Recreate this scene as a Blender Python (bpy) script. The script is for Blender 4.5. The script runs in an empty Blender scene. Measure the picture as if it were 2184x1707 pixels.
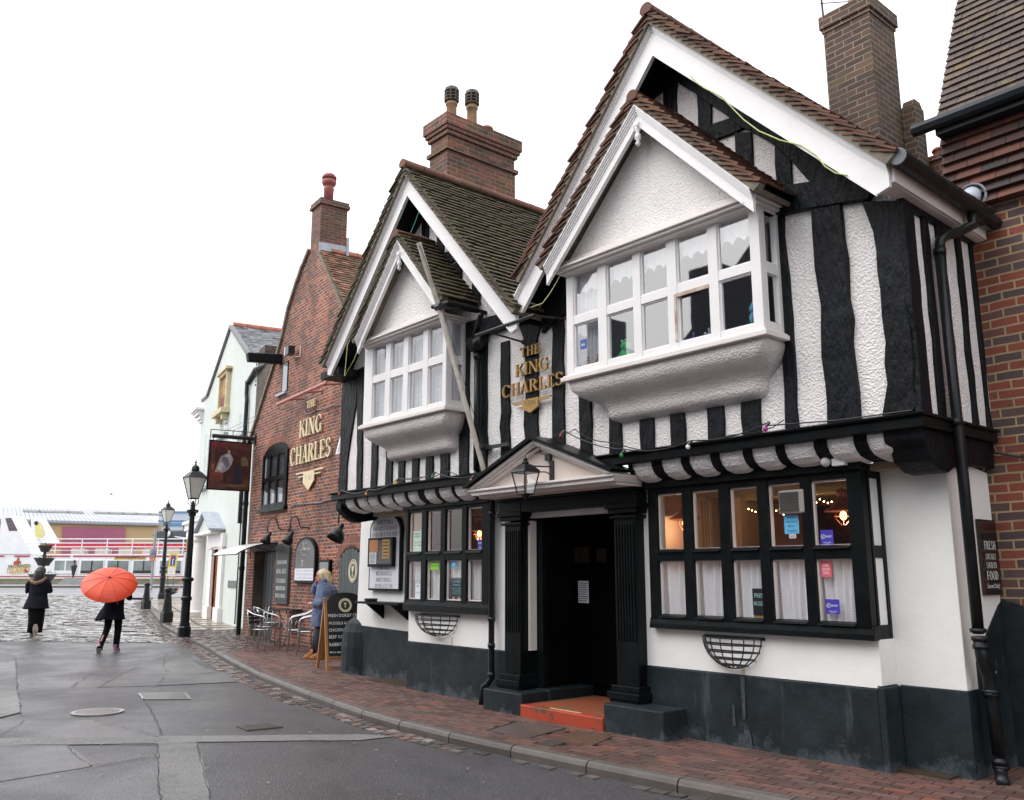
import bpy, bmesh, math, random
from mathutils import Matrix, Vector, noise
R = math.radians
random.seed(7)
scene = bpy.context.scene
# ------------------------------------------------------------------ camera, sky, sun, exposure
F_PX, CX, CY, EYE = 1880.0, 1092.0, 853.5, 1.6
PITCH = math.atan((1225 - CY) / F_PX)
YAW = R(40.3)
cam_d = bpy.data.cameras.new('camera')
cam = bpy.data.objects.new('camera', cam_d)
scene.collection.objects.link(cam)
scene.camera = cam
cam_d.sensor_width = 36.0
cam_d.lens = 36.0 * F_PX / 2184.0
cam_d.clip_start = 0.1
cam_d.clip_end = 3000
cam.location = (0, 0, EYE)
cam.rotation_euler = (R(90) + PITCH, 0, R(90) - YAW)
world = bpy.data.worlds.new('World')
scene.world = world
world.use_nodes = True
wn, wl = world.node_tree.nodes, world.node_tree.links
wn.clear()
sky = wn.new('ShaderNodeTexSky')
sky.sky_type = 'NISHITA'
sky.sun_disc = False
SUN_EL, SUN_AZ = R(52), R(205)
sky.sun_elevation = SUN_EL
sky.sun_rotation = SUN_AZ
sky.air_density = 1.4
sky.dust_density = 6.0
sky.ozone_density = 1.0
hs = wn.new('ShaderNodeHueSaturation')
hs.inputs['Saturation'].default_value = 0.10
mixw = wn.new('ShaderNodeMix'); mixw.data_type = 'RGBA'
mixw.inputs[0].default_value = 0.6
mixw.inputs[7].default_value = (9.4, 9.5, 9.9, 1)
bg = wn.new('ShaderNodeBackground')
bg.inputs['Strength'].default_value = 0.115
wo = wn.new('ShaderNodeOutputWorld')
wl.new(sky.outputs[0], hs.inputs['Color'])
wl.new(hs.outputs[0], mixw.inputs[6])
wl.new(mixw.outputs[2], bg.inputs['Color'])
wl.new(bg.outputs[0], wo.inputs[0])
sd = bpy.data.lights.new('sun', 'SUN')
sd.energy = 0.8
sd.angle = R(80)
sd.color = (1.0, 0.985, 0.96)
sun = bpy.data.objects.new('sun', sd)
scene.collection.objects.link(sun)
sun.rotation_euler = (R(90) - SUN_EL, 0, R(180) - SUN_AZ)
scene.view_settings.view_transform = 'Standard'
scene.view_settings.look = 'None'
scene.view_settings.gamma = 1.0
scene.view_settings.exposure = 0.92
scene.cycles.max_bounces = 8
scene.cycles.transparent_max_bounces = 16
scene.cycles.sample_clamp_indirect = 4.0

# ------------------------------------------------------------------ measuring helpers
# a photo position is turned into a point of a real wall plane or of the ground
cp_, sp_ = math.cos(PITCH), math.sin(PITCH)
FV = (-math.cos(YAW), math.sin(YAW)); RV = (math.sin(YAW), math.cos(YAW))
ZM = {'i': (0, 1, 0, 1), '1': (1279.7, .31982, 0, .31982), '2': (1672.1, .29987, 0, .29987), '3': (1672.1, .37973, 409.5, .37973),
      '4': (682.5, .25, 324.2, .25), '5': (682.5, .25, 682.5, .25), '6': (989.6, .37986, 938.4, .37986), '7': (1160.3, .34984, 341.3, .34984),
      '8': (1330.9, .34984, 921.4, .34984), 'b': (375.4, .2699, 648.4, .2699), 'c': (477.7, .25, 1023.7, .25), '9': (511.9, .14993, 1194.4, .14993),
      'd': (580.1, .09996, 767.8, .09996), 'e': (511.9, .12497, 1023.7, .12497), 'f': (597.2, .14993, 358.3, .14993), 'g': (290.1, .16994, 1092.0, .16994),
      'h': (477.7, .24992, 597.2, .24992), 'k': (0, .25, 1023.7, .25), 'r': (0, .35156, 1262.6, .35156), 'p': (1023.7, .35156, 1399.1, .35156),
      's': (426.6, .09993, 904.3, .09993), 'w': (1757.4, .42026, 989.6, .42026), 'm': (0, .125, 1049.4, .125), 'n': (255.9, .13493, 1049.4, .13493)}
def ray(z, x, y):
    a, bx, c, by = ZM[z]
    X = a + bx * x; Y = c + by * y
    u = (X - CX) / F_PX; w = -(Y - CY) / F_PX
    h = cp_ - w * sp_; v = sp_ + w * cp_
    return (h * FV[0] + u * RV[0], h * FV[1] + u * RV[1], v)
def gz(x):
    return 0.0125 * max(0.0, min(-x - 17.0, 46.0))
def G(z, x, y, off=0.0):
    d = ray(z, x, y); zz = 0.0; q = (0, 0, 0)
    for i in range(40):
        t = (zz + off - EYE) / d[2] if d[2] < -1e-6 else 400
        t = min(t, 400)
        q = (t * d[0], t * d[1], zz + off); zz = gz(q[0])
    return q
class Frame:
    """local axes of a wall: x to the right along the wall, y into it"""
    def __init__(s, A, deg, z=0.0):
        s.A = A; s.a = R(deg); s.r = (math.cos(s.a), -math.sin(s.a)); s.n = (math.sin(s.a), math.cos(s.a))
        s.M = Matrix.Translation((A[0], A[1], z)) @ Matrix.Rotation(-s.a, 4, 'Z')
    def P(s, z, x, y, yl=0.0):
        d = ray(z, x, y); c = s.A[0] * s.n[0] + s.A[1] * s.n[1] + yl
        t = c / (d[0] * s.n[0] + d[1] * s.n[1]); q = (t * d[0] - s.A[0], t * d[1] - s.A[1])
        return (q[0] * s.r[0] + q[1] * s.r[1], EYE + t * d[2])
    def S(s, z, x, y, xl=0.0):
        d = ray(z, x, y); c = s.A[0] * s.r[0] + s.A[1] * s.r[1] + xl
        t = c / (d[0] * s.r[0] + d[1] * s.r[1]); q = (t * d[0] - s.A[0], t * d[1] - s.A[1])
        return (q[0] * s.n[0] + q[1] * s.n[1], EYE + t * d[2])
W = Frame((0, 0), 0)

# ------------------------------------------------------------------ object helpers
COL = scene.collection
WM = {}
def thing(name, label, cat, loc=(0, 0, 0), fr=None, rz=0.0, group=None):
    o = bpy.data.objects.new(name, None); COL.objects.link(o)
    o.empty_display_size = 0.2
    M = (fr.M if fr else Matrix.Identity(4)) @ Matrix.Translation(loc) @ Matrix.Rotation(rz, 4, 'Z')
    o.matrix_world = M; WM[o] = M.copy()
    o['label'] = label; o['category'] = cat
    if group: o['group'] = group
    return o
def tag(o, label, cat, group=None, kind=None):
    o['label'] = label; o['category'] = cat
    if group: o['group'] = group
    if kind: o['kind'] = kind
    return o
def struct(o, label=None):
    o['kind'] = 'structure'
    if label: o['label'] = label; o['category'] = 'ground'
    return o
SPLIT = {'lower_wall', 'plinth', 'plinth_block', 'corner_bracket', 'eaves_board', 'side_frame', 'side_pane', 'inner_wall', 'ceiling', 'inner_partition', 'inner_floor', 'soffit', 'windows', 'door_surround', 'louvre', 'door_light', 'door_recess', 'sash_bar', 'column', 'blue_band', 'bracket', 'clamp', 'painted_reflection'}
class MB:
    def __init__(s): s.v = []; s.f = []; s.m = []
    def poly(s, pts, mi=0):
        n = len(s.v); s.v += [tuple(p) for p in pts]; s.f.append(tuple(range(n, n + len(pts)))); s.m.append(mi); return s
    def box(s, x0, x1, y0, y1, z0, z1, mi=0):
        s.hexa([(x0, y0, z0), (x1, y0, z0), (x1, y1, z0), (x0, y1, z0), (x0, y0, z1), (x1, y0, z1), (x1, y1, z1), (x0, y1, z1)], mi); return s
    def hexa(s, p, mi=0):
        n = len(s.v); s.v += [tuple(q) for q in p]
        for f in ((0, 3, 2, 1), (4, 5, 6, 7), (0, 1, 5, 4), (1, 2, 6, 5), (2, 3, 7, 6), (3, 0, 4, 7)):
            s.f.append(tuple(n + i for i in f)); s.m.append(mi)
        return s
    def rbox(s, c, sx, sy, sz, rz=0, tilt=(0, 0), mi=0):
        M = Matrix.Translation(c) @ Matrix.Rotation(rz, 4, 'Z') @ Matrix.Rotation(tilt[0], 4, 'X') @ Matrix.Rotation(tilt[1], 4, 'Y')
        p = [M @ Vector((a * sx / 2, b_ * sy / 2, c_ * sz / 2)) for c_ in (-1, 1) for a, b_ in ((-1, -1), (1, -1), (1, 1), (-1, 1))]
        s.hexa(p, mi); return s
    def prism(s, pts, y0, y1, mi=0, caps=(1, 1)):
        """polygon given as (x, z), extruded from y0 (front) to y1"""
        n = len(s.v); k = len(pts)
        s.v += [(p[0], y0, p[1]) for p in pts] + [(p[0], y1, p[1]) for p in pts]
        if caps[0]: s.f.append(tuple(range(n, n + k))); s.m.append(mi)
        if caps[1]: s.f.append(tuple(range(n + 2 * k - 1, n + k - 1, -1))); s.m.append(mi)
        for i in range(k):
            j = (i + 1) % k; s.f.append((n + i, n + k + i, n + k + j, n + j)); s.m.append(mi)
        return s
    def prismx(s, pts, x0, x1, mi=0):
        """polygon given as (y, z), extruded along x"""
        n = len(s.v); k = len(pts)
        s.v += [(x0, p[0], p[1]) for p in pts] + [(x1, p[0], p[1]) for p in pts]
        s.f.append(tuple(range(n, n + k))); s.m.append(mi)
        s.f.append(tuple(range(n + 2 * k - 1, n + k - 1, -1))); s.m.append(mi)
        for i in range(k):
            j = (i + 1) % k; s.f.append((n + i, n + k + i, n + k + j, n + j)); s.m.append(mi)
        return s
    def prismz(s, pts, z0, z1, mi=0):
        n = len(s.v); k = len(pts)
        s.v += [(p[0], p[1], z0) for p in pts] + [(p[0], p[1], z1) for p in pts]
        s.f.append(tuple(range(n + k - 1, n - 1, -1))); s.m.append(mi)
        s.f.append(tuple(range(n + k, n + 2 * k))); s.m.append(mi)
        for i in range(k):
            j = (i + 1) % k; s.f.append((n + i, n + j, n + k + j, n + k + i)); s.m.append(mi)
        return s
    def loft(s, rings, mi=0, caps=True, closed=True):
        n = len(s.v); k = len(rings[0])
        for r_ in rings: s.v += [tuple(p) for p in r_]
        for i in range(len(rings) - 1):
            for j in range(k if closed else k - 1):
                a = n + i * k + j; b_ = n + i * k + (j + 1) % k
                s.f.append((a, b_, b_ + k, a + k)); s.m.append(mi)
        if caps and closed:
            s.f.append(tuple(range(n + k - 1, n - 1, -1))); s.m.append(mi)
            e = n + (len(rings) - 1) * k
            s.f.append(tuple(range(e, e + k))); s.m.append(mi)
        return s
    def tube(s, pts, r, n=8, mi=0, caps=True):
        pts = [Vector(p) for p in pts]; rs = r if isinstance(r, (list, tuple)) else [r] * len(pts)
        rings = []; up = None
        for i, p in enumerate(pts):
            d = (pts[min(i + 1, len(pts) - 1)] - pts[max(i - 1, 0)])
            if d.length < 1e-9: d = Vector((0, 0, 1))
            d.normalize()
            if up is None:
                up = Vector((0, 0, 1)) if abs(d.z) < .9 else Vector((1, 0, 0))
            sx = d.cross(up)
            if sx.length < 1e-6: sx = d.cross(Vector((0, 1, 0)))
            sx.normalize(); sy = sx.cross(d).normalized(); up = sy
            rings.append([p + (sx * math.cos(2 * math.pi * k / n) + sy * math.sin(2 * math.pi * k / n)) * rs[i] for k in range(n)])
        return s.loft(rings, mi, caps)
    def lathe(s, prof, cx=0, cy=0, cz=0, n=16, mi=0, sq=False):
        rings = []
        for r_, z in prof:
            rings.append([(cx + r_ * math.cos(2 * math.pi * (k + (.5 if n <= 8 else 0)) / n), cy + r_ * math.sin(2 * math.pi * (k + (.5 if n <= 8 else 0)) / n), cz + z) for k in range(n)])
        return s.loft(rings, mi, True)
    def ball(s, c, r, n=10, m=7, mi=0, sc=(1, 1, 1)):
        rings = []
        for i in range(m + 1):
            a = math.pi * (i + .02) / (m + .04) - math.pi / 2
            rings.append([(c[0] + sc[0] * r * math.cos(a) * math.cos(2 * math.pi * k / n), c[1] + sc[1] * r * math.cos(a) * math.sin(2 * math.pi * k / n), c[2] + sc[2] * r * math.sin(a)) for k in range(n)])
        return s.loft(rings, mi, True)
    def build(s, name, mats, parent=None, sp=None, smooth=False, bevel=0, origin=None):
        if name in SPLIT and parent is not None:
            gr = s.clusters(); o = None
            for g_ in gr[1:]: g_._build(name, mats, parent, sp, smooth, bevel, origin)
            return gr[0]._build(name, mats, parent, sp, smooth, bevel, origin)
        return s._build(name, mats, parent, sp, smooth, bevel, origin)
    def clusters(s, tol=.012):
        pa = list(range(len(s.v)))
        def fd(a):
            while pa[a] != a: pa[a] = pa[pa[a]]; a = pa[a]
            return a
        for f in s.f:
            for k in f[1:]: pa[fd(k)] = fd(f[0])
        isl = {}
        for i in range(len(s.v)): isl.setdefault(fd(i), []).append(i)
        bb = []
        for r_, ids in isl.items():
            c = [[s.v[i][k] for i in ids] for k in range(3)]; bb.append([r_, [min(c[k]) - tol for k in range(3)], [max(c[k]) + tol for k in range(3)]])
        gp = list(range(len(bb)))
        def gf(a):
            while gp[a] != a: a = gp[a]
            return a
        for i in range(len(bb)):
            for j in range(i): 
                if all(bb[i][1][k] <= bb[j][2][k] and bb[j][1][k] <= bb[i][2][k] for k in range(3)): gp[gf(i)] = gf(j)
        rg = {bb[i][0]: gf(i) for i in range(len(bb))}; out = {}
        for f, m in zip(s.f, s.m):
            g = out.setdefault(rg[fd(f[0])], MB()); n = len(g.v); g.v += [s.v[i] for i in f]; g.f.append(tuple(range(n, n + len(f)))); g.m.append(m)
        r = []
        for g in out.values():
            mp = {}; nv = []; nf = []
            for f in g.f:
                q = []
                for i in f:
                    if g.v[i] not in mp: mp[g.v[i]] = len(nv); nv.append(g.v[i])
                    q.append(mp[g.v[i]])
                nf.append(tuple(q))
            m_ = MB(); m_.v = nv; m_.f = nf; m_.m = g.m; r.append(m_)
        return r
    def _build(s, name, mats, parent=None, sp=None, smooth=False, bevel=0, origin=None):
        if not isinstance(mats, (list, tuple)): mats = [mats]
        SM = sp.M if isinstance(sp, Frame) else (sp if sp is not None else Matrix.Identity(4))
        if parent is not None: T = WM[parent].inverted() @ SM; base = WM[parent]
        else:
            if origin is None:
                xs = [v[0] for v in s.v]; ys = [v[1] for v in s.v]; zs = [v[2] for v in s.v]
                origin = ((min(xs) + max(xs)) / 2, (min(ys) + max(ys)) / 2, min(zs))
            base = SM @ Matrix.Translation(origin); T = base.inverted() @ SM
        me = bpy.data.meshes.new(name)
        me.from_pydata([T @ Vector(v) for v in s.v], [], s.f)
        for m_ in mats: me.materials.append(m_)
        me.polygons.foreach_set('material_index', s.m)
        bm = bmesh.new(); bm.from_mesh(me)
        bmesh.ops.recalc_face_normals(bm, faces=bm.faces)
        uv = bm.loops.layers.uv.new('UVMap')
        for f in bm.faces:
            n = f.normal
            if abs(n.z) > .97:
                for l in f.loops: l[uv].uv = (l.vert.co.x, l.vert.co.y)
            else:
                t = Vector((-n.y, n.x, 0)).normalized(); w_ = n.cross(t)
                if w_.z < 0: w_ = -w_
                if abs(t.x) > abs(t.y):
                    if t.x < 0: t = -t
                elif t.y < 0: t = -t
                for l in f.loops: l[uv].uv = (l.vert.co.dot(t), l.vert.co.dot(w_))
            if smooth: f.smooth = True
        bm.to_mesh(me); bm.free()
        o = bpy.data.objects.new(name, me); COL.objects.link(o)
        if parent is not None: o.parent = parent
        else: o.matrix_world = base
        WM[o] = base.copy()
        if bevel:
            md = o.modifiers.new('bevel', 'BEVEL'); md.width = bevel; md.segments = 2; md.limit_method = 'ANGLE'
        return o
def kids(o): return [c for c in bpy.data.objects if c.parent == o]
def copy_tree(o, loc, rz, label, group=None, sc=None):
    def cp(a, par):
        c = a.copy(); COL.objects.link(c)
        if par is not None: c.parent = par
        for k in KID.get(a, []): cp(k, c)
        return c
    global KID
    KID = {}
    for c in bpy.data.objects:
        if c.parent: KID.setdefault(c.parent, []).append(c)
    n = cp(o, None); n.matrix_world = Matrix.Translation(loc) @ Matrix.Rotation(rz, 4, 'Z') @ (Matrix.Scale(sc, 4) if sc else Matrix.Identity(4))
    n['label'] = label
    if group: n['group'] = group
    WM[n] = n.matrix_world.copy()
    return n
def arc(cx, cz, rx, rz_, a0, a1, n):
    return [(cx + rx * math.cos(R(a0 + (a1 - a0) * i / n)), cz + rz_ * math.sin(R(a0 + (a1 - a0) * i / n))) for i in range(n + 1)]
def bez(p0, p1, p2, p3, n=12):
    o = []
    for i in range(n + 1):
        t = i / n; o.append(tuple((1 - t) ** 3 * a + 3 * (1 - t) ** 2 * t * b_ + 3 * (1 - t) * t * t * c + t ** 3 * d for a, b_, c, d in zip(p0, p1, p2, p3)))
    return o
def sag(p, q, s_, n=10):
    return [tuple(a + (b_ - a) * i / n - (4 * s_ * (i / n) * (1 - i / n) if k == 2 else 0) for k, (a, b_) in enumerate(zip(p, q))) for i in range(n + 1)]

# ------------------------------------------------------------------ materials
def new_mat(name):
    m = bpy.data.materials.new(name); m.use_nodes = True
    nt = m.node_tree; nt.nodes.clear()
    out = nt.nodes.new('ShaderNodeOutputMaterial'); b_ = nt.nodes.new('ShaderNodeBsdfPrincipled')
    nt.links.new(b_.outputs[0], out.inputs[0])
    return m, nt, b_, out
def N(nt, t, **kw):
    n = nt.nodes.new('ShaderNode' + t)
    for k, v in kw.items():
        if k.startswith('_'): setattr(n, k[1:], v)
        else:
            s_ = n.inputs[int(k[1:])] if k[0] == 'i' and k[1:].isdigit() else n.inputs[k.replace('__', ' ')]
            if hasattr(v, 'links') or isinstance(v, bpy.types.NodeSocket): nt.links.new(v, s_)
            else: s_.default_value = v
    return n
def c4(c): return (c[0], c[1], c[2], 1)
def coord(nt, kind='Object', scale=None, rot=None):
    t = nt.nodes.new('ShaderNodeTexCoord'); o = t.outputs[kind]
    if scale or rot:
        mp = nt.nodes.new('ShaderNodeMapping'); nt.links.new(o, mp.inputs[0])
        if scale: mp.inputs['Scale'].default_value = scale
        if rot: mp.inputs['Rotation'].default_value = rot
        o = mp.outputs[0]
    return o
def mix(nt, fac, a, b_, mode='MIX'):
    n = nt.nodes.new('ShaderNodeMix'); n.data_type = 'RGBA'; n.blend_type = mode
    for s_, v in ((n.inputs[0], fac), (n.inputs[6], a), (n.inputs[7], b_)):
        if isinstance(v, bpy.types.NodeSocket): nt.links.new(v, s_)
        else: s_.default_value = v if not isinstance(v, tuple) or len(v) == 4 else c4(v)
    return n.outputs[2]
def ramp(nt, fac, stops):
    n = nt.nodes.new('ShaderNodeValToRGB'); nt.links.new(fac, n.inputs[0]); e = n.color_ramp.elements
    while len(e) < len(stops): e.new(.5)
    for i, (p, c) in enumerate(stops): e[i].position = p; e[i].color = c4(c) if isinstance(c, tuple) else (c, c, c, 1)
    return n.outputs[0]
def bump(nt, b_, h, strength, dist):
    n = N(nt, 'Bump', Strength=strength, Distance=dist); nt.links.new(h, n.inputs['Height']); nt.links.new(n.outputs[0], b_.inputs['Normal']); return n
def noise_t(nt, co, scale, detail=4, rough=.55):
    return N(nt, 'TexNoise', Scale=scale, Detail=detail, Roughness=rough, Vector=co).outputs[0]
MATS = {}
def mk(name, c1, c2=None, scale=6, rough=.6, bmp=0, bscale=30, bdist=.004, metal=0, stretch=None, spec=None, rv=0.0, cc=0, dirt=0):
    if name in MATS: return MATS[name]
    m, nt, b_, out = new_mat(name); co = coord(nt, 'Object', stretch)
    c2 = c2 or tuple(x * .8 for x in c1)
    f = noise_t(nt, co, scale)
    col = mix(nt, ramp(nt, f, [(.35, 0.0), (.65, 1.0)]), c1, c2)
    if dirt:
        f2 = noise_t(nt, co, scale * .35, 6, .7)
        col = mix(nt, ramp(nt, f2, [(.5, 0.0), (.75, dirt)]), col, tuple(x * .45 for x in c1))
    nt.links.new(col, b_.inputs['Base Color'])
    b_.inputs['Roughness'].default_value = rough; b_.inputs['Metallic'].default_value = metal
    if rv:
        rr = N(nt, 'MapRange', Value=noise_t(nt, co, scale * 1.7)); rr.inputs[3].default_value = max(.03, rough - rv); rr.inputs[4].default_value = min(1, rough + rv)
        nt.links.new(rr.outputs[0], b_.inputs['Roughness'])
    if spec is not None: b_.inputs['Specular IOR Level'].default_value = spec
    if cc: b_.inputs['Coat Weight'].default_value = cc; b_.inputs['Coat Roughness'].default_value = .15
    if bmp: bump(nt, b_, noise_t(nt, co, bscale, 5, .6), bmp, bdist)
    MATS[name] = m; return m
def mk_brick(name, ca, cb, mortar, w_=.225, h=.073, ms=.0075, spots=None, moss=0, dark=0.0, rough=.85, offs=.5, bmp=.6):
    m, nt, b_, out = new_mat(name); uv = coord(nt, 'UV'); ob = coord(nt, 'Object')
    wob = noise_t(nt, uv, 1.3, 3)
    off = N(nt, 'VectorMath', _operation='SCALE', Scale=.03, i0=N(nt, 'TexNoise', Scale=2.0, Vector=uv).outputs[1]).outputs[0]
    v = N(nt, 'VectorMath', _operation='ADD', i0=uv, i1=off).outputs[0]
    br = N(nt, 'TexBrick', Vector=v, Color1=c4((0, 0, 0)), Color2=c4((1, 1, 1)), Mortar=c4((.5, .5, .5)), Scale=1.0)
    br.inputs['Mortar Size'].default_value = ms; br.inputs['Mortar Smooth'].default_value = .25; br.inputs['Brick Width'].default_value = w_; br.inputs['Row Height'].default_value = h
    br.offset = offs
    stops = spots or [(0, ca), (1, cb)]
    col = ramp(nt, N(nt, 'SeparateColor', Color=br.outputs[0]).outputs[0], stops)
    nz = noise_t(nt, ob, 2.1, 5, .7)
    col = mix(nt, ramp(nt, nz, [(.38, 0.0), (.68, .75)]), col, mix(nt, .5, col, tuple(x * .35 for x in ca)))
    col = mix(nt, ramp(nt, noise_t(nt, ob, 38, 3), [(.3, 0.0), (.8, .45)]), col, tuple(x * .5 for x in cb))
    mo = mix(nt, ramp(nt, noise_t(nt, ob, 5), [(.3, 0.0), (.7, 1.0)]), mortar, tuple(x * .6 for x in mortar))
    col = mix(nt, br.outputs[1], col, mo)
    if dark:
        col = mix(nt, ramp(nt, noise_t(nt, ob, .9, 5, .7), [(.42, 0.0), (.62, dark)]), col, (.035, .03, .028))
    if moss:
        col = mix(nt, ramp(nt, noise_t(nt, ob, 3.5, 6, .75), [(.5, 0.0), (.62, moss)]), col, (.12, .12, .03))
    nt.links.new(col, b_.inputs['Base Color']); b_.inputs['Roughness'].default_value = rough
    hh = N(nt, 'Math', _operation='SUBTRACT', i0=mix(nt, .35, N(nt, 'Invert', Color=br.outputs[1]).outputs[0], noise_t(nt, ob, 60, 4)), i1=0.0).outputs[0]
    bump(nt, b_, hh, bmp, .012)
    MATS[name] = m; return m
def mk_island(name, stops, rough=.8, bmp=.3, bscale=40, bdist=.004, moss=None, nscale=6, spec=None, rrange=None, cc=0):
    """colour varied per loose piece of the mesh"""
    m, nt, b_, out = new_mat(name); ob = coord(nt, 'Object'); g_ = nt.nodes.new('ShaderNodeNewGeometry')
    col = ramp(nt, g_.outputs['Random Per Island'], stops)
    col = mix(nt, ramp(nt, noise_t(nt, ob, nscale, 5, .7), [(.35, 0.0), (.75, .6)]), col, mix(nt, .65, col, (.02, .018, .015)))
    if moss:
        col = mix(nt, ramp(nt, noise_t(nt, ob, moss[1], 7, .75), [(moss[2], 0.0), (moss[2] + .08, moss[0])]), col, moss[3])
        if len(moss) > 4: col = mix(nt, ramp(nt, noise_t(nt, ob, moss[4], 6, .7), [(.64, 0.0), (.68, .9)]), col, moss[5])
    nt.links.new(col, b_.inputs['Base Color']); b_.inputs['Roughness'].default_value = rough
    if rrange:
        rr = N(nt, 'MapRange', Value=g_.outputs['Random Per Island']); rr.inputs[3].default_value = rrange[0]; rr.inputs[4].default_value = rrange[1]
        nt.links.new(rr.outputs[0], b_.inputs['Roughness'])
    if spec is not None: b_.inputs['Specular IOR Level'].default_value = spec
    if bmp: bump(nt, b_, noise_t(nt, ob, bscale, 4), bmp, bdist)
    MATS[name] = m; return m
def mk_roughcast(name, c1, c2, d=.016, sc=46, dirt=.25):
    m, nt, b_, out = new_mat(name); ob = coord(nt, 'Object')
    vo = N(nt, 'TexVoronoi', Scale=sc, Vector=ob, Randomness=1.0); n1 = noise_t(nt, ob, sc * .7, 5, .65)
    h = N(nt, 'Math', _operation='ADD', i0=n1, i1=N(nt, 'Math', _operation='MULTIPLY', i0=vo.outputs[0], i1=.55).outputs[0]).outputs[0]
    col = mix(nt, ramp(nt, noise_t(nt, ob, 1.4, 5), [(.35, 0.0), (.7, 1.0)]), c1, c2)
    col = mix(nt, ramp(nt, noise_t(nt, ob, 3.3, 7, .75), [(.52, 0.0), (.75, dirt)]), col, (.42, .38, .35))
    col = mix(nt, ramp(nt, noise_t(nt, coord(nt, 'Object', (3, 3, .3)), 2.4, 5, .65), [(.55, 0.0), (.74, .3)]), col, (.50, .46, .42))
    nt.links.new(col, b_.inputs['Base Color']); b_.inputs['Roughness'].default_value = .85
    bump(nt, b_, h, .9, d)
    MATS[name] = m; return m
def emis(name, c, st):
    if name in MATS: return MATS[name]
    m = bpy.data.materials.new(name); m.use_nodes = True; nt = m.node_tree; nt.nodes.clear()
    out = nt.nodes.new('ShaderNodeOutputMaterial'); e = nt.nodes.new('ShaderNodeEmission'); e.inputs[0].default_value = c4(c); e.inputs[1].default_value = st
    nt.links.new(e.outputs[0], out.inputs[0]); MATS[name] = m; return m
def mk_glass(name, tint=(.97, .98, .99), ior=1.6, rough=.02, base=.04, wob=.25):
    m = bpy.data.materials.new(name); m.use_nodes = True; nt = m.node_tree; nt.nodes.clear()
    out = nt.nodes.new('ShaderNodeOutputMaterial')
    tr = N(nt, 'BsdfTransparent', Color=c4(tint)); gl = N(nt, 'BsdfGlossy', Roughness=rough)
    bp = N(nt, 'Bump', Strength=wob, Distance=.01, Height=noise_t(nt, coord(nt), 2.5, 2)); nt.links.new(bp.outputs[0], gl.inputs['Normal'])
    bk_ = N(nt, 'MapRange', Value=nt.nodes.new('ShaderNodeNewGeometry').outputs['Backfacing']); bk_.inputs[3].default_value = ior; bk_.inputs[4].default_value = 1 / ior
    fr_ = N(nt, 'Fresnel', IOR=bk_.outputs[0]); ad = N(nt, 'Math', _operation='ADD', i0=fr_.outputs[0], i1=base); ad.use_clamp = True
    ms = N(nt, 'MixShader', i0=ad.outputs[0], i1=tr.outputs[0], i2=gl.outputs[0])
    nt.links.new(ms.outputs[0], out.inputs[0]); MATS[name] = m; return m
def mk_lace(name, dens=.55, scale=90, scal=None):
    m = bpy.data.materials.new(name); m.use_nodes = True; nt = m.node_tree; nt.nodes.clear()
    out = nt.nodes.new('ShaderNodeOutputMaterial'); ob = coord(nt, 'UV', (1, 1, 1), (0, 0, R(45)))
    ch = N(nt, 'TexVoronoi', Scale=scale, Vector=ob, Randomness=.15, _feature='DISTANCE_TO_EDGE')
    f = ramp(nt, ch.outputs[0], [(.10, 1.0), (.26, dens)])
    pat = N(nt, 'TexVoronoi', Scale=13, Vector=coord(nt, 'UV'), Randomness=.4)
    f2 = mix(nt, ramp(nt, pat.outputs[0], [(.22, 1.0), (.34, 0.0)]), f, c4((.96, .96, .96)))
    d = N(nt, 'BsdfDiffuse', Color=c4((.93, .94, .98))); tl = N(nt, 'BsdfTranslucent', Color=c4((.8, .82, .88)))
    dm = N(nt, 'MixShader', i0=.3, i1=d.outputs[0], i2=tl.outputs[0]); tr = N(nt, 'BsdfTransparent')
    ms = N(nt, 'MixShader', i0=f2, i1=tr.outputs[0], i2=dm.outputs[0])
    nt.links.new(ms.outputs[0], out.inputs[0]); MATS[name] = m; return m

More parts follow.
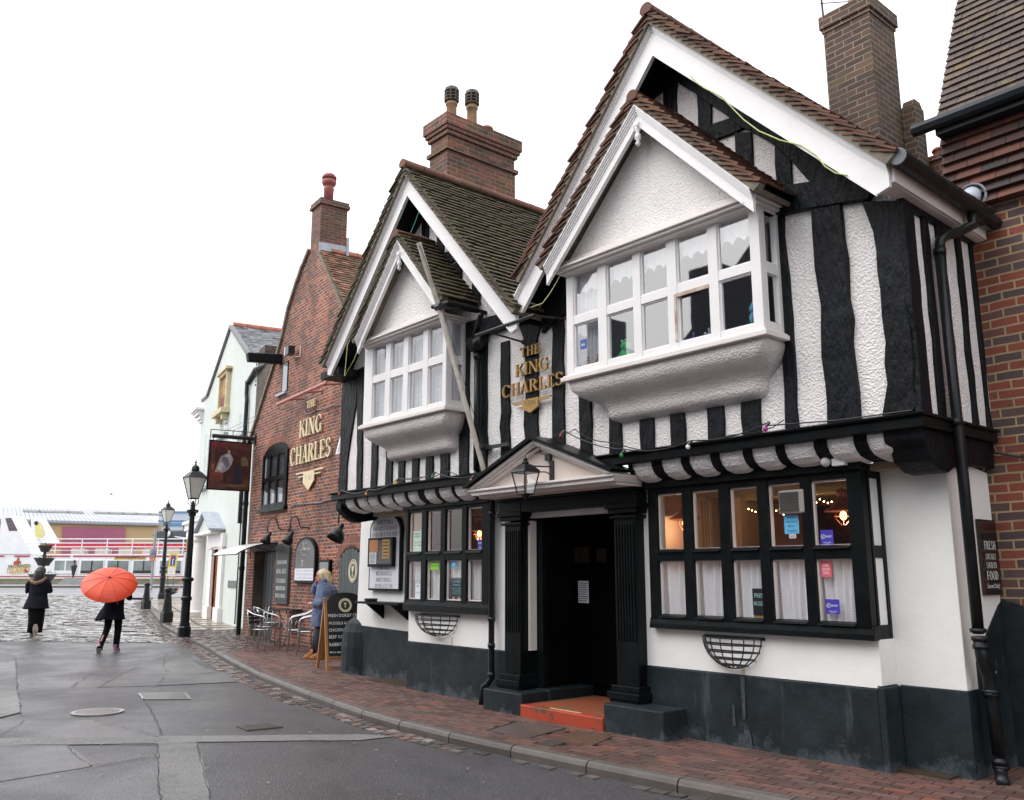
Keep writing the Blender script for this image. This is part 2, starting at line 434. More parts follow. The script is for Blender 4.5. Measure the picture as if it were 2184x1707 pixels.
ROUGHCAST = mk_roughcast('white_roughcast', (.87, .835, .82), (.83, .79, .775), d=.019, sc=50, dirt=.22)
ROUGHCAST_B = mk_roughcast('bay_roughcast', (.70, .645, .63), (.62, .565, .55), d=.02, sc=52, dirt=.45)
RENDER = mk('white_render', (.84, .83, .81), (.81, .80, .775), 2.2, .75, .35, 9, .012, dirt=.12)
RENDER_G = mk('pale_green_render', (.58, .615, .585), (.55, .585, .555), 1.5, .8, .2, 12, .01, dirt=.12)
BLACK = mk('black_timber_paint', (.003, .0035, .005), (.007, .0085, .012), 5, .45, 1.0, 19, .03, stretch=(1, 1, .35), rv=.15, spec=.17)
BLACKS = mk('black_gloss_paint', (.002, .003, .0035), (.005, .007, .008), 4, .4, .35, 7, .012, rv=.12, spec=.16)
def mk_plinth():
    m, nt, b_, out = new_mat('slate_blue_plinth_paint'); ob = coord(nt); st_ = coord(nt, 'Object', (2.2, 2.2, .35))
    col = mix(nt, ramp(nt, noise_t(nt, ob, 2.2, 6, .65), [(.35, 0.0), (.68, 1.0)]), (.008, .013, .016), (.022, .031, .037))
    col = mix(nt, ramp(nt, noise_t(nt, st_, 3.1, 5, .6), [(.60, 0.0), (.72, .45)]), col, (.10, .125, .14))
    col = mix(nt, ramp(nt, noise_t(nt, ob, 1.1, 7, .8), [(.60, 0.0), (.72, .22)]), col, (.11, .13, .15))
    col = mix(nt, ramp(nt, N(nt, 'TexVoronoi', Scale=3.4, Vector=ob).outputs[0], [(.022, .9), (.034, 0.0)]), col, (.5, .5, .48))
    zz_ = N(nt, 'SeparateXYZ', Vector=ob).outputs[2]; zr_ = N(nt, 'MapRange', Value=zz_); zr_.inputs[1].default_value = .02; zr_.inputs[2].default_value = .26; zr_.inputs[3].default_value = .26; zr_.inputs[4].default_value = 0
    salt = N(nt, 'Math', _operation='ADD', i0=zr_.outputs[0], i1=noise_t(nt, ob, 2.6, 7, .75)).outputs[0]
    col = mix(nt, ramp(nt, salt, [(.68, 0.0), (.80, .5)]), col, (.11, .13, .145))
    nt.links.new(col, b_.inputs['Base Color']); b_.inputs['Specular IOR Level'].default_value = .3
    nt.links.new(ramp(nt, noise_t(nt, ob, 3, 4), [(.3, .4), (.7, .7)]), b_.inputs['Roughness']); bump(nt, b_, noise_t(nt, ob, 7, 7, .65), .5, .02); MATS['slate_blue_plinth_paint'] = m; return m
PLINTH = mk_plinth()
WHITE = mk('white_gloss_woodwork', (.80, .775, .775), (.76, .735, .73), 4, .4, .25, 25, .004, dirt=.1)
WHITE2 = mk('cream_white_woodwork', (.76, .70, .675), (.70, .64, .61), 4, .5, .3, 18, .006, dirt=.15)
IRON = mk('black_iron', (.015, .015, .017), (.03, .028, .027), 20, .4, .3, 50, .003)
PIPE = mk('black_pipe_paint', (.006, .008, .009), (.012, .014, .016), 9, .34, .1, 20, .003, spec=.3)
GOLD = mk('gold_lettering', (.42, .25, .075), (.34, .20, .06), 12, .38, 0, metal=.35)
CREAM = mk('cream_lettering', (.74, .63, .40), (.66, .55, .34), 12, .45)
LEAD = mk('lead_flashing', (.42, .46, .52), (.32, .35, .40), 6, .45, .3, 14, .01)
STEEL = mk('brushed_aluminium', (.62, .63, .66), (.5, .51, .54), 20, .22, 0, metal=1)
SLAT = mk('black_chair_slat', (.02, .02, .022), (.03, .03, .03), 8, .25)
WOODF = mk('varnished_frame_wood', (.42, .20, .07), (.30, .13, .045), 4, .45, .3, 30, .003, stretch=(3, 3, .4))
BOARD = mk('black_chalkboard', (.012, .014, .014), (.02, .023, .022), 4, .35)
CHALK = mk('white_chalk_paint', (.80, .86, .86), (.7, .76, .76), 60, .8)
PAPER = mk('white_sign_face', (.74, .74, .80), (.70, .70, .76), 3, .5)
INK = mk('dark_ink', (.03, .03, .035), (.05, .05, .06), 5, .6)
GLASS = mk_glass('window_glass', base=.03, wob=.06)
GLASS_UP = mk_glass('upper_window_glass', ior=1.65, base=.15, wob=.03)
LACE = mk_lace('lace_curtain', .82, 60)
NET = mk_lace('net_curtain', .62, 120)
TILE_R = mk_island('plain_clay_tiles', [(0, (.10, .045, .028)), (.5, (.17, .072, .04)), (1, (.075, .042, .032))], .8, .4, 60, .004, moss=(.5, 9, .55, (.11, .095, .055)))
TILE_L = mk_island('mossy_clay_tiles', [(0, (.07, .05, .035)), (.5, (.10, .062, .042)), (1, (.05, .042, .034))], .85, .6, 60, .008, moss=(.75, 5, .47, (.08, .08, .03), 2.3, (.20, .16, .02)))
TILE_B = mk_island('weathered_red_tiles', [(0, (.12, .055, .035)), (.45, (.20, .10, .055)), (.75, (.42, .20, .15)), (1, (.10, .07, .045))], .6, .4, 60, .004, moss=(.55, 3, .5, (.12, .10, .04)))
TILE_D = mk_island('dark_plain_tiles', [(0, (.075, .055, .048)), (1, (.12, .085, .07))], .75, .3, 60, .004, moss=(.5, 4, .55, (.20, .15, .05)))
SLATE = mk_island('wet_roof_slates', [(0, (.13, .14, .16)), (.6, (.22, .23, .25)), (1, (.33, .34, .37))], .3, .2, 30, .003, rrange=(.15, .5))
MORTAR = mk('verge_mortar', (.22, .185, .14), (.15, .125, .10), 12, .9, .5, 40, .006)
TERRA = mk('terracotta', (.40, .15, .09), (.30, .11, .07), 8, .6)
RIDGE = mk('brown_ridge_tile', (.11, .055, .038), (.19, .085, .055), 1.6, .85, .4)
POT_BUFF = mk('buff_clay_pot', (.42, .27, .14), (.22, .13, .08), 7, .75, .2)
SOOT = mk('sooty_cowl', (.05, .04, .038), (.11, .08, .055), 10, .6)
BRICK_A = mk_brick('hall_red_brick', (.21, .062, .036), (.34, .10, .045), (.50, .38, .32), spots=[(0, (.08, .04, .04)), (.3, (.20, .052, .033)), (.65, (.34, .085, .038)), (1, (.48, .16, .07))], dark=.65, w_=.19, h=.072, ms=.009)
BRICK_C = mk_brick('chimney_red_brick', (.21, .075, .05), (.30, .11, .07), (.30, .25, .21), spots=[(0, (.06, .045, .04)), (.4, (.19, .07, .05)), (1, (.30, .10, .06))], moss=.35, dark=.5)
BRICK_D = mk_brick('sooty_chimney_brick', (.08, .05, .042), (.13, .07, .055), (.30, .23, .15), spots=[(0, (.05, .035, .032)), (.7, (.10, .058, .048)), (1, (.16, .08, .06))], moss=.2, dark=.4)
BRICK_R = mk_brick('multi_stock_brick', (.26, .07, .04), (.12, .08, .075), (.42, .30, .17), spots=[(0, (.075, .06, .065)), (.42, (.11, .075, .07)), (.5, (.22, .06, .038)), (1, (.31, .075, .04))], ms=.009, h=.078)
# ------------------------------------------------------------------ lettering
def glyph(c):
    """serif capital in a 1-high box: list of polygons, advance width"""
    P = []; T, t, S = .15, .055, .05
    def rect(x0, x1, y0, y1): P.append([(x0, y0), (x1, y0), (x1, y1), (x0, y1)])
    def stem(x, w_=T, y0=0, y1=1, s0=1, s1=1):
        rect(x, x + w_, y0, y1)
        if s0: rect(x - .07, x + w_ + .07, y0, y0 + S)
        if s1: rect(x - .07, x + w_ + .07, y1 - S, y1)
    def dg(x0, y0, x1, y1, w_): P.append([(x0, y0), (x0 + w_, y0), (x1 + w_, y1), (x1, y1)])
    def bow(cx, cy, rx, ry, a0, a1, w_=T, v=t, n=14):
        for i in range(n):
            a, b_ = R(a0 + (a1 - a0) * i / n), R(a0 + (a1 - a0) * (i + 1) / n)
            P.append([(cx + rx * math.cos(a), cy + ry * math.sin(a)), (cx + rx * math.cos(b_), cy + ry * math.sin(b_)),
                      (cx + (rx - w_) * math.cos(b_), cy + (ry - v) * math.sin(b_)), (cx + (rx - w_) * math.cos(a), cy + (ry - v) * math.sin(a))])
    W_ = .7
    if c == 'I': stem(.08); W_ = .32
    elif c == 'H': stem(.08); stem(.56); rect(.2, .6, .48, .48 + t); W_ = .8
    elif c == 'T': stem(.27, s1=0); rect(.0, .69, 1 - t, 1); rect(0, .05, .8, 1); rect(.64, .69, .8, 1); W_ = .7
    elif c == 'E': stem(.08); rect(.2, .58, 1 - t, 1); rect(.2, .6, 0, t); rect(.2, .46, .48, .48 + t); rect(.54, .59, .8, 1); rect(.56, .61, 0, .22); rect(.42, .46, .4, .62); W_ = .66
    elif c == 'F': stem(.08); rect(.2, .58, 1 - t, 1); rect(.2, .46, .48, .48 + t); rect(.54, .59, .8, 1); rect(.42, .46, .4, .62); W_ = .6
    elif c == 'L': stem(.08); rect(.2, .6, 0, t); rect(.56, .61, 0, .25); W_ = .64
    elif c == 'K': stem(.08); dg(.2, .42, .58, .98, t + .02); dg(.58, 0, .3, .56, T); rect(.5, .72, 0, S); rect(.48, .7, 1 - S, 1); W_ = .74
    elif c == 'N': rect(.1, .1 + t, 0, 1); rect(.64, .64 + t, 0, 1); dg(.6, 0, .06, 1, T); rect(0, .24, 0, S); rect(.52, .8, 1 - S, 1); rect(0, .16, 1 - S, 1); W_ = .8
    elif c == 'M': rect(.1, .1 + t, 0, 1); stem(.76); dg(.42, 0, .08, 1, T); dg(.44, 0, .76, 1, t); rect(.02, .24, 0, S); W_ = .98
    elif c == 'A': dg(.04, 0, .34, 1, t); dg(.54, 0, .3, 1, T); rect(.16, .56, .3, .3 + t); rect(-.03, .18, 0, S); rect(.46, .76, 0, S); W_ = .74
    elif c == 'V': dg(.3, 0, .02, 1, T); dg(.36, 0, .6, 1, t); rect(-.03, .24, 1 - S, 1); rect(.5, .72, 1 - S, 1); W_ = .7
    elif c == 'W': dg(.22, 0, .02, 1, T); dg(.28, 0, .46, 1, t); dg(.6, 0, .42, 1, T); dg(.66, 0, .84, 1, t); rect(-.03, .24, 1 - S, 1); rect(.76, .96, 1 - S, 1); W_ = .95
    elif c == 'Y': stem(.28, y1=.5, s1=0); dg(.3, .45, .04, 1, T); dg(.36, .45, .6, 1, t); rect(-.02, .26, 1 - S, 1); rect(.5, .72, 1 - S, 1); W_ = .7
    elif c in 'PR':
        stem(.08); bow(.28, .74, .32, .26, -90, 90)
        rect(.2, .3, 1 - t, 1); rect(.2, .3, .48, .48 + t)
        if c == 'R': dg(.56, 0, .3, .5, T); rect(.5, .76, 0, S); W_ = .74
        else: W_ = .64
    elif c == 'B': stem(.08); bow(.28, .75, .28, .25, -90, 90); bow(.28, .26, .33, .26, -90, 90); W_ = .68
    elif c == 'D': stem(.08); bow(.26, .5, .44, .5, -90, 90); W_ = .76
    elif c in 'OQ0': bow(.38, .5, .36, .52, 0, 360, T, t, 22); W_ = .78 if c != '0' else .7
    elif c in 'CG':
        bow(.40, .5, .38, .52, 42, 318, T, t, 20); rect(.62, .67, .72, .98)
        if c == 'G': rect(.55, .7, .05, .42); rect(.48, .78, .40, .40 + S)
        W_ = .76 if c == 'C' else .82
    elif c == 'S': bow(.3, .745, .25, .275, 25, 250, .11, .06); bow(.3, .265, .27, .285, -155, 72, .12, .06); rect(.48, .53, .74, .97); rect(.04, .09, .03, .28); W_ = .62
    elif c == 'U': bow(.38, .32, .3, .34, 180, 360, T, t); rect(.08, .23, .3, 1); rect(.63, .68, .3, 1); rect(0, .3, 1 - S, 1); rect(.54, .78, 1 - S, 1); W_ = .78
    elif c == 'Z': rect(.04, .62, 1 - t, 1); rect(.04, .62, 0, t); dg(.04, 0, .46, 1, T); W_ = .66
    elif c == 'J': rect(.3, .45, .2, 1); bow(.24, .2, .21, .22, 180, 360); rect(.2, .55, 1 - S, 1); W_ = .56
    elif c == 'X': dg(.48, 0, .06, 1, T); dg(.06, 0, .54, 1, t); W_ = .7
    elif c == '1': stem(.2, .12, s1=0); dg(.1, .8, .22, 1, .06); W_ = .5
    elif c == '7': rect(.05, .58, 1 - .1, 1); dg(.18, 0, .48, .95, .12); W_ = .6
    elif c == '5': rect(.1, .52, .9, 1); rect(.1, .17, .5, 1); bow(.28, .31, .27, .31, -140, 110, .12, .06); W_ = .6
    elif c == '2': bow(.3, .74, .25, .26, -20, 170, .12, .06); dg(.04, .05, .42, .68, .1); rect(.04, .58, 0, .1); W_ = .6
    elif c == '6': bow(.3, .3, .26, .3, 0, 360, .12, .06); dg(.05, .3, .38, 1, .11); W_ = .6
    elif c == '8': bow(.3, .75, .23, .25, 0, 360, .11, .06); bow(.3, .27, .27, .28, 0, 360, .12, .06); W_ = .6
    elif c == "'": rect(.05, .12, .72, 1); W_ = .16
    elif c in '.·': rect(.05, .17, (0 if c == '.' else .42), (.12 if c == '.' else .54)); W_ = .22
    elif c == '-': rect(.02, .3, .42, .48); W_ = .34
    elif c == '&': bow(.28, .76, .18, .24, 0, 360, .08, .05); bow(.3, .27, .28, .29, 0, 360, .12, .06); dg(.5, 0, .2, .6, .1); W_ = .72
    elif c == '•': rect(.05, .2, .4, .55); W_ = .28
    else: W_ = .3
    return P, W_
def serif(mb, s_, xc, zb, h, y, width=None, depth=.0, align='C', tilt=0, sp_=.06):
    polys = []; x = 0; k = 0
    for ch in s_:
        P_, w_ = glyph(ch)
        for p in P_: polys.append(([(x + q[0], q[1]) for q in p], k)); k += 1
        x += w_ + sp_
    x -= sp_; sx = (width / (x * h) if width else 1.0) * h
    x0 = xc - (x * sx / 2 if align == 'C' else 0)
    for p, k_ in polys:
        e = (k_ % 9) * .00022 * (1 if depth else .5)
        pts = [(x0 + q[0] * sx, zb + q[1] * h + tilt * (q[0] * sx)) for q in p]
        if depth: mb.prism(pts, y - depth - e, y)
        else: mb.poly([(a, y - e, b_) for a, b_ in pts])
    return mb
_tc = {}
def sans(mb, s_, xc, zb, h, y, width=None, align='C', mi=0, rot=0, bold=0):
    key = (s_, bold)
    if key not in _tc:
        cu = bpy.data.curves.new('t', 'FONT'); cu.body = s_; cu.size = 1; cu.resolution_u = 2; cu.offset = bold
        ob = bpy.data.objects.new('t', cu); COL.objects.link(ob)
        dg_ = bpy.context.evaluated_depsgraph_get(); me = bpy.data.meshes.new_from_object(ob.evaluated_get(dg_))
        vs = [tuple(v.co) for v in me.vertices]; fs = [tuple(p.vertices) for p in me.polygons]
        bpy.data.objects.remove(ob); bpy.data.curves.remove(cu); bpy.data.meshes.remove(me)
        _tc[key] = (vs, fs)
    vs, fs = _tc[key]
    if not vs: return mb
    mx = max(v[0] for v in vs); mn = min(v[0] for v in vs); k = h / .70; sx = (width / (mx - mn)) if width else k
    x0 = xc - ((mx + mn) / 2 * sx if align == 'C' else mn * sx); n = len(mb.v)
    cr, sr = math.cos(rot), math.sin(rot)
    for v in vs:
        a, b_ = x0 + v[0] * sx, zb + v[1] * k
        if rot: a, b_ = xc + (a - xc) * cr - (b_ - zb) * sr, zb + (a - xc) * sr + (b_ - zb) * cr
        mb.v.append((a, y, b_))
    for f in fs: mb.f.append(tuple(n + i for i in f)); mb.m.append(mi)
    return mb

# ------------------------------------------------------------------ ground
def grid_poly(mb, outline, step, zoff, mi=0, cutlines=None):
    """flat outline (x, y) cut along x so that it follows the rise of the street"""
    bm = bmesh.new(); vs = [bm.verts.new((p[0], p[1], 0)) for p in outline]; bm.faces.new(vs)
    x0 = min(p[0] for p in outline); x1 = max(p[0] for p in outline)
    x = math.floor(x0 / step) * step
    while x < x1:
        bmesh.ops.bisect_plane(bm, geom=bm.verts[:] + bm.edges[:] + bm.faces[:], plane_co=(x, 0, 0), plane_no=(1, 0, 0)); x += step
    bm.verts.index_update(); n = len(mb.v)
    for v in bm.verts: mb.v.append((v.co.x, v.co.y, gz(v.co.x) + zoff))
    for f in bm.faces: mb.f.append(tuple(n + v.index for v in f.verts)); mb.m.append(mi)
    bm.free(); return mb
def mk_asphalt(name, base, chip, rough=.45, wet=.5, stone=.35, wsc=.55, warm=0):
    m, nt, b_, out = new_mat(name); ob = coord(nt, 'Object')
    sp = N(nt, 'TexVoronoi', Scale=75, Vector=ob); sp2 = noise_t(nt, ob, 130, 3)
    col = mix(nt, ramp(nt, noise_t(nt, ob, 1.3, 6, .65), [(.35, 0.0), (.7, 1.0)]), base, tuple(x * 1.35 for x in base))
    col = mix(nt, ramp(nt, sp.outputs[0], [(.1, stone), (.3, 0.0)]), col, chip)
    col = mix(nt, ramp(nt, sp2, [(.5, 0.0), (.8, .5)]), col, tuple(x * .4 for x in base))
    col = mix(nt, ramp(nt, noise_t(nt, ob, 4.2, 6, .8), [(.55, 0.0), (.7, .4)]), col, tuple(x * .55 for x in base))
    col = mix(nt, ramp(nt, noise_t(nt, ob, 17, 5, .8), [(.38, 0.0), (.66, .75)]), col, tuple(x * 1.9 for x in base))
    col = mix(nt, ramp(nt, noise_t(nt, ob, 48, 3, .7), [(.52, 0.0), (.66, .6)]), col, chip)
    col = mix(nt, ramp(nt, noise_t(nt, ob, .8, 5, .75), [(.5, 0.0), (.64, .35)]), col, tuple(x * .55 for x in base))
    lit = N(nt, 'TexVoronoi', Scale=2.3, Vector=ob)
    col = mix(nt, ramp(nt, lit.outputs[0], [(.035, .8), (.05, 0.0)]), col, (.42, .39, .33))
    nt.links.new(col, b_.inputs['Base Color'])
    w_ = ramp(nt, noise_t(nt, ob, wsc, 5, .6), [(.36, rough - wet * .75), (.62, rough + .12)])
    nt.links.new(w_, b_.inputs['Roughness'])
    bump(nt, b_, N(nt, 'Math', _operation='ADD', i0=sp.outputs[0], i1=sp2).outputs[0], 1.0, .0045)
    MATS[name] = m; return m
ASPH = mk_asphalt('dark_asphalt', (.042, .040, .044), (.20, .19, .185), .46, .3, .6)
ASPH2 = mk_asphalt('worn_asphalt', (.070, .068, .072), (.28, .27, .25), .5, .3, .7)
ASPH3 = mk_asphalt('pale_asphalt_strip', (.118, .115, .115), (.36, .34, .31), .6, .3, .85)
ASPH4 = mk_asphalt('quay_asphalt', (.11, .115, .125), (.2, .2, .2), .35, .25, .3, .15)
CRACK = mk('crack_fill', (.028, .027, .028), (.05, .048, .046), 14, .7)
SETT = mk_island('granite_setts', [(0, (.09, .085, .08)), (.4, (.20, .19, .18)), (.75, (.31, .295, .275)), (1, (.44, .42, .39))], .3, .5, 22, .01, nscale=9, rrange=(.08, .36), spec=.8)
SETT_D = mk_island('worn_edge_setts', [(0, (.06, .055, .055)), (.5, (.15, .135, .13)), (.8, (.17, .085, .07)), (1, (.30, .27, .25))], .4, .5, 22, .01, rrange=(.2, .6))
SETT_J = mk('sett_joint_grit', (.045, .042, .038), (.08, .075, .06), 12, .6, .4, 40, .008)
PAVER = mk_island('red_brick_pavers', [(0, (.105, .065, .057)), (.45, (.15, .082, .07)), (.8, (.185, .088, .072)), (.97, (.13, .09, .08)), (1, (.27, .085, .05))], .5, .35, 40, .004, moss=(.35, 1.6, .52, (.10, .085, .07)), nscale=3.5, rrange=(.36, .58))
SLABM = mk_island('wet_stone_slabs', [(0, (.30, .26, .21)), (.5, (.40, .36, .31)), (1, (.27, .22, .16))], .3, .4, 14, .006, nscale=2, rrange=(.14, .35))
KERBM = mk_island('granite_kerb', [(0, (.09, .075, .068)), (.6, (.13, .108, .098)), (1, (.11, .098, .09))], .5, .6, 60, .006, nscale=5, rrange=(.35, .55))
GROUNDM = mk('ground_earth', (.10, .10, .10), (.13, .13, .13), .5, .8)
g_ = MB(); g_.box(-320, 160, -160, 320, -1.2, -.06); struct(g_.build('ground', GROUNDM))
K = [(8, 6.6), (3, 6.2), (0, 5.92), (-2.5, 5.68), (-3.6, 5.57), (-4.75, 5.46), (-5.6, 5.41), (-6.5, 5.36), (-7.5, 5.34), (-8.57, 5.38), (-10.06, 5.6), (-11.54, 5.86), (-13.42, 6.22), (-16.3, 6.92), (-19.1, 7.64), (-22.4, 8.32), (-25.9, 9.1), (-31.6, 10.75), (-36, 12.0), (-40.6, 13.3), (-45.5, 15.2)]
def kerb_pts(step, x_from=8, x_to=-45.4, off=0.0):
    """points every `step` metres along the kerb line, moved `off` to the pavement side"""
    o = []; acc = 0; last = K[0]; o.append(K[0])
    for a, b_ in zip(K, K[1:]):
        L = math.hypot(b_[0] - a[0], b_[1] - a[1]); s_ = step - acc
        while s_ <= L:
            t = s_ / L; o.append((a[0] + (b_[0] - a[0]) * t, a[1] + (b_[1] - a[1]) * t)); s_ += step
        acc = (acc + L) % step
    r_ = []
    for i, p in enumerate(o):
        q0, q1 = o[max(i - 1, 0)], o[min(i + 1, len(o) - 1)]; dx, dy = q1[0] - q0[0], q1[1] - q0[1]; L = math.hypot(dx, dy)
        r_.append((p[0] + dy / L * off, p[1] - dx / L * off, math.atan2(dy, dx)))
    return [p for p in r_ if x_to <= p[0] <= x_from]
def kerb_y(x):
    for a, b_ in zip(K, K[1:]):
        if b_[0] <= x <= a[0]: return a[1] + (b_[1] - a[1]) * (x - a[0]) / (b_[0] - a[0])
    return 6.6 if x > 0 else 15
SETT_X = -21.6          # where the asphalt meets the setts
road = MB()
grid_poly(road, [(12, -7), (12, 6.7)] + K[:15] + [(-20.4, 7.92), (-21.75, 8.2), (-23.9, 5.0), (-25.2, 2.9), (-26.6, .8), (-28, -7)], 2, 0.0)
struct(road.build('road', ASPH))
bed = MB()
grid_poly(bed, [(-20.4, 7.92), (-22.4, 8.32), (-25.9, 9.1), (-31.6, 10.75), (-40.6, 13.3), (-45.5, 15.2), (-49.5, 13.6), (-56, 9), (-66, 0), (-60, -12), (-28, -12), (-26.6, .8), (-25.2, 2.9), (-23.9, 5.0), (-21.75, 8.2)], 2, -.012)
struct(bed.build('sett_bedding', SETT_J))
# the setts: one stone each, laid across the street, slightly tilted so that each catches the sky differently
st = MB()
ax = Vector((-.955, .297, 0)); ay = Vector((-ax.y, ax.x, 0)); o0 = Vector((-21.0, 8.2, 0))
row = 0; s_ = -2.0
FVv = Vector((FV[0], FV[1], 0)); RVv = Vector((RV[0], RV[1], 0))
d_ = 20.6
while d_ < 49.5:
    dep = .10 if d_ < 22.2 else .14 if d_ < 34 else .2
    u = -.60 * d_ - .5 + random.random() * .2
    while u < -4.5:
        ln = random.uniform(.18, .42) if d_ > 22.2 else random.uniform(.12, .19)
        c = FVv * d_ + RVv * (u + ln / 2); u += ln + .014
        x_, y_ = c.x, c.y
        edge = 20.15 + .055 * (u + 5)
        if y_ > kerb_y(x_) - .45 or x_ > -20.3: continue
        if (c.dot(FVv)) < 20.9: continue
        st.rbox((x_, y_, gz(x_) - .035 + random.uniform(-.004, .006)), ln, dep - .02, .09, math.atan2(RV[1], RV[0]) + random.uniform(-.03, .03), (random.gauss(0, .05), random.gauss(0, .03)))
    d_ += dep
tag(st.build('granite_setts', SETT), None or 'wet grey granite setts across the street', 'setts', kind='structure')
# rows of small setts in the gutter next to the kerb
gs = MB()
for k_, off in enumerate((-.09, -.2, -.31, -.42)):
    for (x_, y_, a) in kerb_pts(.165, -3.0 if k_ < 2 else -10.5, -44.5, off):
        if -7.2 < x_ < -4.6 and random.random() < (.35 + .2 * k_): continue
        if x_ > -6.5 and k_ > 0: continue
        if x_ > -9 and k_ > 1: continue
        if k_ == 3 and x_ > -20: continue
        j = .165 * (.5 if k_ % 2 else 0)
        gs.rbox((x_ + j * math.cos(a), y_ + j * math.sin(a), gz(x_) - .034 + random.uniform(-.004, .004)), .145 + random.uniform(-.03, .008), .098, .09, a + random.uniform(-.06, .06), (random.gauss(0, .03), random.gauss(0, .03)))
tag(gs.build('gutter_setts', SETT_D), 'worn small setts laid in the gutter along the kerb', 'setts', kind='structure')
# patches, trenches and cracks in the road, each a thin sheet of its own mix
def patch(name, pts, mat_, off, z='r', jag=.015):
    q = [G(z, *p) for p in pts]; out_ = []
    for a, b_ in zip(q, q[1:] + q[:1]):
        L = math.hypot(b_[0] - a[0], b_[1] - a[1]); n = max(1, min(24, int(L / .25)))
        for i in range(n):
            t = i / n; j = jag if i else 0
            out_.append((a[0] + (b_[0] - a[0]) * t + random.uniform(-j, j), a[1] + (b_[1] - a[1]) * t + random.uniform(-j, j)))
    mb = MB(); grid_poly(mb, out_, 2, off); return struct(mb.build(name, mat_))
patch('road_patch', [(-300, 775), (0, 775), (560, 780), (780, 828), (960, 872), (1000, 930), (0, 932), (-300, 932)], ASPH2, .004)
patch('road_patch', [(-300, 900), (0, 893), (980, 880), (1500, 876), (2184, 868), (2400, 880), (2184, 905), (1200, 915), (950, 925), (400, 932), (-300, 935)], ASPH3, .008)
patch('road_patch', [(955, 925), (1195, 920), (1215, 1000), (1245, 1130), (1280, 1300), (1290, 1400), (975, 1400), (975, 1264), (955, 1050)], ASPH3, .012)
patch('road_patch', [(-300, 1190), (0, 1160), (540, 1070), (870, 1008), (950, 1004), (975, 1264), (975, 1400), (-300, 1500)], ASPH2, .008)
patch('road_patch', [(-300, 935), (0, 936), (410, 938), (560, 1050), (540, 1070), (0, 1160), (-300, 1190)], ASPH2, .012)
patch('road_patch', [(1000, 510), (1390, 488), (1455, 548), (945, 572)], ASPH2, .008)
patch('road_patch', [(2, 330), (90, 390), (100, 470), (108, 598), (0, 600), (-200, 600), (-200, 340)], ASPH2, .008)
patch('road_patch', [(-200, 600), (0, 600), (112, 600), (128, 735), (0, 768), (-200, 775)], ASPH3, .012)
patch('road_patch', [(590, 580), (830, 452), (990, 388), (1060, 360), (1300, 490), (1000, 510), (945, 572)], ASPH2, .005)
def crack(pts, w_, z='r'):
    q = [G(z, *p, .016) for p in pts]; L = []; Rr = []; pp = []
    for a, b_ in zip(q, q[1:]):
        n = max(1, int(math.dist(a, b_) / .12))
        for i in range(n): pp.append(tuple(a[k] + (b_[k] - a[k]) * i / n for k in range(3)))
    pp.append(q[-1])
    for i, p in enumerate(pp):
        a, b_ = pp[max(i - 1, 0)], pp[min(i + 1, len(pp) - 1)]; dx, dy = b_[0] - a[0], b_[1] - a[1]; l = math.hypot(dx, dy) or 1
        ww = w_ * .5 * random.uniform(.2, 1.2); jx, jy = random.uniform(-.012, .012), random.uniform(-.012, .012)
        L.append((p[0] - dy / l * ww + jx, p[1] + dx / l * ww + jy, p[2])); Rr.append((p[0] + dy / l * ww + jx, p[1] - dx / l * ww + jy, p[2]))
    n = len(ck.v); ck.v += L + Rr; m_ = len(L)
    for i in range(m_ - 1): ck.f.append((n + i, n + i + 1, n + m_ + i + 1, n + m_ + i)); ck.m.append(0)
ck = MB()
for pts, w_ in (([(0, 592), (400, 583), (590, 580), (945, 572), (1455, 548)], .014), ([(540, 502), (430, 578)], .014), ([(830, 452), (700, 520), (590, 580)], .012), ([(1070, 350), (900, 400), (700, 450), (540, 502)], .01),
                ([(1390, 488), (1000, 510), (945, 572)], .01), ([(870, 640), (930, 740), (985, 850), (960, 875)], .012), ([(560, 780), (780, 828), (960, 875)], .010), ([(0, 775), (420, 776)], .008),
                ([(955, 925), (960, 1050), (978, 1264), (980, 1400)], .012), ([(1195, 920), (1215, 1000), (1245, 1130), (1280, 1300)], .010), ([(0, 934), (400, 934), (955, 925), (1195, 917), (1700, 908), (2184, 903)], .008),
                ([(410, 938), (470, 1000), (560, 1052), (700, 1030), (870, 1008)], .008), ([(0, 1160), (540, 1070), (870, 1008), (950, 1004)], .010), ([(1000, 400), (990, 460), (1030, 490)], .008), ([(0, 868), (100, 810), (150, 778)], .008),
                ([(95, 400), (105, 598), (125, 700), (128, 740)], .012), ([(2, 330), (60, 318), (600, 312), (960, 310)], .012)):
    crack(pts, w_)
struct(ck.build('road_cracks', CRACK))
lv = MB(); rl_ = random.Random(4)
for i in range(420):
    x_ = -2.5 - 17 * rl_.random() ** 1.3; y_ = rl_.uniform(1.2, 6.9) if x_ > -8 else rl_.uniform(0.5, 7.2)
    if y_ > 6.7 and x_ > -12: continue
    z_ = gz(x_) + (.104 if y_ > kerb_y(x_) else .014); a = rl_.uniform(0, 6.28); l_ = rl_.uniform(.008, .022)
    lv.poly([(x_ + l_ * math.cos(a + t_) * (1 if k_ % 2 else .5), y_ + l_ * math.sin(a + t_) * (1 if k_ % 2 else .5), z_ + rl_.uniform(0, .006)) for k_, t_ in enumerate((0, 1.6, 3.1, 4.7))])
tag(lv.build('leaf_litter', mk_island('leaf_litter', [(0, (.30, .24, .16)), (.5, (.42, .38, .30)), (.8, (.16, .10, .06)), (1, (.50, .48, .44))], .8, 0)), 'tiny pale leaf bits and grit scattered over the wet road', 'litter', kind='stuff')
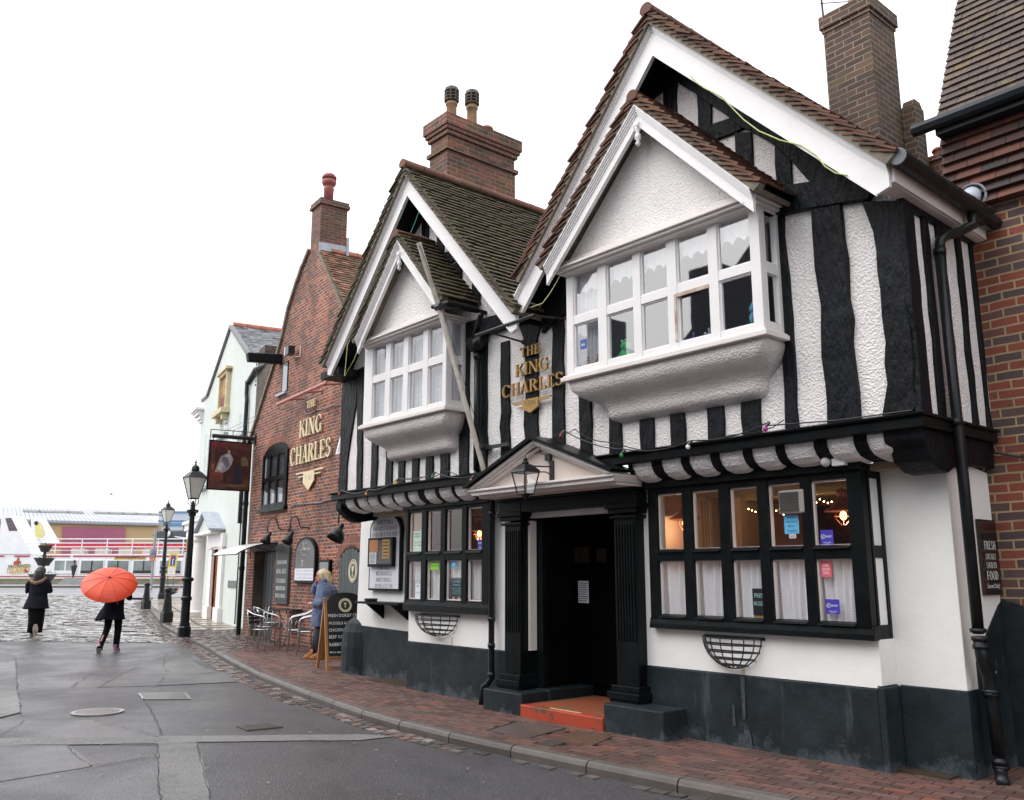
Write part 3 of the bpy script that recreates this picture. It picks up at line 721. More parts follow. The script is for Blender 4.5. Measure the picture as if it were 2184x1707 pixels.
# pavement
PAV_BACK = [(12, 8.2), (-3.0, 8.2), (-13.2, 8.6), (-13.2, 9.4), (-24, 11.0), (-30, 12.6), (-36, 15), (-40, 17)]
pv = MB(); kk = [(p[0], p[1]) for p in kerb_pts(.6, 9, -45.4, .07)]
grid_poly(pv, kk + [(-47, 18), (-36, 22)] + PAV_BACK[::-1][2:] , 2, .088)
struct(pv.build('pavement', SETT_J))
kb = MB(); kp = kerb_pts(.9, 8, -45.4, .07)
for a, b_ in zip(kp, kp[1:]):
    L = math.hypot(b_[0] - a[0], b_[1] - a[1]); cx_, cy_ = (a[0] + b_[0]) / 2, (a[1] + b_[1]) / 2
    an = math.atan2(b_[1] - a[1], b_[0] - a[0]); z_ = gz(cx_); nx, ny = math.sin(an), -math.cos(an)
    dirv = Vector((math.cos(an), math.sin(an), 0)); nv = Vector((-nx, -ny, 0))
    prof = [(-.075, -.12), (.075, -.12), (.075, .055), (.062, .083), (.04, .096), (-.075, .10)]
    rings = []
    for s2 in (-L / 2 + .006, L / 2 - .006):
        rings.append([tuple(Vector((cx_, cy_, z_)) + dirv * s2 + nv * p[0] + Vector((0, 0, p[1]))) for p in prof])
    kb.loft(rings)
ob_k = kb.build('kerb', KERBM); struct(ob_k)
def inside(poly, x, y):
    c = False; j = len(poly) - 1
    for i in range(len(poly)):
        if (poly[i][1] > y) != (poly[j][1] > y) and x < (poly[j][0] - poly[i][0]) * (y - poly[i][1]) / (poly[j][1] - poly[i][1]) + poly[i][0]: c = not c
        j = i
    return c
COVER = [G('p', *q, .1)[:2] for q in [(40, 455), (225, 398), (515, 440), (305, 498)]]
GRATE = [G('p', *q, .1)[:2] for q in [(475, 490), (600, 452), (800, 490), (680, 545)]]
COVER2 = [G('p', *q, .1)[:2] for q in [(345, 533), (420, 508), (512, 528), (440, 550)]]
pb = MB(); bl, bw = .2, .1
# stretcher-laid brick paving, courses running with the kerb
d_ = .16; r_ = 0
while d_ < 4.2:
    pts = kerb_pts(.205, 6, -18.2, d_)
    for i, (x_, y_, a) in enumerate(pts):
        j = .1025 if r_ % 2 else 0
        x2, y2 = x_ + j * math.cos(a), y_ + j * math.sin(a)
        back = 7.9 if x2 > -3.2 else 7.25 if x2 > -12.4 else 9.3
        if y2 > back or any(inside(c, x2, y2) for c in (COVER, GRATE, COVER2)): continue
        if x2 < -16.9 - (y2 - 6.9) * .9 : continue
        pb.rbox((x2, y2, gz(x2) + .072 + random.uniform(-.001, .001)), .194, .092, .06, a, (random.gauss(0, .003), random.gauss(0, .003)))
    d_ += .102; r_ += 1
struct(pb.build('brick_paving', PAVER))
cb = MB()
d_ = .2
while d_ < 4.3:
    for (x_, y_, a) in kerb_pts(.15, -16.6, -24.5, d_):
        if x_ > -17.0 - (y_ - 6.9) * .9 or d_ > 3.0 or x_ < -22.6 - (y_ - 8) * .3: continue
        cb.rbox((x_ + random.uniform(-.02, .02), y_, gz(x_) + .062 + random.uniform(-.005, .005)), .135 + random.uniform(-.02, .01), .105, .07, a + random.uniform(-.05, .05), (random.gauss(0, .04), random.gauss(0, .03)))
    d_ += .118
tag(cb.build('pavement_setts', SETT_D), 'small uneven setts in the pavement before the lamp post', 'setts', kind='structure')
sb = MB(); d_ = .5
while d_ < 6.5:
    pts = kerb_pts(.95, -21, -45, d_)
    for i, (x_, y_, a) in enumerate(pts):
        if x_ > -22.9 - (y_ - 8) * .3: continue
        lx = .93; sb.rbox((x_ + .3 * (int(d_) % 2), y_, gz(x_) + .066 + random.uniform(-.003, .003)), lx, .62, .07, a, (random.gauss(0, .004), random.gauss(0, .004)))
    d_ += .64
struct(sb.build('stone_paving', SLABM))
# covers and gratings
GRID = mk('cast_iron_grating', (.06, .055, .05), (.11, .10, .09), 20, .5, .3)
COVM = mk('wet_iron_cover', (.20, .20, .20), (.30, .29, .28), 14, .3, .3, metal=.3)
def cover(name, pts, lab, cat, m_, bars=8, zo=.018, frame=.03, cross=True):
    p = [Vector(q) for q in pts]; c = sum(p, Vector()) / 4; t = thing(name, lab, cat, (c.x, c.y, gz(c.x) + zo - .012))
    fm = MB(); z1 = c.z
    def at(u, v, dz=0): q = p[0] * (1 - u) * (1 - v) + p[1] * u * (1 - v) + p[2] * u * v + p[3] * (1 - u) * v; return (q.x, q.y, z1 + dz)
    def bar(u0, v0, u1, v1, h=.004, b0=-.02):
        fm.hexa([at(u0, v0, b0), at(u1, v0, b0), at(u1, v1, b0), at(u0, v1, b0), at(u0, v0, h), at(u1, v0, h), at(u1, v1, h), at(u0, v1, h)])
    f = .05
    bar(0, 0, 1, f); bar(0, 1 - f, 1, 1); bar(0, f, f, 1 - f); bar(1 - f, f, 1, 1 - f)
    fm.build('frame', m_, t)
    fm = MB()
    for i in range(bars):
        u = f + (1 - 2 * f) * (i + .5) / bars; bar(u - .3 * (1 - 2 * f) / bars, f + .002, u + .3 * (1 - 2 * f) / bars, 1 - f - .002, .003)
    if cross:
        for i in range(bars):
            v = f + (1 - 2 * f) * (i + .5) / bars; bar(f + .002, v - .22 * (1 - 2 * f) / bars, 1 - f - .002, v + .22 * (1 - 2 * f) / bars, .0045)
    fm.build('grid', m_, t)
    bk = MB(); bk.poly([at(f, f, -.004), at(1 - f, f, -.004), at(1 - f, 1 - f, -.004), at(f, 1 - f, -.004)]); bk.build('plate', CRACK if not cross else m_, t)
    return t
cover('inspection_cover', [G('r', *q, .012) for q in [(835, 615), (1130, 612), (1160, 650), (865, 652)]], 'rectangular grey metal access cover in the middle of the road', 'manhole cover', COVM, 16)
cover('drain_grate', [G('r', *q, .012) for q in [(1435, 815), (1640, 795), (1720, 818), (1500, 840)]], 'small dark square drain grate in the road nearest the kerb', 'drain grate', GRID, 7)
cover('drain_grate', [G('p', *q, .105) for q in [(475, 490), (600, 452), (800, 490), (680, 545)]], 'rusty slotted drain grate in the brick pavement by the doorstep', 'drain grate', mk('rusty_grating', (.10, .055, .035), (.14, .075, .05), 20, .6), 9, cross=False)
cover('inspection_cover', [G('p', *q, .105) for q in [(345, 533), (420, 508), (512, 528), (440, 550)]], 'smallest dark iron cover in the pavement beside the kerb', 'manhole cover', GRID, 6)
t = thing('pavement_cover', 'large dark concrete cover slab in the brick pavement below the doorstep', 'access cover', G('p', 270, 450, .1))
p = [G('p', *q, .104) for q in [(40, 455), (225, 398), (515, 440), (305, 498)]]
m_ = MB(); m_.hexa([(q[0], q[1], .07) for q in p] + [(q[0], q[1], .104) for q in p]); m_.build('slab', mk('damp_concrete', (.12, .09, .078), (.085, .065, .058), 5, .45, .4, 40, .004), t)
m_ = MB()
for a, b_ in zip(p, p[1:] + p[:1]): m_.tube([(a[0], a[1], .102), (b_[0], b_[1], .102)], .009, 6)
m_.build('edge_joint', CRACK, t)
c = [G('r', *q) for q in [(425, 745), (755, 725), (590, 708), (590, 768)]]
cc = ((c[0][0] + c[1][0]) / 2, (c[0][1] + c[1][1]) / 2); rad = math.dist(c[0][:2], c[1][:2]) / 2
t = thing('manhole_cover', 'round pale iron manhole cover in the road on the left', 'manhole cover', (cc[0], cc[1], 0))
m_ = MB(); m_.lathe([(rad - .05, .006), (rad - .05, .018), (rad, .018), (rad, 0)], cc[0], cc[1], 0, 36); m_.build('ring', COVM, t)
m_ = MB(); m_.lathe([(rad - .055, 0), (rad - .055, .013), (.001, .013)], cc[0], cc[1], 0, 32)
for i in range(-8, 9):
    for j in range(-8, 9):
        x_, y_ = i * rad / 9.5, j * rad / 9.5
        if math.hypot(x_, y_) < rad * .82: m_.box(cc[0] + x_ - .012, cc[0] + x_ + .012, cc[1] + y_ - .012, cc[1] + y_ + .012, .012, .018)
m_.build('lid', COVM, t)
# ------------------------------------------------------------------ the half-timbered pub
YU, YL, YR, XC = 6.60, 6.87, 7.12, -3.0      # upper wall, lower window wall, recessed wall, right corner
pub = thing('half_timbered_pub', 'large black and white half timbered pub with twin gables and a pedimented doorway', 'pub', (-7.4, 7.4, .09))
rng = random.Random(3)
def gable_line(xp, zp, x, sl): return zp - abs(x - xp) * sl
# walls
w = MB()
w.prism([(-11.78, 2.79), (XC, 2.79), (XC, 3.6), (-11.78, 3.6)], YU, YU + .2)
w.prism([(-11.78, 3.6), (-10.5, 3.6), (-10.5, 4.8), (-11.55, 4.8), (-11.78, 4.56)], YU, YU + .2)
w.prism([(-8.72, 3.6), (-6.42, 3.6), (-6.42, 4.8), (-8.72, 4.8)], YU, YU + .2)
w.prism([(-4.2, 3.6), (XC, 3.6), (XC, 4.62), (-3.12, 4.8), (-4.2, 4.8)], YU, YU + .2)
w.prism([(-11.55, 4.8), (-7.45, 4.8), (-9.5, 6.9)], YU, YU + .2)
w.prism([(-7.2, 4.8), (-3.12, 4.8), (-5.13, 6.92)], YU, YU + .2)
w.box(XC - .2, XC, YU + .2, 7.92, 2.76, 4.62)
w.box(-11.78, -11.6, YU + .2, 10.5, 2.79, 4.6)
w.build('upper_wall', ROUGHCAST, pub)
w = MB()
for x0, x1, z0, z1 in ((-10.26, -8.08, .72, 1.12), (-8.44, -8.08, 1.12, 2.72), (-6.1, -3.66, .72, 1.09), (-6.1, -5.9, 1.09, 2.72), (-10.26, -10.22, 1.12, 2.6)):
    w.box(x0, x1, YL, YL + .18, z0, z1)
w.box(-3.66, -3.62, YL, YR, .74, 1.09); w.box(-3.68, -3.083, YR, YR + .2, .72, 2.6)
w.prism([(-12.35, .82), (-10.26, .775), (-10.26, 2.75), (-12.3, 2.75)], 7.3, 7.5)
w.prismx([(YR + .004, .73), (7.18, .73), (7.32, .94), (7.55, 1.14), (7.83, 1.35), (7.895, 1.38), (7.895, 2.44), (7.6, 2.47), (YR + .004, 2.47)], -3.2, -3.08)
w.build('lower_wall', RENDER, pub)
w = MB()
w.box(-10.27, -8.10, YL - .012, YL + .18, .07, .715); w.box(-6.05, -3.655, YL - .012, YL + .18, .07, .715)
w.box(-3.655, -3.6, YL - .012, YR - .002, .07, .73); w.box(-3.60, -3.07, YR - .012, YR + .2, .07, .735)
w.prismx([(YR + .2, .07), (YR + .2, .78), (7.32, .94), (7.55, 1.14), (7.83, 1.35), (7.897, 1.38), (7.897, .07)], -3.3, -3.072)
w.prism([(-12.4, .07), (-10.28, .07), (-10.28, .78), (-12.4, .83)], 7.288, 7.5)
rg = []
for z_, rr_ in ((.07, .36), (.5, .36), (.72, .34), (.85, .29), (.93, .2), (.96, .08)):
    rg.append([(-12.42 + rr_ * math.cos(R(a)), 7.5 + rr_ * math.sin(R(a)), z_) for a in range(0, 360, 20)])
w.loft(rg)
w.build('plinth', PLINTH, pub, bevel=.01)
# timbers: hand-hewn, with wandering edges
def timber_or_shade(pts, y0=YU - .028, y1=YU + .02, name='timber_or_shade', wob=.007, parent=None, fr=None, n_=.16):
    out_ = []
    for (a, b_) in zip(pts, pts[1:] + pts[:1]):
        L = math.dist(a, b_); n = max(1, int(L / n_)); dx, dz = (b_[0] - a[0]) / (L or 1), (b_[1] - a[1]) / (L or 1)
        for i in range(n):
            t = i / n; j = rng.gauss(0, wob) if 0 < i < n else 0
            out_.append((a[0] + (b_[0] - a[0]) * t - dz * j, a[1] + (b_[1] - a[1]) * t + dx * j))
    m_ = MB(); m_.prism(out_, y0, y1); return m_.build(name, BLACK, parent or pub, sp=fr, bevel=.008)
def tz(z, *q, y=YU - .02): return [W.P(z, a, b_, y) for a, b_ in q]
def stud(z, xl, xr, ymid, z0, z1, lean=0):
    a = W.P(z, xl, ymid, YU - .02)[0]; b_ = W.P(z, xr, ymid, YU - .02)[0]
    return timber_or_shade([(a, z0), (b_, z0), (b_ + lean + rng.gauss(0, .008), z1), (a + lean, z1)])
for xl, xr, zt in ((215, 290, 3.5), (395, 470, 3.3), (585, 665, 3.3), (770, 857, 3.3), (995, 1095, 3.3), (1210, 1320, 3.3)): stud('7', xl, xr, 1600, 2.80, zt)
for xl, xr, zt in ((1342, 1425, 4.6), (1540, 1620, 4.35), (1750, 1862, 4.1), (1985, 2085, 4.42)): stud('5', xl, xr, 900, 2.80, zt)
for xl, xr, zt in ((435, 485, 3.5), (560, 615, 3.5), (670, 720, 3.32), (785, 840, 3.32), (903, 960, 3.32), (1025, 1100, 3.32), (1185, 1265, 4.5)): stud('5', xl, xr, 1250, 2.80, zt)
timber_or_shade(tz('5', (315, 430), (370, 400), (365, 900), (355, 1440), (310, 1450), (318, 900)))
timber_or_shade([(-11.79, 2.8), (-11.56, 2.8), (-11.56, 3.2), (-11.45, 3.7), (-11.35, 4.1), (-11.34, 4.56), (-11.79, 4.56)])
timber_or_shade(tz('7', (1380, 280), (1465, 300), (1480, 600), (1505, 850), (1530, 1200), (1555, 1645), (1470, 1655), (1450, 1150), (1425, 900)))
timber_or_shade(tz('3', (160, 95), (322, 65), (365, 480), (400, 960), (432, 1285), (250, 1305), (240, 1080), (215, 780), (215, 640), (205, 590), (180, 430)), y0=YU - .05, wob=.009)
timber_or_shade([W.P('3', a, b_, YU - .02) for a, b_ in ((445, 60), (510, 230), (550, 560), (580, 850), (590, 1080), (560, 1268))] + [(XC - .006, 2.82), (XC - .006, 4.5)], y0=YU - .055, wob=.008)
timber_or_shade(tz('5', (1700, -60), (1880, -60), (1880, 60), (1855, 150), (1845, 320), (1755, 330), (1735, 160), (1700, 60)))
# side wall post and studs on the right return
def side_stud(y0, y1, z0=2.80, z1=4.46, x1=XC + .03):
    m_ = MB(); n = 8; pts = [(y0 + rng.gauss(0, .008), z0 + (z1 - z0) * i / n) for i in range(n + 1)] + [(y1 + rng.gauss(0, .008), z1 - (z1 - z0) * i / n) for i in range(n + 1)]
    m_.prismx(pts, XC - .02, x1); return m_.build('timber_or_shade', BLACK, pub, bevel=.006)
side_stud(YU - .05, 6.72, x1=XC + .034); side_stud(6.88, 6.98); side_stud(7.14, 7.26); side_stud(7.50, 7.58); side_stud(7.78, 7.83)
m_ = MB(); m_.box(XC - .02, XC + .036, YU - .06, 7.86, 4.44, 4.56); m_.build('timber_or_shade', BLACK, pub)
# gable timbers, with black plates standing in for shade
zb = lambda *q: tz('1', *q)
timber_or_shade(zb((375, 370), (560, 470), (760, 590), (1000, 740), (1200, 880), (1400, 1010), (1560, 1110), (1700, 1190), (1720, 1240), (1410, 1220), (1330, 1130), (1270, 1060), (1150, 960), (1010, 880), (940, 850), (860, 780), (740, 700), (640, 625), (510, 542), (420, 600), (350, 665), (250, 610)), y0=YU - .06)  # curved brace; its left end is a black wedge painting the soffit shade
timber_or_shade(zb((420, 600), (512, 545), (512, 775), (425, 720)))
timber_or_shade(zb((645, 622), (742, 700), (742, 840), (690, 855), (655, 862)))
timber_or_shade(zb((660, 862), (890, 782), (975, 855), (760, 942)), y0=YU - .036)
timber_or_shade(zb((898, 885), (1010, 880), (1022, 1128), (905, 1045)))
timber_or_shade(zb((1165, 970), (1272, 1062), (1282, 1250), (1180, 1228)))
timber_or_shade(zb((1150, 1300), (1215, 1250), (1400, 1222), (1600, 1188), (1720, 1200), (1830, 1290), (1800, 1338), (1600, 1368), (1350, 1410), (1232, 1438), (1150, 1440)), y0=YU - .066)
zb = lambda *q: tz('4', *q)
timber_or_shade(zb((770, 375), (930, 565), (870, 540), (870, 580), (800, 700), (640, 640)), y0=YU - .07)  # black wedge painting the soffit shade in the left peak
timber_or_shade(zb((868, 540), (927, 582), (922, 735), (868, 712)))
timber_or_shade(zb((998, 655), (1057, 722), (1052, 862), (998, 832)))
timber_or_shade(zb((1005, 885), (1130, 838), (1200, 905), (1080, 965)), y0=YU - .036)
timber_or_shade(zb((1135, 955), (1212, 925), (1202, 1125), (1140, 1060)))
timber_or_shade(zb((1297, 1045), (1367, 1150), (1360, 1285), (1295, 1280)))
timber_or_shade(zb((1430, 1185), (1468, 1285), (1500, 1285), (1520, 1260)))
timber_or_shade([(-8.62, 4.50), (-7.3, 4.50), (-7.3, 4.68), (-8.62, 4.74)], y0=YU - .066)
timber_or_shade([(-7.2, 4.80), (-7.2, 4.3), (-6.95, 4.42), (-6.7, 4.45), (-6.5, 4.45), (-6.5, 5.5)], y0=YU - .06)  # black plate painting the shade in the valley beside the wide bay
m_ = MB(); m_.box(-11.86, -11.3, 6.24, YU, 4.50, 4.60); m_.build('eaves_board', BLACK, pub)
# jetty: fascia, coved underside with black joists and white plaster between
m_ = MB(); m_.box(-11.86, XC + .05, 6.50, 6.62, 2.68, 2.775); m_.prismx([(6.47, 2.765), (6.60, 2.80), (6.60, 2.82), (6.46, 2.785)], -11.88, XC + .07)
m_.box(XC - .02, XC + .05, 6.62, 7.86, 2.68, 2.775); m_.prismz([(XC + .04, 6.47), (XC + .075, 6.47), (XC + .075, 7.86), (XC + .04, 7.86)], 2.765, 2.79)
m_.build('jetty_fascia', BLACKS, pub, bevel=.006)
prof = [(6.60, 2.69), (6.605, 2.63), (6.64, 2.575), (6.70, 2.535), (6.78, 2.515), (6.90, 2.50)]
def cove(x0, x1, puff, name, mat_):
    rings = []
    n = 6
    for i in range(n + 1):
        t = i / n; x = x0 + (x1 - x0) * t; e = puff * (1 - (2 * t - 1) ** 4)
        rings.append([(x, p[0] - e, p[1] - e * .8) for p in prof] + [(x, 6.95, 2.55), (x, 6.95, 2.72), (x, 6.62, 2.72)])
    m_ = MB(); m_.loft(rings); return m_.build(name, mat_, pub, smooth=False)
wr = [W.P('8', x, 190, 6.66)[0] for x in (75, 190, 255, 370, 425, 550, 610, 750, 810, 950, 1010, 1185, 1270, 1430, 1515, 1665)]
wlx = [W.P('5', x, 1500, 6.66)[0] for x in (250, 320, 350, 430, 440, 520, 550, 640, 660, 750, 780, 865, 920, 1010, 1045, 1150, 1180, 1290)]
for L in (wr, wlx):
    for i in range(0, len(L), 2): cove(L[i], L[i + 1], .022, 'plaster_panel', ROUGHCAST)
cove(-11.84, -8.2, .0, 'jetty_cove', BLACK); cove(-5.98, -3.3, .0, 'jetty_cove', BLACK)
m_ = MB(); m_.prismx([(6.56, 2.70), (6.57, 2.60), (6.66, 2.55), (6.70, 2.45), (6.85, 2.38), (7.0, 2.37), (7.1, 2.42), (7.6, 2.47), (7.88, 2.47), (7.88, 2.70)], -3.3, XC + .0)
m_.prismx([(6.6, 2.55), (6.75, 2.42), (6.9, 2.36), (7.25, 2.42), (7.25, 2.6), (6.6, 2.68)], -11.9, -11.72); m_.box(-11.84, -10.3, 6.9, 7.32, 2.52, 2.6)
m_.build('corner_bracket', BLACK, pub, bevel=.02)
# roofs: courses of single tiles over a slab
def slope(mb, xr, zr, sl, x_e, y0, y1, tmi=0, g=.1, tw=.166, th=.018, j=.005, lift_=.062):
    s_ = -1 if x_e < xr else 1; an = math.atan(sl); ux, uz = s_ * math.cos(an), -math.sin(an); nx, nz = s_ * math.sin(an), math.cos(an)
    L = abs(x_e - xr) / math.cos(an); k = 0; c = L
    while c > -.02:
        y = y0 - rng.uniform(0, .03) + (tw / 2 if k % 2 else 0); first = True
        if k % 2: y = y0 - rng.uniform(0, .012)
        while y < y1 - .01:
            w_ = (tw / 2 if (k % 2 and first) else tw); first = False
            ye = min(y + w_ - .004, y1); lo = c + rng.uniform(-.006, .006); up = max(lo - .21, 0); l0 = lift_ + rng.uniform(-j, j); tl = rng.uniform(-j, j) * .7
            p = []
            for lift in (0, th):
                for (s2, yy, lf) in ((lo, y, l0 - tl), (lo, ye, l0 + tl), (up, ye, .012), (up, y, .012)):
                    h = lf + lift
                    p.append((xr + ux * s2 + nx * h, yy, zr + uz * s2 + nz * h))
            mb.hexa(p, tmi); y += w_
        c -= g; k += 1
def slab(mb, xr, zr, sl, x_e, y0, y1, th=.05, mi=1):
    s_ = -1 if x_e < xr else 1; an = math.atan(sl); nx, nz = s_ * math.sin(an), math.cos(an); ze = zr - abs(x_e - xr) * sl
    mb.prism([(xr, zr), (x_e, ze), (x_e - nx * th, ze - nz * th), (xr, zr - th / math.cos(an))][::s_], y0, y1, mi)
def ridge(mb, x, z, y0, y1, r=.105, mi=2, seg=.33, rough=0):
    y = y0
    while y < y1 - .02:
        ye = min(y + seg - .008, y1); rg = []
        for yy, k in ((y, 1.06), (y + .03, 1.0), (ye, .97)):
            rg.append([(x + r * k * math.cos(a) * 1.05, yy, z - .05 + r * k * math.sin(a)) for a in [R(-10 + 200 * i / 9) for i in range(10)]] + [(x - r * .8 * k, yy, z - .09), (x + r * .8 * k, yy, z - .09)])
        mb.loft(rg, mi); y += seg
def verge(mb, xr, zr, sl, x_e, y0, mi=0):
    s_ = -1 if x_e < xr else 1; an = math.atan(sl); ux, uz = s_ * math.cos(an), -math.sin(an); nx, nz = s_ * math.sin(an), math.cos(an); L = abs(x_e - xr) / math.cos(an); c = L
    while c > .12:
        j = rng.uniform(-.008, .008); y = y0 + rng.uniform(-.014, .004); p = []
        for lf in (0, .02):
            for (s2, yy, h) in ((c + j, y, .052), (c + j, y0 + .1, .052), (max(c - .19 + j, 0), y0 + .1, -.034), (max(c - .19 + j, 0), y, -.034)): p.append((xr + ux * s2 + nx * (h + lf), yy, zr + uz * s2 + nz * (h + lf)))
        mb.hexa(p, mi); c -= .1
def under(mb, xr, zr, sl, x_e, y0, y1, mi=1):
    """mortar bedding seen between the tile ends along the verge"""
    s_ = -1 if x_e < xr else 1; an = math.atan(sl); ux, uz = s_ * math.cos(an), -math.sin(an); nx, nz = s_ * math.sin(an), math.cos(an); L = abs(x_e - xr) / math.cos(an)
    p = [(xr, zr), (xr + ux * L, zr + uz * L), (xr + ux * L + nx * .042, zr + uz * L + nz * .042), (xr + nx * .042, zr + nz * .042)]
    mb.prism(p[::s_], y0 + .018, y1, mi)
def roof(name, xr, zr, sR, xR, sL, xL, y0, y1, mats, rid=True, lab=None, rr=.07):
    mb = MB()
    for sl, xe in ((sR, xR), (sL, xL)):
        slope(mb, xr, zr, sl, xe, y0, y1); slab(mb, xr, zr, sl, xe, y0 + .01, y1); under(mb, xr, zr, sl, xe, y0, y0 + .12); verge(mb, xr, zr, sl, xe, y0)
    if rid: ridge(mb, xr, zr + .12, y0 - .02, y1, rr)
    o = mb.build(name, mats, pub)
    if lab: o['label'] = lab
    return o
roof('roof', -5.14, 7.055, 1.04, -2.84, 1.10, -7.16, 6.12, 10.6, [TILE_R, MORTAR, RIDGE])
roof('roof', -9.52, 7.04, 1.10, -7.20, 1.11, -11.66, 6.12, 10.9, [TILE_L, MORTAR, RIDGE], lab='mossy tiled roof over the left gable')
# bargeboards with stepped moulding along the top edge
def barge(xp, zo, drop, sR, xR, sL, xL, y, name='bargeboard', th=.035, mould=3, par=None, mat_=WHITE, endcut=True, mw=.022):
    o = None
    for sl, xe, s_ in ((sR, xR, 1), (sL, xL, -1)):
        m_ = MB(); ze = zo - abs(xe - xp) * sl
        xi = xe - s_ * (.0 if not endcut else .10)
        p = [(xp, zo), (xe, ze), (xe, ze - drop * .55), (xi, ze - drop * .55 - .03) if endcut else (xe, ze - drop), (xi - s_ * .02, zo - abs(xi - s_ * .02 - xp) * sl - drop), (xp, zo - drop)]
        m_.prism(p[::s_], y, y + th)
        for k in range(mould):
            d0 = k * mw; a = .012 * (mould - k)
            m_.prism([(xp, zo - d0), (xe, ze - d0), (xe, ze - d0 - mw), (xp, zo - d0 - mw)][::s_], y - a, y + .001 * k)
        m_.prism([(xp, zo - drop + .022), (xe - s_ * .1, zo - abs(xe - s_ * .1 - xp) * sl - drop + .022), (xe - s_ * .1, zo - abs(xe - s_ * .1 - xp) * sl - drop - .004), (xp, zo - drop - .004)][::s_], y - .01, y + .002)
        o = m_.build(name, mat_, par or pub)
    return o
barge(-5.14, 6.99, .335, 1.04, -2.90, 1.10, -7.24, 6.20)
barge(-9.52, 6.975, .30, 1.10, -7.24, 1.11, -11.58, 6.205)
m_ = MB(); m_.prism([(-7.24, 4.72), (-7.42, 4.72), (-7.24, 4.45), (-7.06, 4.72)], 6.212, 6.25); m_.build('valley_board', WHITE, pub)
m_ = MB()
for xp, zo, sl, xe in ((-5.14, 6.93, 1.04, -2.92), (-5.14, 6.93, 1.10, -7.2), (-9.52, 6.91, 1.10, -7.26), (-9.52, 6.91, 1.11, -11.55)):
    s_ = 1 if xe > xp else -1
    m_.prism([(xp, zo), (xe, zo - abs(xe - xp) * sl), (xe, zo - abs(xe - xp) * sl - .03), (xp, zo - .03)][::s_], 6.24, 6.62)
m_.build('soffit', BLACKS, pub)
# eaves along the right-hand return: white fascia and soffit
m_ = MB(); m_.prismx([(6.24, 4.66), (6.24, 4.52), (7.88, 4.47), (7.88, 4.61)], -2.90, -2.875); m_.prismx([(6.24, 4.53), (6.24, 4.515), (7.88, 4.465), (7.88, 4.48)], -3.02, -2.90)
m_.build('fascia_board', WHITE2, pub)
m_ = MB(); m_.tube([(-2.80, 6.18, 4.67), (-2.80, 7.9, 4.60)], .062, 10); m_.build('gutter', PIPE, pub)
m_ = MB(); m_.lathe([(.066, 0), (.066, .012), (.001, .014)], 0, 0, 0, 14); m_.v = [(-2.80 + a, 6.17 - c_, 4.67 + b_) for a, b_, c_ in m_.v]; m_.build('gutter_end_cap', mk('dull_grey_cap', (.16, .17, .18), None, 6, .6), pub)
# chimneys
def stack(name, x0, x1, y0, y1, z0, z1, caps, mat_, par, lab=None, sp=None):
    m_ = MB(); m_.box(x0, x1, y0, y1, z0, z1)
    for (za, zb_, e) in caps: m_.box(x0 - e, x1 + e, y0 - e, y1 + e, za, zb_)
    o = m_.build(name, mat_, par, sp=sp)
    if lab: o['label'] = lab
    return o
ch = stack('chimney', -10.93, -10.45, 7.53, 8.93, 5.2, 8.20, ((8.165, 8.225, .04), (8.43, 8.50, .03), (8.50, 8.56, .06), (8.56, 8.75, .085)), BRICK_C, pub, 'broad red brick chimney with corbelled top and three pots')
m_ = MB(); m_.box(-10.92, -10.46, 7.54, 8.92, 8.2, 8.44); m_.build('shaft', BRICK_C, ch)
def pot(x, y, z, h, r, mat_, par, cowl=None, cap='cowl', sp=None):
    m_ = MB(); m_.lathe([(r * 1.1, 0), (r * 1.1, .04), (r, .06), (r * .92, h * .8), (r * 1.12, h * .82), (r * 1.12, h * .88), (r * .95, h * .9), (r * 1.0, h), (r * .8, h), (r * .8, h - .05)], x, y, z, 18)
    p = m_.build('chimney_pot', mat_, par, sp=sp, smooth=True)
    if cowl:
        m_ = MB(); k = r
        for i in range(4): m_.lathe([(k * 1.25, i * .055), (k * 1.4, i * .055 + .012), (k * 1.4, i * .055 + .024), (k * 1.2, i * .055 + .034)], x, y, z + h - .02, 16)
        for i in range(8): m_.tube([(x + k * 1.25 * math.cos(i * .785), y + k * 1.25 * math.sin(i * .785), z + h - .02), (x + k * 1.25 * math.cos(i * .785), y + k * 1.25 * math.sin(i * .785), z + h + .2)], .012, 4)
        m_.lathe([(k * 1.35, .19), (k * 1.2, .24), (k * .7, .27), (.001, .28)], x, y, z + h - .02, 16)
        m_.lathe([(k * .6, -.02), (k * .6, .2)], x, y, z + h, 10)
        m_.build(cap, SOOT, par, sp=sp)
pot(-10.70, 7.78, 8.75, .44, .088, POT_BUFF, ch, 1); pot(-10.70, 8.2, 8.75, .54, .088, POT_BUFF, ch, 1); pot(-10.70, 8.52, 8.75, .22, .1, TERRA, ch)
ch2 = stack('chimney', -4.84, -4.27, 9.0, 9.60, 5.2, 7.98, ((7.95, 8.0, .015), (8.0, 8.16, .035)), BRICK_D, pub, 'tall sooty brick chimney behind the right gable')
m_ = MB(); m_.box(-4.80, -4.31, 9.04, 9.56, 8.16, 8.22); m_.build('flaunching', mk('lichen_mortar', (.14, .12, .07), (.22, .17, .05), 9, .9), ch2)
m_ = MB(); m_.box(-4.28, -4.13, 9.62, 9.86, 5.2, 6.96); m_.prismx([(9.62, 6.96), (9.86, 6.96), (9.8, 7.04), (9.66, 7.04)], -4.27, -4.14); m_.build('shoulder', BRICK_D, ch2)
pot(-4.52, 9.25, 8.22, .4, .1, TERRA, ch2)
m_ = MB(); m_.tube([(-4.82, 9.0, 7.9), (-4.84, 8.98, 9.0)], .012, 6); m_.tube([(-4.84, 8.98, 8.35), (-4.5, 9.0, 8.2)], .006, 5); m_.tube([(-4.86, 8.98, 8.55), (-4.4, 9.05, 8.35)], .008, 5)
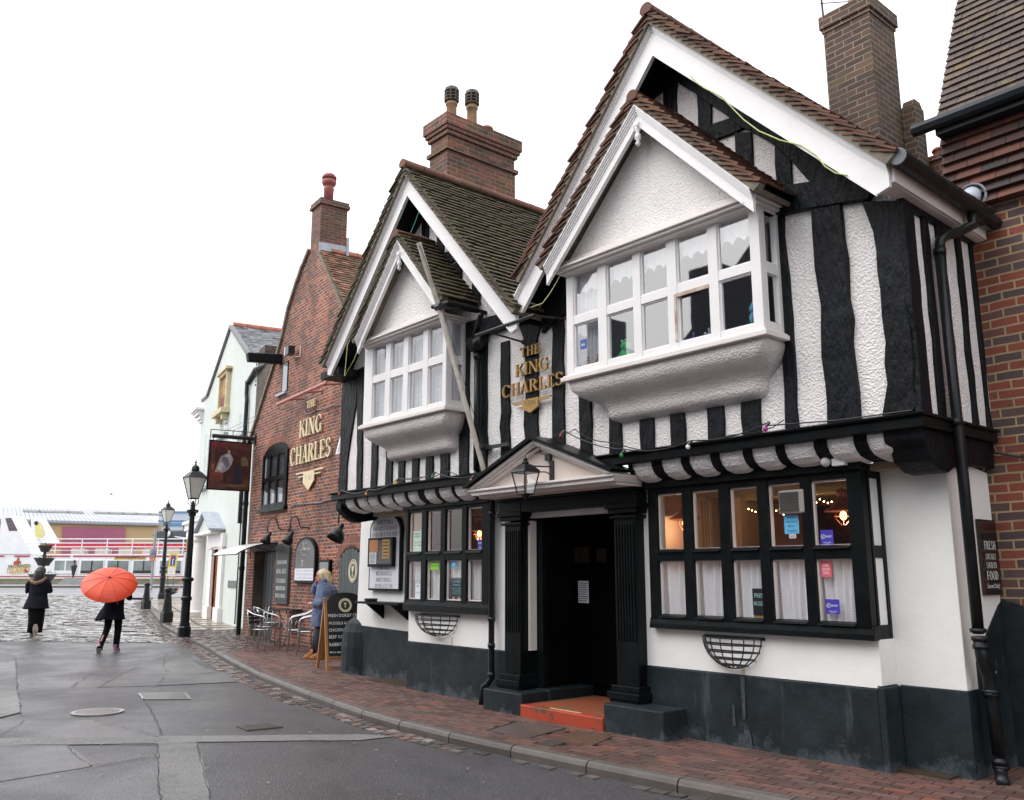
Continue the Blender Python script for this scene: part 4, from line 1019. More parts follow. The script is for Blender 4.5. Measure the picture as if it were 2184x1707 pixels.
tag(m_.build('tv_aerial', IRON), 'thin dark aerial mast fixed to the tall sooty chimney', 'aerial')

# ------------------------------------------------------------------ windows
def window(par, x0, x1, z0, z1, panes, zlo, zhi, tr, yf, dep, fm, name='window', glass=GLASS, rec=.035, sill=.0, fr=None, lab=None, mw=.0):
    m_ = MB(); e = [x0] + [v for p_ in panes for v in p_] + [x1]
    for i in range(0, len(e), 2): m_.box(e[i], e[i + 1], yf, yf + dep, z0, z1)
    for a, b_ in panes:
        m_.box(a, b_, yf + .004, yf + dep, z0, zlo)
        m_.box(a, b_, yf + .004, yf + dep, zhi, z1)
        if tr: m_.box(a, b_, yf + .004, yf + dep, tr[0], tr[1])
    o = m_.build(name, fm, par, sp=fr, bevel=.005)
    if lab: o['label'] = lab
    # sashes: a slim inner frame round each light
    s2 = MB()
    for a, b_ in panes:
        for c_, d_ in (((zlo, tr[0]), (tr[1], zhi)) if tr else ((zlo, zhi),)):
            k = .014; y0, y1 = yf + rec - .012, yf + rec + .02
            s2.box(a, a + k, y0, y1, c_, d_); s2.box(b_ - k, b_, y0, y1, c_, d_); s2.box(a + k, b_ - k, y0, y1, c_, c_ + k); s2.box(a + k, b_ - k, y0, y1, d_ - k, d_)
    s2.build('sash', fm if not mw else mw, o, sp=fr)
    g2 = MB()
    for a, b_ in panes:
        for c_, d_ in (((zlo, tr[0]), (tr[1], zhi)) if tr else ((zlo, zhi),)): g2.poly([(a, yf + rec, c_), (b_, yf + rec, c_), (b_, yf + rec, d_), (a, yf + rec, d_)])
    g2.build('pane', glass, o, sp=fr)
    return o
def oriel(x0, x1, panes, tr, zs, zt, yf, rings, lab):
    o = window(pub, x0, x1, zs, zt, panes, 3.70, 4.745 if x0 > -8 else 4.78, tr, yf, .06, WHITE, 'bay_window', GLASS_UP, lab=lab)
    m_ = MB(); m_.box(x0 - .05, x1 + .05, yf - .05, YU, zs - .05, zs - .004); m_.box(x0 - .03, x1 + .03, yf - .03, YU, zs - .02, zs + .014)
    m_.build('sill', WHITE2, o, bevel=.006)
    m_ = MB()
    for xx, xy in ((x1 - .055, x1), (x0, x0 + .055)):
        m_.box(xx, xy, yf + .062, yf + .09, zs, zt); m_.box(xx, xy, YU - .07, YU - .002, zs, zt)
        m_.box(xx + .004, xy - .004, yf + .09, YU - .07, zs, 3.72); m_.box(xx + .004, xy - .004, yf + .09, YU - .07, tr[0] - .01, tr[1]); m_.box(xx + .004, xy - .004, yf + .09, YU - .07, zt - .09, zt)
    m_.build('side_frame', WHITE, o)
    g2 = MB()
    for xx in (x1 - .03, x0 + .03): g2.poly([(xx, yf + .09, 3.7), (xx, YU - .07, 3.7), (xx, YU - .07, zt - .05), (xx, yf + .09, zt - .05)])
    g2.build('side_pane', GLASS_UP, o)
    m_ = MB(); rg = []
    for z_, a, b_, yy, r_ in rings:
        rr = []
        for (cx_, a0, a1) in ((a + r_, 180, 270), (b_ - r_, 270, 360)):
            for i in range(6):
                an = R(a0 + (a1 - a0) * i / 5); rr.append((cx_ + r_ * math.cos(an), min(yy + r_ + r_ * math.sin(an), YU + .02), z_))
        rr += [(b_, YU + .04, z_), (a, YU + .04, z_)]; rg.append(rr)
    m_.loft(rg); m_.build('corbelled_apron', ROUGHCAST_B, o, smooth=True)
    return o
def rings_for(x0, x1, k):
    base = [(3.60, .02, .02, .02, .03), (3.54, .0, .0, .0, .05), (3.47, .02, .02, .0, .08), (3.42, .07, .04, .03, .1), (3.37, .15, .08, .09, .1), (3.33, .24, .13, .15, .1), (3.29, .30, .18, .19, .1), (3.25, .325, .20, .205, .1), (3.21, .33, .20, .20, .1), (3.17, .345, .21, .205, .1), (3.14, .38, .23, .235, .07), (3.11, .46, .29, .30, .03)]
    return [(z, x0 + a * k, x1 - b_ * k, 6.27 + c_, r_) for z, a, b_, c_, r_ in base]
oR = oriel(-6.5, -4.1, [(-6.4, -6.04), (-5.92, -5.56), (-5.46, -5.13), (-5.015, -4.65), (-4.545, -4.2)], (4.17, 4.26), 3.62, 4.81, 6.27, rings_for(-6.5, -4.1, 1.0), 'wide five light white bay window on the first floor')
oL = oriel(-10.62, -8.66, [(-10.405, -10.07), (-9.95, -9.63), (-9.515, -9.175), (-9.06, -8.74)], (4.20, 4.30), 3.63, 4.82, 6.27, rings_for(-10.62, -8.66, .8), 'four light white bay window on the first floor')
# bare wood on the open casement of the wide bay
m_ = MB(); m_.box(-5.045, -5.018, 6.262, 6.28, 3.71, 4.165); m_.box(-5.018, -4.65, 6.262, 6.28, 4.135, 4.168); m_.build('peeling_casement', mk('bare_weathered_wood', (.36, .22, .14), (.62, .54, .5), 14, .8, .4, stretch=(1, 1, .4)), oR)
for o, xp, zp, sR_, xR_, sL_, xL_, x0, x1, dr in ((oR, -5.25, 6.11, 1.05, -4.0, .97, -6.58, -6.46, -4.14, .21), (oL, -9.46, 5.975, 1.10, -8.5, 1.14, -10.48, -10.5, -8.72, .20)):
    m_ = MB(); b0 = 4.80; m_.prism([(x0, b0), (x1, b0), (x1, b0 + .05), (xp, zp - .06), (x0, b0 + .05)], 6.25, 6.30); m_.build('gable_panel', ROUGHCAST, o)
    m_ = MB(); m_.box(x0 - .12, x1 + .12, 6.13, YU, 4.775, 4.80); m_.box(x0 - .09, x1 + .09, 6.16, YU, 4.745, 4.775); m_.box(x0 - .05, x1 + .05, 6.20, YU, 4.72, 4.745); m_.box(x0 - .01, x1 + .01, 6.205, 6.25, 4.80, 4.87)
    m_.build('cornice', WHITE2, o, bevel=.004)
    barge(xp, zp, dr, sR_, xR_, sL_, xL_, 6.06, par=o, mat_=WHITE, endcut=False, mould=4, mw=.024)
    mb = MB()
    for sl, xe in ((sR_, xR_ + .07), (sL_, xL_ - .07)):
        slope(mb, xp, zp + .055, sl, xe, 6.0, YU - .0); slab(mb, xp, zp + .055, sl, xe, 6.01, YU + .02, .04); under(mb, xp, zp + .055, sl, xe, 6.0, 6.1); verge(mb, xp, zp + .055, sl, xe, 6.0)
    ridge(mb, xp, zp + .125, 5.98, YU, .06); mb.build('roof', [TILE_L if o is oL else TILE_R, MORTAR, RIDGE], o)
    m_ = MB(); zc = zp - dr - .02; m_.box(xp - .03, xp + .03, 6.03, 6.09, zc - .02, zc + .05)
    m_.lathe([(.012, -.20), (.028, -.17), (.012, -.145), (.034, -.12), (.03, -.08), (.015, -.06), (.034, -.03), (.034, -.01)], xp, 6.06, zc, 12); m_.build('pendant_drop', WHITE, o, smooth=True)
m_ = MB(); m_.tube([(-8.62, 6.02, 4.84), (-8.35, 6.05, 4.84), (-8.28, YU, 4.80)], .028, 8); m_.build('gutter', PIPE, oL)
# ground floor windows
R5 = [(-5.80, -5.475), (-5.365, -5.045), (-4.93, -4.625), (-4.52, -4.19), (-4.095, -3.76)]
L4 = [(-10.19, -9.87), (-9.76, -9.435), (-9.33, -8.98), (-8.88, -8.57)]
wR = window(pub, -5.91, -3.63, 1.09, 2.52, R5, 1.2, 2.38, (1.725, 1.83), 6.80, .09, BLACKS, 'window', GLASS, rec=.05, mw=WHITE2, lab='long ten light black framed window right of the door')
m_ = MB(); m_.box(-5.94, -3.60, 6.76, 6.88, 2.44, 2.56); m_.prismx([(6.785, 1.085), (6.88, 1.085), (6.88, 1.2), (6.805, 1.19), (6.79, 1.13)], -5.92, -3.61)
for a, b_ in R5:
    m_.prismx([(6.775, 1.19), (6.85, 1.19), (6.85, 1.225), (6.795, 1.205)], a, b_); m_.prismx([(6.775, 1.81), (6.85, 1.81), (6.85, 1.845), (6.795, 1.83)], a, b_)
m_.build('frame', BLACKS, wR, bevel=.006)
m_ = MB(); m_.box(-3.66, -3.625, 6.90, 6.93, 1.09, 2.5); m_.box(-3.66, -3.625, 7.08, YR, 1.09, 2.5); m_.box(-3.657, -3.627, 6.93, 7.08, 1.09, 1.2); m_.box(-3.657, -3.627, 6.93, 7.08, 1.73, 1.83); m_.box(-3.657, -3.627, 6.93, 7.08, 2.38, 2.5)
m_.build('side_frame', BLACKS, wR); m_ = MB(); m_.box(-3.65, -3.64, 6.93, 7.08, 1.2, 2.38); m_.build('side_pane', RENDER, wR)
wL = window(pub, -10.25, -8.42, 1.12, 2.52, L4, 1.275, 2.425, (1.775, 1.89), 6.78, .09, BLACKS, 'window', GLASS, rec=.05, mw=WHITE2, lab='eight light black framed window left of the door')
m_ = MB(); m_.box(-10.28, -8.40, 6.74, 6.86, 2.46, 2.56); m_.prismx([(6.765, 1.12), (6.86, 1.12), (6.86, 1.275), (6.785, 1.26), (6.77, 1.2)], -10.26, -8.41)
for a, b_ in L4: m_.prismx([(6.755, 1.86), (6.83, 1.86), (6.83, 1.905), (6.775, 1.89)], a, b_)
m_.build('frame', BLACKS, wL, bevel=.006)
# ------------------------------------------------------------------ doorway
ds = MB()
for x0, x1, zb_ in ((-8.09, -7.79, .46), (-6.33, -6.02, .49)):
    ds.box(x0 + .01, x1 - .01, 6.74, 6.95, zb_, 2.2)
    for i in range(7):
        xx = x0 + .04 + i * (x1 - x0 - .08) / 6; ds.box(xx - .011, xx + .011, 6.725, 6.745, .95, 2.10)
    for k, (za, zc, e) in enumerate(((2.16, 2.19, .03), (2.21, 2.26, .04), (2.26, 2.31, .065), (2.31, 2.42, .045))): ds.box(x0 - e, x1 + e, 6.74 - e, 6.95, za, zc)
    ds.box(x0 - .03, x1 + .03, 6.69, 6.95, zb_ - .03, zb_ + .03); ds.box(x0 - .06, x1 + .05, 6.66, 6.95, zb_ - .10, zb_ - .03); ds.box(x0 - .045, x1 + .035, 6.675, 6.95, zb_ - .13, zb_ - .1)
ds.box(-8.14, -5.99, 6.70, 6.95, 2.30, 2.44); ds.box(-8.17, -5.97, 6.66, 6.95, 2.44, 2.475)
ds.build('door_surround', BLACKS, pub, bevel=.006)
m_ = MB(); m_.box(-7.79, -7.755, 6.85, 6.95, .75, 2.30); m_.box(-6.37, -6.335, 6.85, 6.95, .72, 2.30); m_.box(-7.755, -6.37, 6.85, 6.95, 2.24, 2.30); m_.build('white_architrave', WHITE2, pub)
m_ = MB(); m_.box(-8.20, -7.53, 6.52, 7.0, .07, .33); m_.box(-6.31, -5.56, 6.52, 6.86, .07, .365); m_.box(-7.76, -7.5, 6.9, 8.2, .09, .34); m_.build('plinth_block', PLINTH, pub, bevel=.015)
m_ = MB(); m_.box(-7.53, -6.31, 6.50, 7.9, .07, .225)
def mk_step():
    m, nt, b_, out = new_mat('red_step_paint'); ob = coord(nt); f = noise_t(nt, ob, 3.2, 6, .7)
    nt.links.new(mix(nt, ramp(nt, f, [(.56, 0.0), (.61, 1.0)]), (.40, .055, .025), (.13, .07, .04)), b_.inputs['Base Color']); b_.inputs['Roughness'].default_value = .45
    bump(nt, b_, f, .3, .01); return m
stp = m_.build('doorstep', mk_step(), pub, bevel=.012)
m_ = MB(); m_.box(-7.50, -6.33, 6.60, 7.9, .2252, .2285); m_.build('worn_tread', mk('worn_step_top', (.15, .10, .055), (.34, .07, .03), 4.5, .5, .3, 12, .006), stp)
m_ = MB(); m_.box(-7.12, -6.66, 6.55, 6.575, .224, .229); m_.build('grip_strip', mk('pale_grip_tape', (.62, .50, .25), None, 5, .6), stp)
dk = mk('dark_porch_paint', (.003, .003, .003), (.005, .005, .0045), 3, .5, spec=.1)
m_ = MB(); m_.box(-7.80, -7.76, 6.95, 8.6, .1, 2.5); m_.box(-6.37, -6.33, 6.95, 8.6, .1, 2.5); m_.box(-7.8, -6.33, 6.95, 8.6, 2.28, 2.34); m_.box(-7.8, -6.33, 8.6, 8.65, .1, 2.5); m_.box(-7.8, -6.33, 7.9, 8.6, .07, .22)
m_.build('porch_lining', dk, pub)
m_ = MB(); m_.box(-7.76, -7.66, 6.96, 7.05, .34, 2.24)
for i in range(5): m_.box(-7.658, -7.64, 7.0 + i * .02 - .005, 7.0 + i * .02 + .005, .5, 2.0)
m_.build('inner_pilaster', BLACKS, pub)
DY = 7.6
dr = MB(); dr.box(-7.70, -6.39, DY, DY + .05, .23, 2.1)
for (a, b_) in ((-7.6, -7.1), (-7.0, -6.5)):
    for (c_, d_) in ((.35, .8), (.9, 1.45)): dr.box(a, b_, DY - .015, DY, c_, d_)
dob = dr.build('door', mk('black_door_paint', (.0012, .0012, .0012), (.002, .002, .002), 3, .6, spec=.05), pub, bevel=.01)
m_ = MB(); warm = mk('dim_door_glass', (.05, .04, .025), (.03, .024, .017), 6, .2)
q = [W.P('6', *p_, DY - .02) for p_ in ((620, 600), (700, 600), (620, 690), (745, 612), (800, 612), (745, 687))]
m_.box(q[0][0], q[1][0], DY - .025, DY - .01, q[2][1], q[0][1]); m_.box(q[3][0], q[4][0], DY - .025, DY - .01, q[5][1], q[3][1]); m_.build('door_light', warm, dob)
q = [W.P('6', *p_, DY - .03) for p_ in ((642, 792), (700, 792), (642, 915))]
nt_ = thing('paper_notice', 'white typed paper notice fixed to the dark inner door', 'notice', (q[0][0], DY - .03, q[2][1]))
m_ = MB(); m_.box(q[0][0], q[1][0], DY - .035, DY - .03, q[2][1], q[0][1]); m_.build('sheet', PAPER, nt_)
m_ = MB()
for i in range(9): m_.box(q[0][0] + .012, q[1][0] - .012 - .01 * (i % 3), DY - .0365, DY - .0355, q[0][1] - .03 - i * (q[0][1] - q[2][1]) / 10, q[0][1] - .022 - i * (q[0][1] - q[2][1]) / 10)
m_.build('printing', INK, nt_)
# pediment
pd = MB(); px, hw = -7.08, 1.13
pd.prism([(px - hw, 2.50), (px + hw, 2.50), (px + hw + .03, 2.545), (px - hw - .03, 2.545)], 6.34, 6.86); pd.prism([(px - hw - .03, 2.545), (px + hw + .03, 2.545), (px + hw + .04, 2.57), (px - hw - .04, 2.57)], 6.31, 6.86)
for k, (d0, d1, y) in enumerate(((0, .035, 6.30), (.035, .06, 6.33), (.06, .085, 6.36))):
    for s_ in (1, -1):
        pd.prism([(px, 3.03 - d0), (px + s_ * (hw + .03), 2.575 - d0 * .2), (px + s_ * (hw + .03 - d1 * 2.2), 2.571), (px, 3.03 - d1)][::s_], y, 6.6)
pd.build('pediment', WHITE2, pub, bevel=.004)
m_ = MB(); m_.prism([(px - hw + .1, 2.572), (px + hw - .1, 2.572), (px, 2.97)], 6.42, 6.6); m_.box(px - hw + .04, px + hw - .02, 6.42, 6.86, 2.47, 2.50); m_.build('tympanum', mk('cream_pink_plaster', (.72, .62, .56), (.66, .565, .51), 3, .7, .2), pub)
m_ = MB()
for s_ in (1, -1): m_.prism([(px, 3.04), (px + s_ * (hw + .05), 2.585), (px + s_ * (hw + .07), 2.61), (px, 3.075)][::s_], 6.25, YU)
m_.build('porch_roof', BLACKS, pub)
# downpipes
m_ = MB(); m_.tube([(-8.33, 6.5, 4.32), (-8.33, 6.5, 2.83)], .036, 10); m_.prism([(-8.50, 4.47), (-8.17, 4.47), (-8.26, 4.33), (-8.30, 4.29), (-8.37, 4.29), (-8.41, 4.33)], 6.43, 6.57)
m_.tube([(-8.33, 6.5, 4.28), (-8.33, 6.5, 4.20)], .046, 10)
m_.tube([(-8.35, 6.52, 2.84), (-8.36, 6.6, 2.6), (-8.37, 6.78, 2.48), (-8.37, 6.78, .40), (-8.42, 6.76, .33), (-8.47, 6.74, .30), (-8.49, 6.73, .10)], .036, 10)
for z_ in (1.05, .75, .42, 2.3): m_.tube([(-8.37, 6.78, z_), (-8.37, 6.78, z_ + .05)], .045, 10)
m_.tube([(-8.5, 6.56, 4.46), (-8.0, 6.3, 4.66)], .035, 8)
m_.build('downpipe', PIPE, pub, smooth=True)
m_ = MB()
m_.tube([(-2.80, 7.42, 4.56), (-2.80, 7.42, 4.46), (-2.86, 7.28, 4.38), (-2.90, 7.12, 4.32), (-2.92, 7.04, 4.26), (-2.93, 7.03, 4.15)], .042, 10)
m_.tube([(-2.93, 7.03, 4.2), (-2.93, 7.05, 2.76), (-2.94, 7.08, 2.3), (-2.95, 7.1, 1.16)], .042, 10)
for z_ in (4.14, 2.74): m_.tube([(-2.93, 7.035, z_), (-2.93, 7.035, z_ + .05)], .05, 10)
for z_, y_ in ((1.17, 7.1), (1.11, 7.11), (1.05, 7.12), (.70, 7.22), (.72, 7.22), (.22, 7.25), (.18, 7.26)): m_.tube([(-2.95, y_, z_), (-2.95, y_, z_ + .03)], .058, 12)
m_.tube([(-2.95, 7.1, 1.14), (-2.95, 7.13, .96), (-2.95, 7.2, .86), (-2.95, 7.22, .72), (-2.95, 7.25, .28)], .046, 10)
m_.tube([(-2.95, 7.25, .26), (-2.95, 7.25, .18), (-2.93, 7.2, .13), (-2.88, 7.1, .11)], .045, 12)
m_.build('downpipe', PIPE, pub, smooth=True)
# rooms behind the glass
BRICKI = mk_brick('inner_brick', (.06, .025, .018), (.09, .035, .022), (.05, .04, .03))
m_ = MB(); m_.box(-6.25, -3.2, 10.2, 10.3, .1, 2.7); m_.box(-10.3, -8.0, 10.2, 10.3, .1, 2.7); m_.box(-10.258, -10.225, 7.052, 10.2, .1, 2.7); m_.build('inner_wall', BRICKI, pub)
m_ = MB(); m_.box(-11.4, -7.81, 6.96, 10.2, 2.44, 2.5); m_.box(-6.32, -3.2, 6.96, 10.2, 2.44, 2.5); m_.build('ceiling', mk('cream_ceiling', (.42, .33, .24), (.36, .28, .2), 2, .8), pub)
m_ = MB(); m_.box(-6.2, -6.16, 6.96, 10.2, .1, 2.7); m_.box(-6.16, -5.86, 8.3, 8.4, .1, 2.44); m_.build('inner_partition', mk('peach_inner_wall', (.56, .42, .34), (.50, .37, .29), 2, .8), pub)
m_ = MB(); m_.box(-11.4, -7.81, 6.96, 10.2, .05, .12); m_.box(-6.32, -3.2, 6.96, 10.2, .05, .12); m_.box(-3.3, -3.26, 7.3, 10.2, .1, 2.44); m_.box(-7.88, -7.84, 7.06, 10.2, .1, 2.44); m_.build('inner_floor', mk('dark_floorboards', (.05, .03, .02), None, 4, .6), pub)
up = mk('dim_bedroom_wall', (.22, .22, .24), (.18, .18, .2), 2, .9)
for x0, x1 in ((-6.6, -3.9), (-10.8, -8.5)):
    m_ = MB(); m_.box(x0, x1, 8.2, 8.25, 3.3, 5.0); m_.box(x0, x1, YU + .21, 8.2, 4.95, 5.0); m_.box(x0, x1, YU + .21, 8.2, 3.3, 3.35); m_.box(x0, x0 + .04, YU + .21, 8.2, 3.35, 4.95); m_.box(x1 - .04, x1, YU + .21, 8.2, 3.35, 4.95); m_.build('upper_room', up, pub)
# ------------------------------------------------------------------ red brick hall beyond the pub (own wall frame)
FB = Frame((-17.07, 9.0), 5.2)
FG = Frame((-23.65, 10.32), 11.4)
hall = thing('brick_hall', 'old red brick hall with a steep gable and arched window', 'building', (-.5, 0, .1), FB)
Bp = lambda z, *q, y=0.0: [FB.P(z, a, b_, y) for a, b_ in q]
le = Bp('h', (240, 1330), (400, 830), (460, 640), (500, 500), (560, 230), (635, 0)) + Bp('f', (330, 1400), (430, 1170))
le = sorted(le, key=lambda p: p[1])
apex = (-.78, 9.35)
w = MB()
w.prism([(-4.15, 2.14), (6.0, 2.14), (6.0, 5.0), (2.4, 5.6), (1.1, 7.0), (-.46, 8.85), (-.60, 9.1), (-1.0, 9.1)] + le[::-1] + [(-4.15, 4.9)], 0, .35)
w.box(-2.28, 6.0, 0, .35, 0, 2.14); w.box(-4.15, -3.66, 0, .35, 0, 2.14)
w.build('wall', BRICK_A, hall, sp=FB)
w = MB(); w.box(-3.66, -2.28, .5, .6, 0, 2.2); w.box(-3.68, -3.655, .002, .6, 0, 2.138); w.box(-3.66, -2.28, -.01, .5, -.02, .12); w.build('door_recess', mk('damp_stone', (.16, .13, .10), (.10, .085, .07), 4, .8, .3), hall, sp=FB)
m_ = MB(); m_.box(-3.85, -2.15, -.03, .12, 2.14, 2.34); m_.build('lintel', mk('grey_lintel', (.16, .16, .16), (.12, .12, .12), 4, .7), hall, sp=FB)
DOORM = mk('dark_green_black_door', (.020, .026, .026), (.03, .036, .036), 3, .45)
m_ = MB(); m_.box(-3.5, -2.29, .2, .25, .02, 2.13)
for i in range(6): m_.box(-3.5 + i * .2 + .01, -3.5 + i * .2 + .185, .19, .2, .06, 2.08)
hd = m_.build('door', DOORM, hall, sp=FB)
def oval(mb, x, z, rx, rz, y, mi=0, n=28): mb.poly([(x + rx * math.cos(2 * math.pi * i / n), y, z + rz * math.sin(2 * math.pi * i / n)) for i in range(n)], mi)
def badge(name, lab, x, z, rx, rz, y, fr, words=False):
    t = thing(name, lab, 'sign', (x, y, z - rz), fr)
    m_ = MB(); m_.prism([(x + rx * math.cos(2 * math.pi * i / 28), z + rz * math.sin(2 * math.pi * i / 28)) for i in range(28)], y - .012, y); m_.build('plaque', CREAM2, t, sp=fr)
    m_ = MB(); oval(m_, x, z, rx * .93, rz * .93, y - .0125); m_.build('ring', INK, t, sp=fr)
    m_ = MB(); oval(m_, x, z, rx * .87, rz * .87, y - .013); m_.build('band', CREAM2, t, sp=fr)
    m_ = MB(); oval(m_, x, z, rx * .62, rz * .62, y - .0136); m_.build('field', DKG, t, sp=fr)
    m_ = MB()
    m_.poly([(x + a * rx, y - .0142, z + b_ * rz) for a, b_ in ((-.28, .42), (.28, .42), (.2, .05), (.05, -.1), (.05, -.35), (.2, -.48), (-.2, -.48), (-.05, -.35), (-.05, -.1), (-.2, .05))]); m_.build('goblet', CREAM2, t, sp=fr)
    if words:
        m_ = MB(); s_ = 'HARRY BELDEN'
        for top, w_ in ((1, 'FAMOUS ALES'), (0, 'EST 1770')) if 0 else ((1, words[0]), (0, words[1])):
            n = len(w_)
            for i, chh in enumerate(w_):
                a = R(90 + (n / 2 - .5 - i) * (150 / n)) if top else R(270 - (n / 2 - .5 - i) * (110 / n))
                q0 = len(m_.v); P_, ww = glyph(chh); h = rx * .17
                for p_ in P_:
                    pts = []
                    for (gx, gy) in p_:
                        lx, lz = (gx - ww / 2) * h * .8, (gy - .5) * h; ro = a - R(90) if top else a - R(270)
                        pts.append((x + rx * .745 * math.cos(a) + lx * math.cos(ro) - lz * math.sin(ro), y - .0138, z + rz * .745 * math.sin(a) + lx * math.sin(ro) + lz * math.cos(ro)))
                    m_.poly(pts)
        m_.build('lettering', INK, t, sp=fr)
    return t
CREAM2 = mk('cream_badge', (.62, .55, .38), (.56, .49, .33), 9, .5)
DKG = mk('dark_green_badge', (.02, .04, .03), (.03, .05, .04), 9, .4)
badge('door_badge', 'small oval cream badge on the far left dark door of the brick hall', -2.62, 1.72, .15, .19, .185, FB)
# arched window
aw = MB(); x0, x1, zb_, zs_ = -3.30, -1.68, 3.12, 4.45
archp = [(x0, zb_), (x1, zb_), (x1, zs_)] + arc((x0 + x1) / 2, zs_, (x1 - x0) / 2, .22, 0, 180, 12)[1:-1] + [(x0, zs_)]
aw.prism(archp, -.012, .02); awo = aw.build('arched_window', BLACKS, hall, sp=FB)
aw = MB(); e = [x0, -3.2, -2.86, -2.76, -2.36, -2.26, -1.86, -1.68]
for i in range(0, 8, 2): aw.box(e[i], e[i + 1] if i < 7 else x1, -.05, -.012, zb_ + .02, 4.42)
aw.box(x0, x1, -.045, -.012, zb_, zb_ + .12); aw.box(x0, x1, -.045, -.012, 3.78, 3.88); aw.box(x0, x1, -.045, -.012, 4.38, 4.46); aw.box(x0 - .12, x1 + .06, -.10, .02, zb_ - .07, zb_)
aw.build('frame', BLACKS, awo, sp=FB)
MIRG = mk('painted_sky_glass', (.25, .27, .29), (.22, .24, .26), .8, .08, spec=1.0)  # pale base colour stands in for sky mirrored in the glass
aw = MB()
for a, b_ in ((-3.2, -3.05), (-2.76, -2.5), (-2.26, -1.9)): aw.poly([(a, -.0155, zb_ + .12), (b_, -.0155, zb_ + .12), (b_, -.0155, 3.55), (a, -.0155, 3.6)])
aw.poly([(-3.2, -.0155, 3.88), (-3.1, -.0155, 3.88), (-3.1, -.0155, 4.38), (-3.2, -.0155, 4.38)]); aw.build('painted_reflection', MIRG, awo, sp=FB)  # pale sheets over the dark panes paint the sky's reflection
aw = MB()
for a, b_ in ((-3.2, -2.86), (-2.76, -2.36), (-2.26, -1.86)):
    for c_, d_ in ((zb_ + .12, 3.78), (3.88, 4.38)): aw.poly([(a, -.014, c_), (b_, -.014, c_), (b_, -.014, d_), (a, -.014, d_)])
aw.build('pane', mk('dark_glass', (.03, .03, .033), (.05, .05, .055), 1.2, .06, spec=.9), awo, sp=FB)
aw = MB(); aw.prism(arc((x0 + x1) / 2, zs_, (x1 - x0) / 2 + .0, .23, 0, 180, 14) + arc((x0 + x1) / 2, zs_ + .02, (x1 - x0) / 2 + .12, .36, 180, 0, 14), -.012, .01); aw.build('brick_arch', mk_brick('soldier_arch_brick', (.18, .05, .03), (.30, .09, .045), (.30, .24, .2), w_=.075, h=.3), hall, sp=FB)
q = Bp('b', (850, 480), (890, 470), (840, 700), (885, 680))
m_ = MB(); m_.box(q[0][0] - .03, q[1][0] + .02, -.02, .02, q[2][1] - .02, q[0][1] + .03); sw = m_.build('slit_window', BLACKS, hall, sp=FB)
m_ = MB(); m_.poly([(q[0][0] + .05, -.022, q[2][1]), (q[1][0], -.022, q[2][1]), (q[1][0], -.022, q[0][1]), (q[0][0] + .05, -.022, q[0][1])]); m_.build('pane', MIRG, sw, sp=FB)
m_ = MB(); m_.box(q[0][0] - .25, q[1][0] + .02, -.08, .02, q[2][1] - .08, q[2][1] - .03); m_.build('sill', LEAD, sw, sp=FB)
m_ = MB(); m_.box(.60, .95, -.01, .02, 6.6, 6.92); m_.build('dark_vent', INK, hall, sp=FB)
# open casement at the corner by the pub
q = FB.P('b', 1300, 1100)
m_ = MB(); m_.box(1.36, 1.5, -.02, .02, 3.3, 4.9); cw = m_.build('corner_window', BLACKS, hall, sp=FB)
cw4 = [(*FB.P('b', a, b_, yy)[:1], yy, FB.P('b', a, b_, yy)[1]) for a, b_, yy in ((1270, 1190, -.35), (1330, 1165, -.35), (1345, 990, -.02), (1325, 970, -.02))]
m_ = MB()
for a, b_ in zip(cw4, cw4[1:] + cw4[:1]): m_.tube([a, b_], .022, 4)
m_.build('open_casement', WHITE, cw, sp=FB); m_ = MB(); m_.poly(cw4); m_.build('pane', MIRG, cw, sp=FB)
# roof of the hall
mb = MB()
sl_ = (8.85 - 5.6) / (2.4 + .46)
slope(mb, -.50, 8.92, sl_, 3.2, .04, 7.5); slab(mb, -.50, 8.92, sl_, 3.2, .06, 7.5); ridge(mb, -.52, 9.0, .3, 7.5, .11)
slab(mb, -.50, 8.96, 1.0, -4.3, .30, 7.5)
mb.build('roof', [TILE_B, MORTAR, TERRA], hall, sp=FB)
m_ = MB()
L = [(-4.15, 4.9)] + le + [(-1.0, 9.1)]
for a, b_ in zip(L, L[1:]):
    m_.hexa([(a[0] - .05, -.06, a[1]), (a[0] + .03, -.06, a[1] - .04), (a[0] + .03, .36, a[1] - .04), (a[0] - .05, .36, a[1]), (b_[0] - .05, -.06, b_[1] + .03), (b_[0] + .03, -.06, b_[1] - .02), (b_[0] + .03, .36, b_[1] - .02), (b_[0] - .05, .36, b_[1] + .03)])
m_.prism([(-.46, 8.9), (1.1, 7.08), (2.4, 5.68), (2.4, 5.6), (1.1, 7.0), (-.46, 8.82)], -.03, .05); m_.build('coping', MORTAR, hall, sp=FB)
hc = stack('chimney', -.99, -.44, 0.005, .66, 8.6, 10.06, ((10.05, 10.12, .05), (10.12, 10.20, .03)), BRICK_C, hall, 'narrow chimney with a red cowled pot', sp=FB)
m_ = MB(); m_.prismx([(-.01, 8.86), (.70, 8.92), (.70, 9.14), (-.01, 9.10)], -.44, -.425); m_.box(-.44, -.40, .66, .72, 8.9, 9.35); m_.build('flashing', LEAD, hc, sp=FB)
REDP = mk('red_clay_pot', (.30, .075, .07), (.24, .06, .055), 8, .6)
m_ = MB(); m_.lathe([(.11, 0), (.115, .34), (.13, .37), (.11, .39), (.11, .44), (.14, .46), (.17, .52), (.17, .58)], -.70, .28, 10.2, 18); m_.build('chimney_pot', REDP, hc, sp=FB, smooth=True)
m_ = MB(); m_.lathe([(.13, .58), (.14, .64), (.11, .64)], -.70, .28, 10.2, 18)
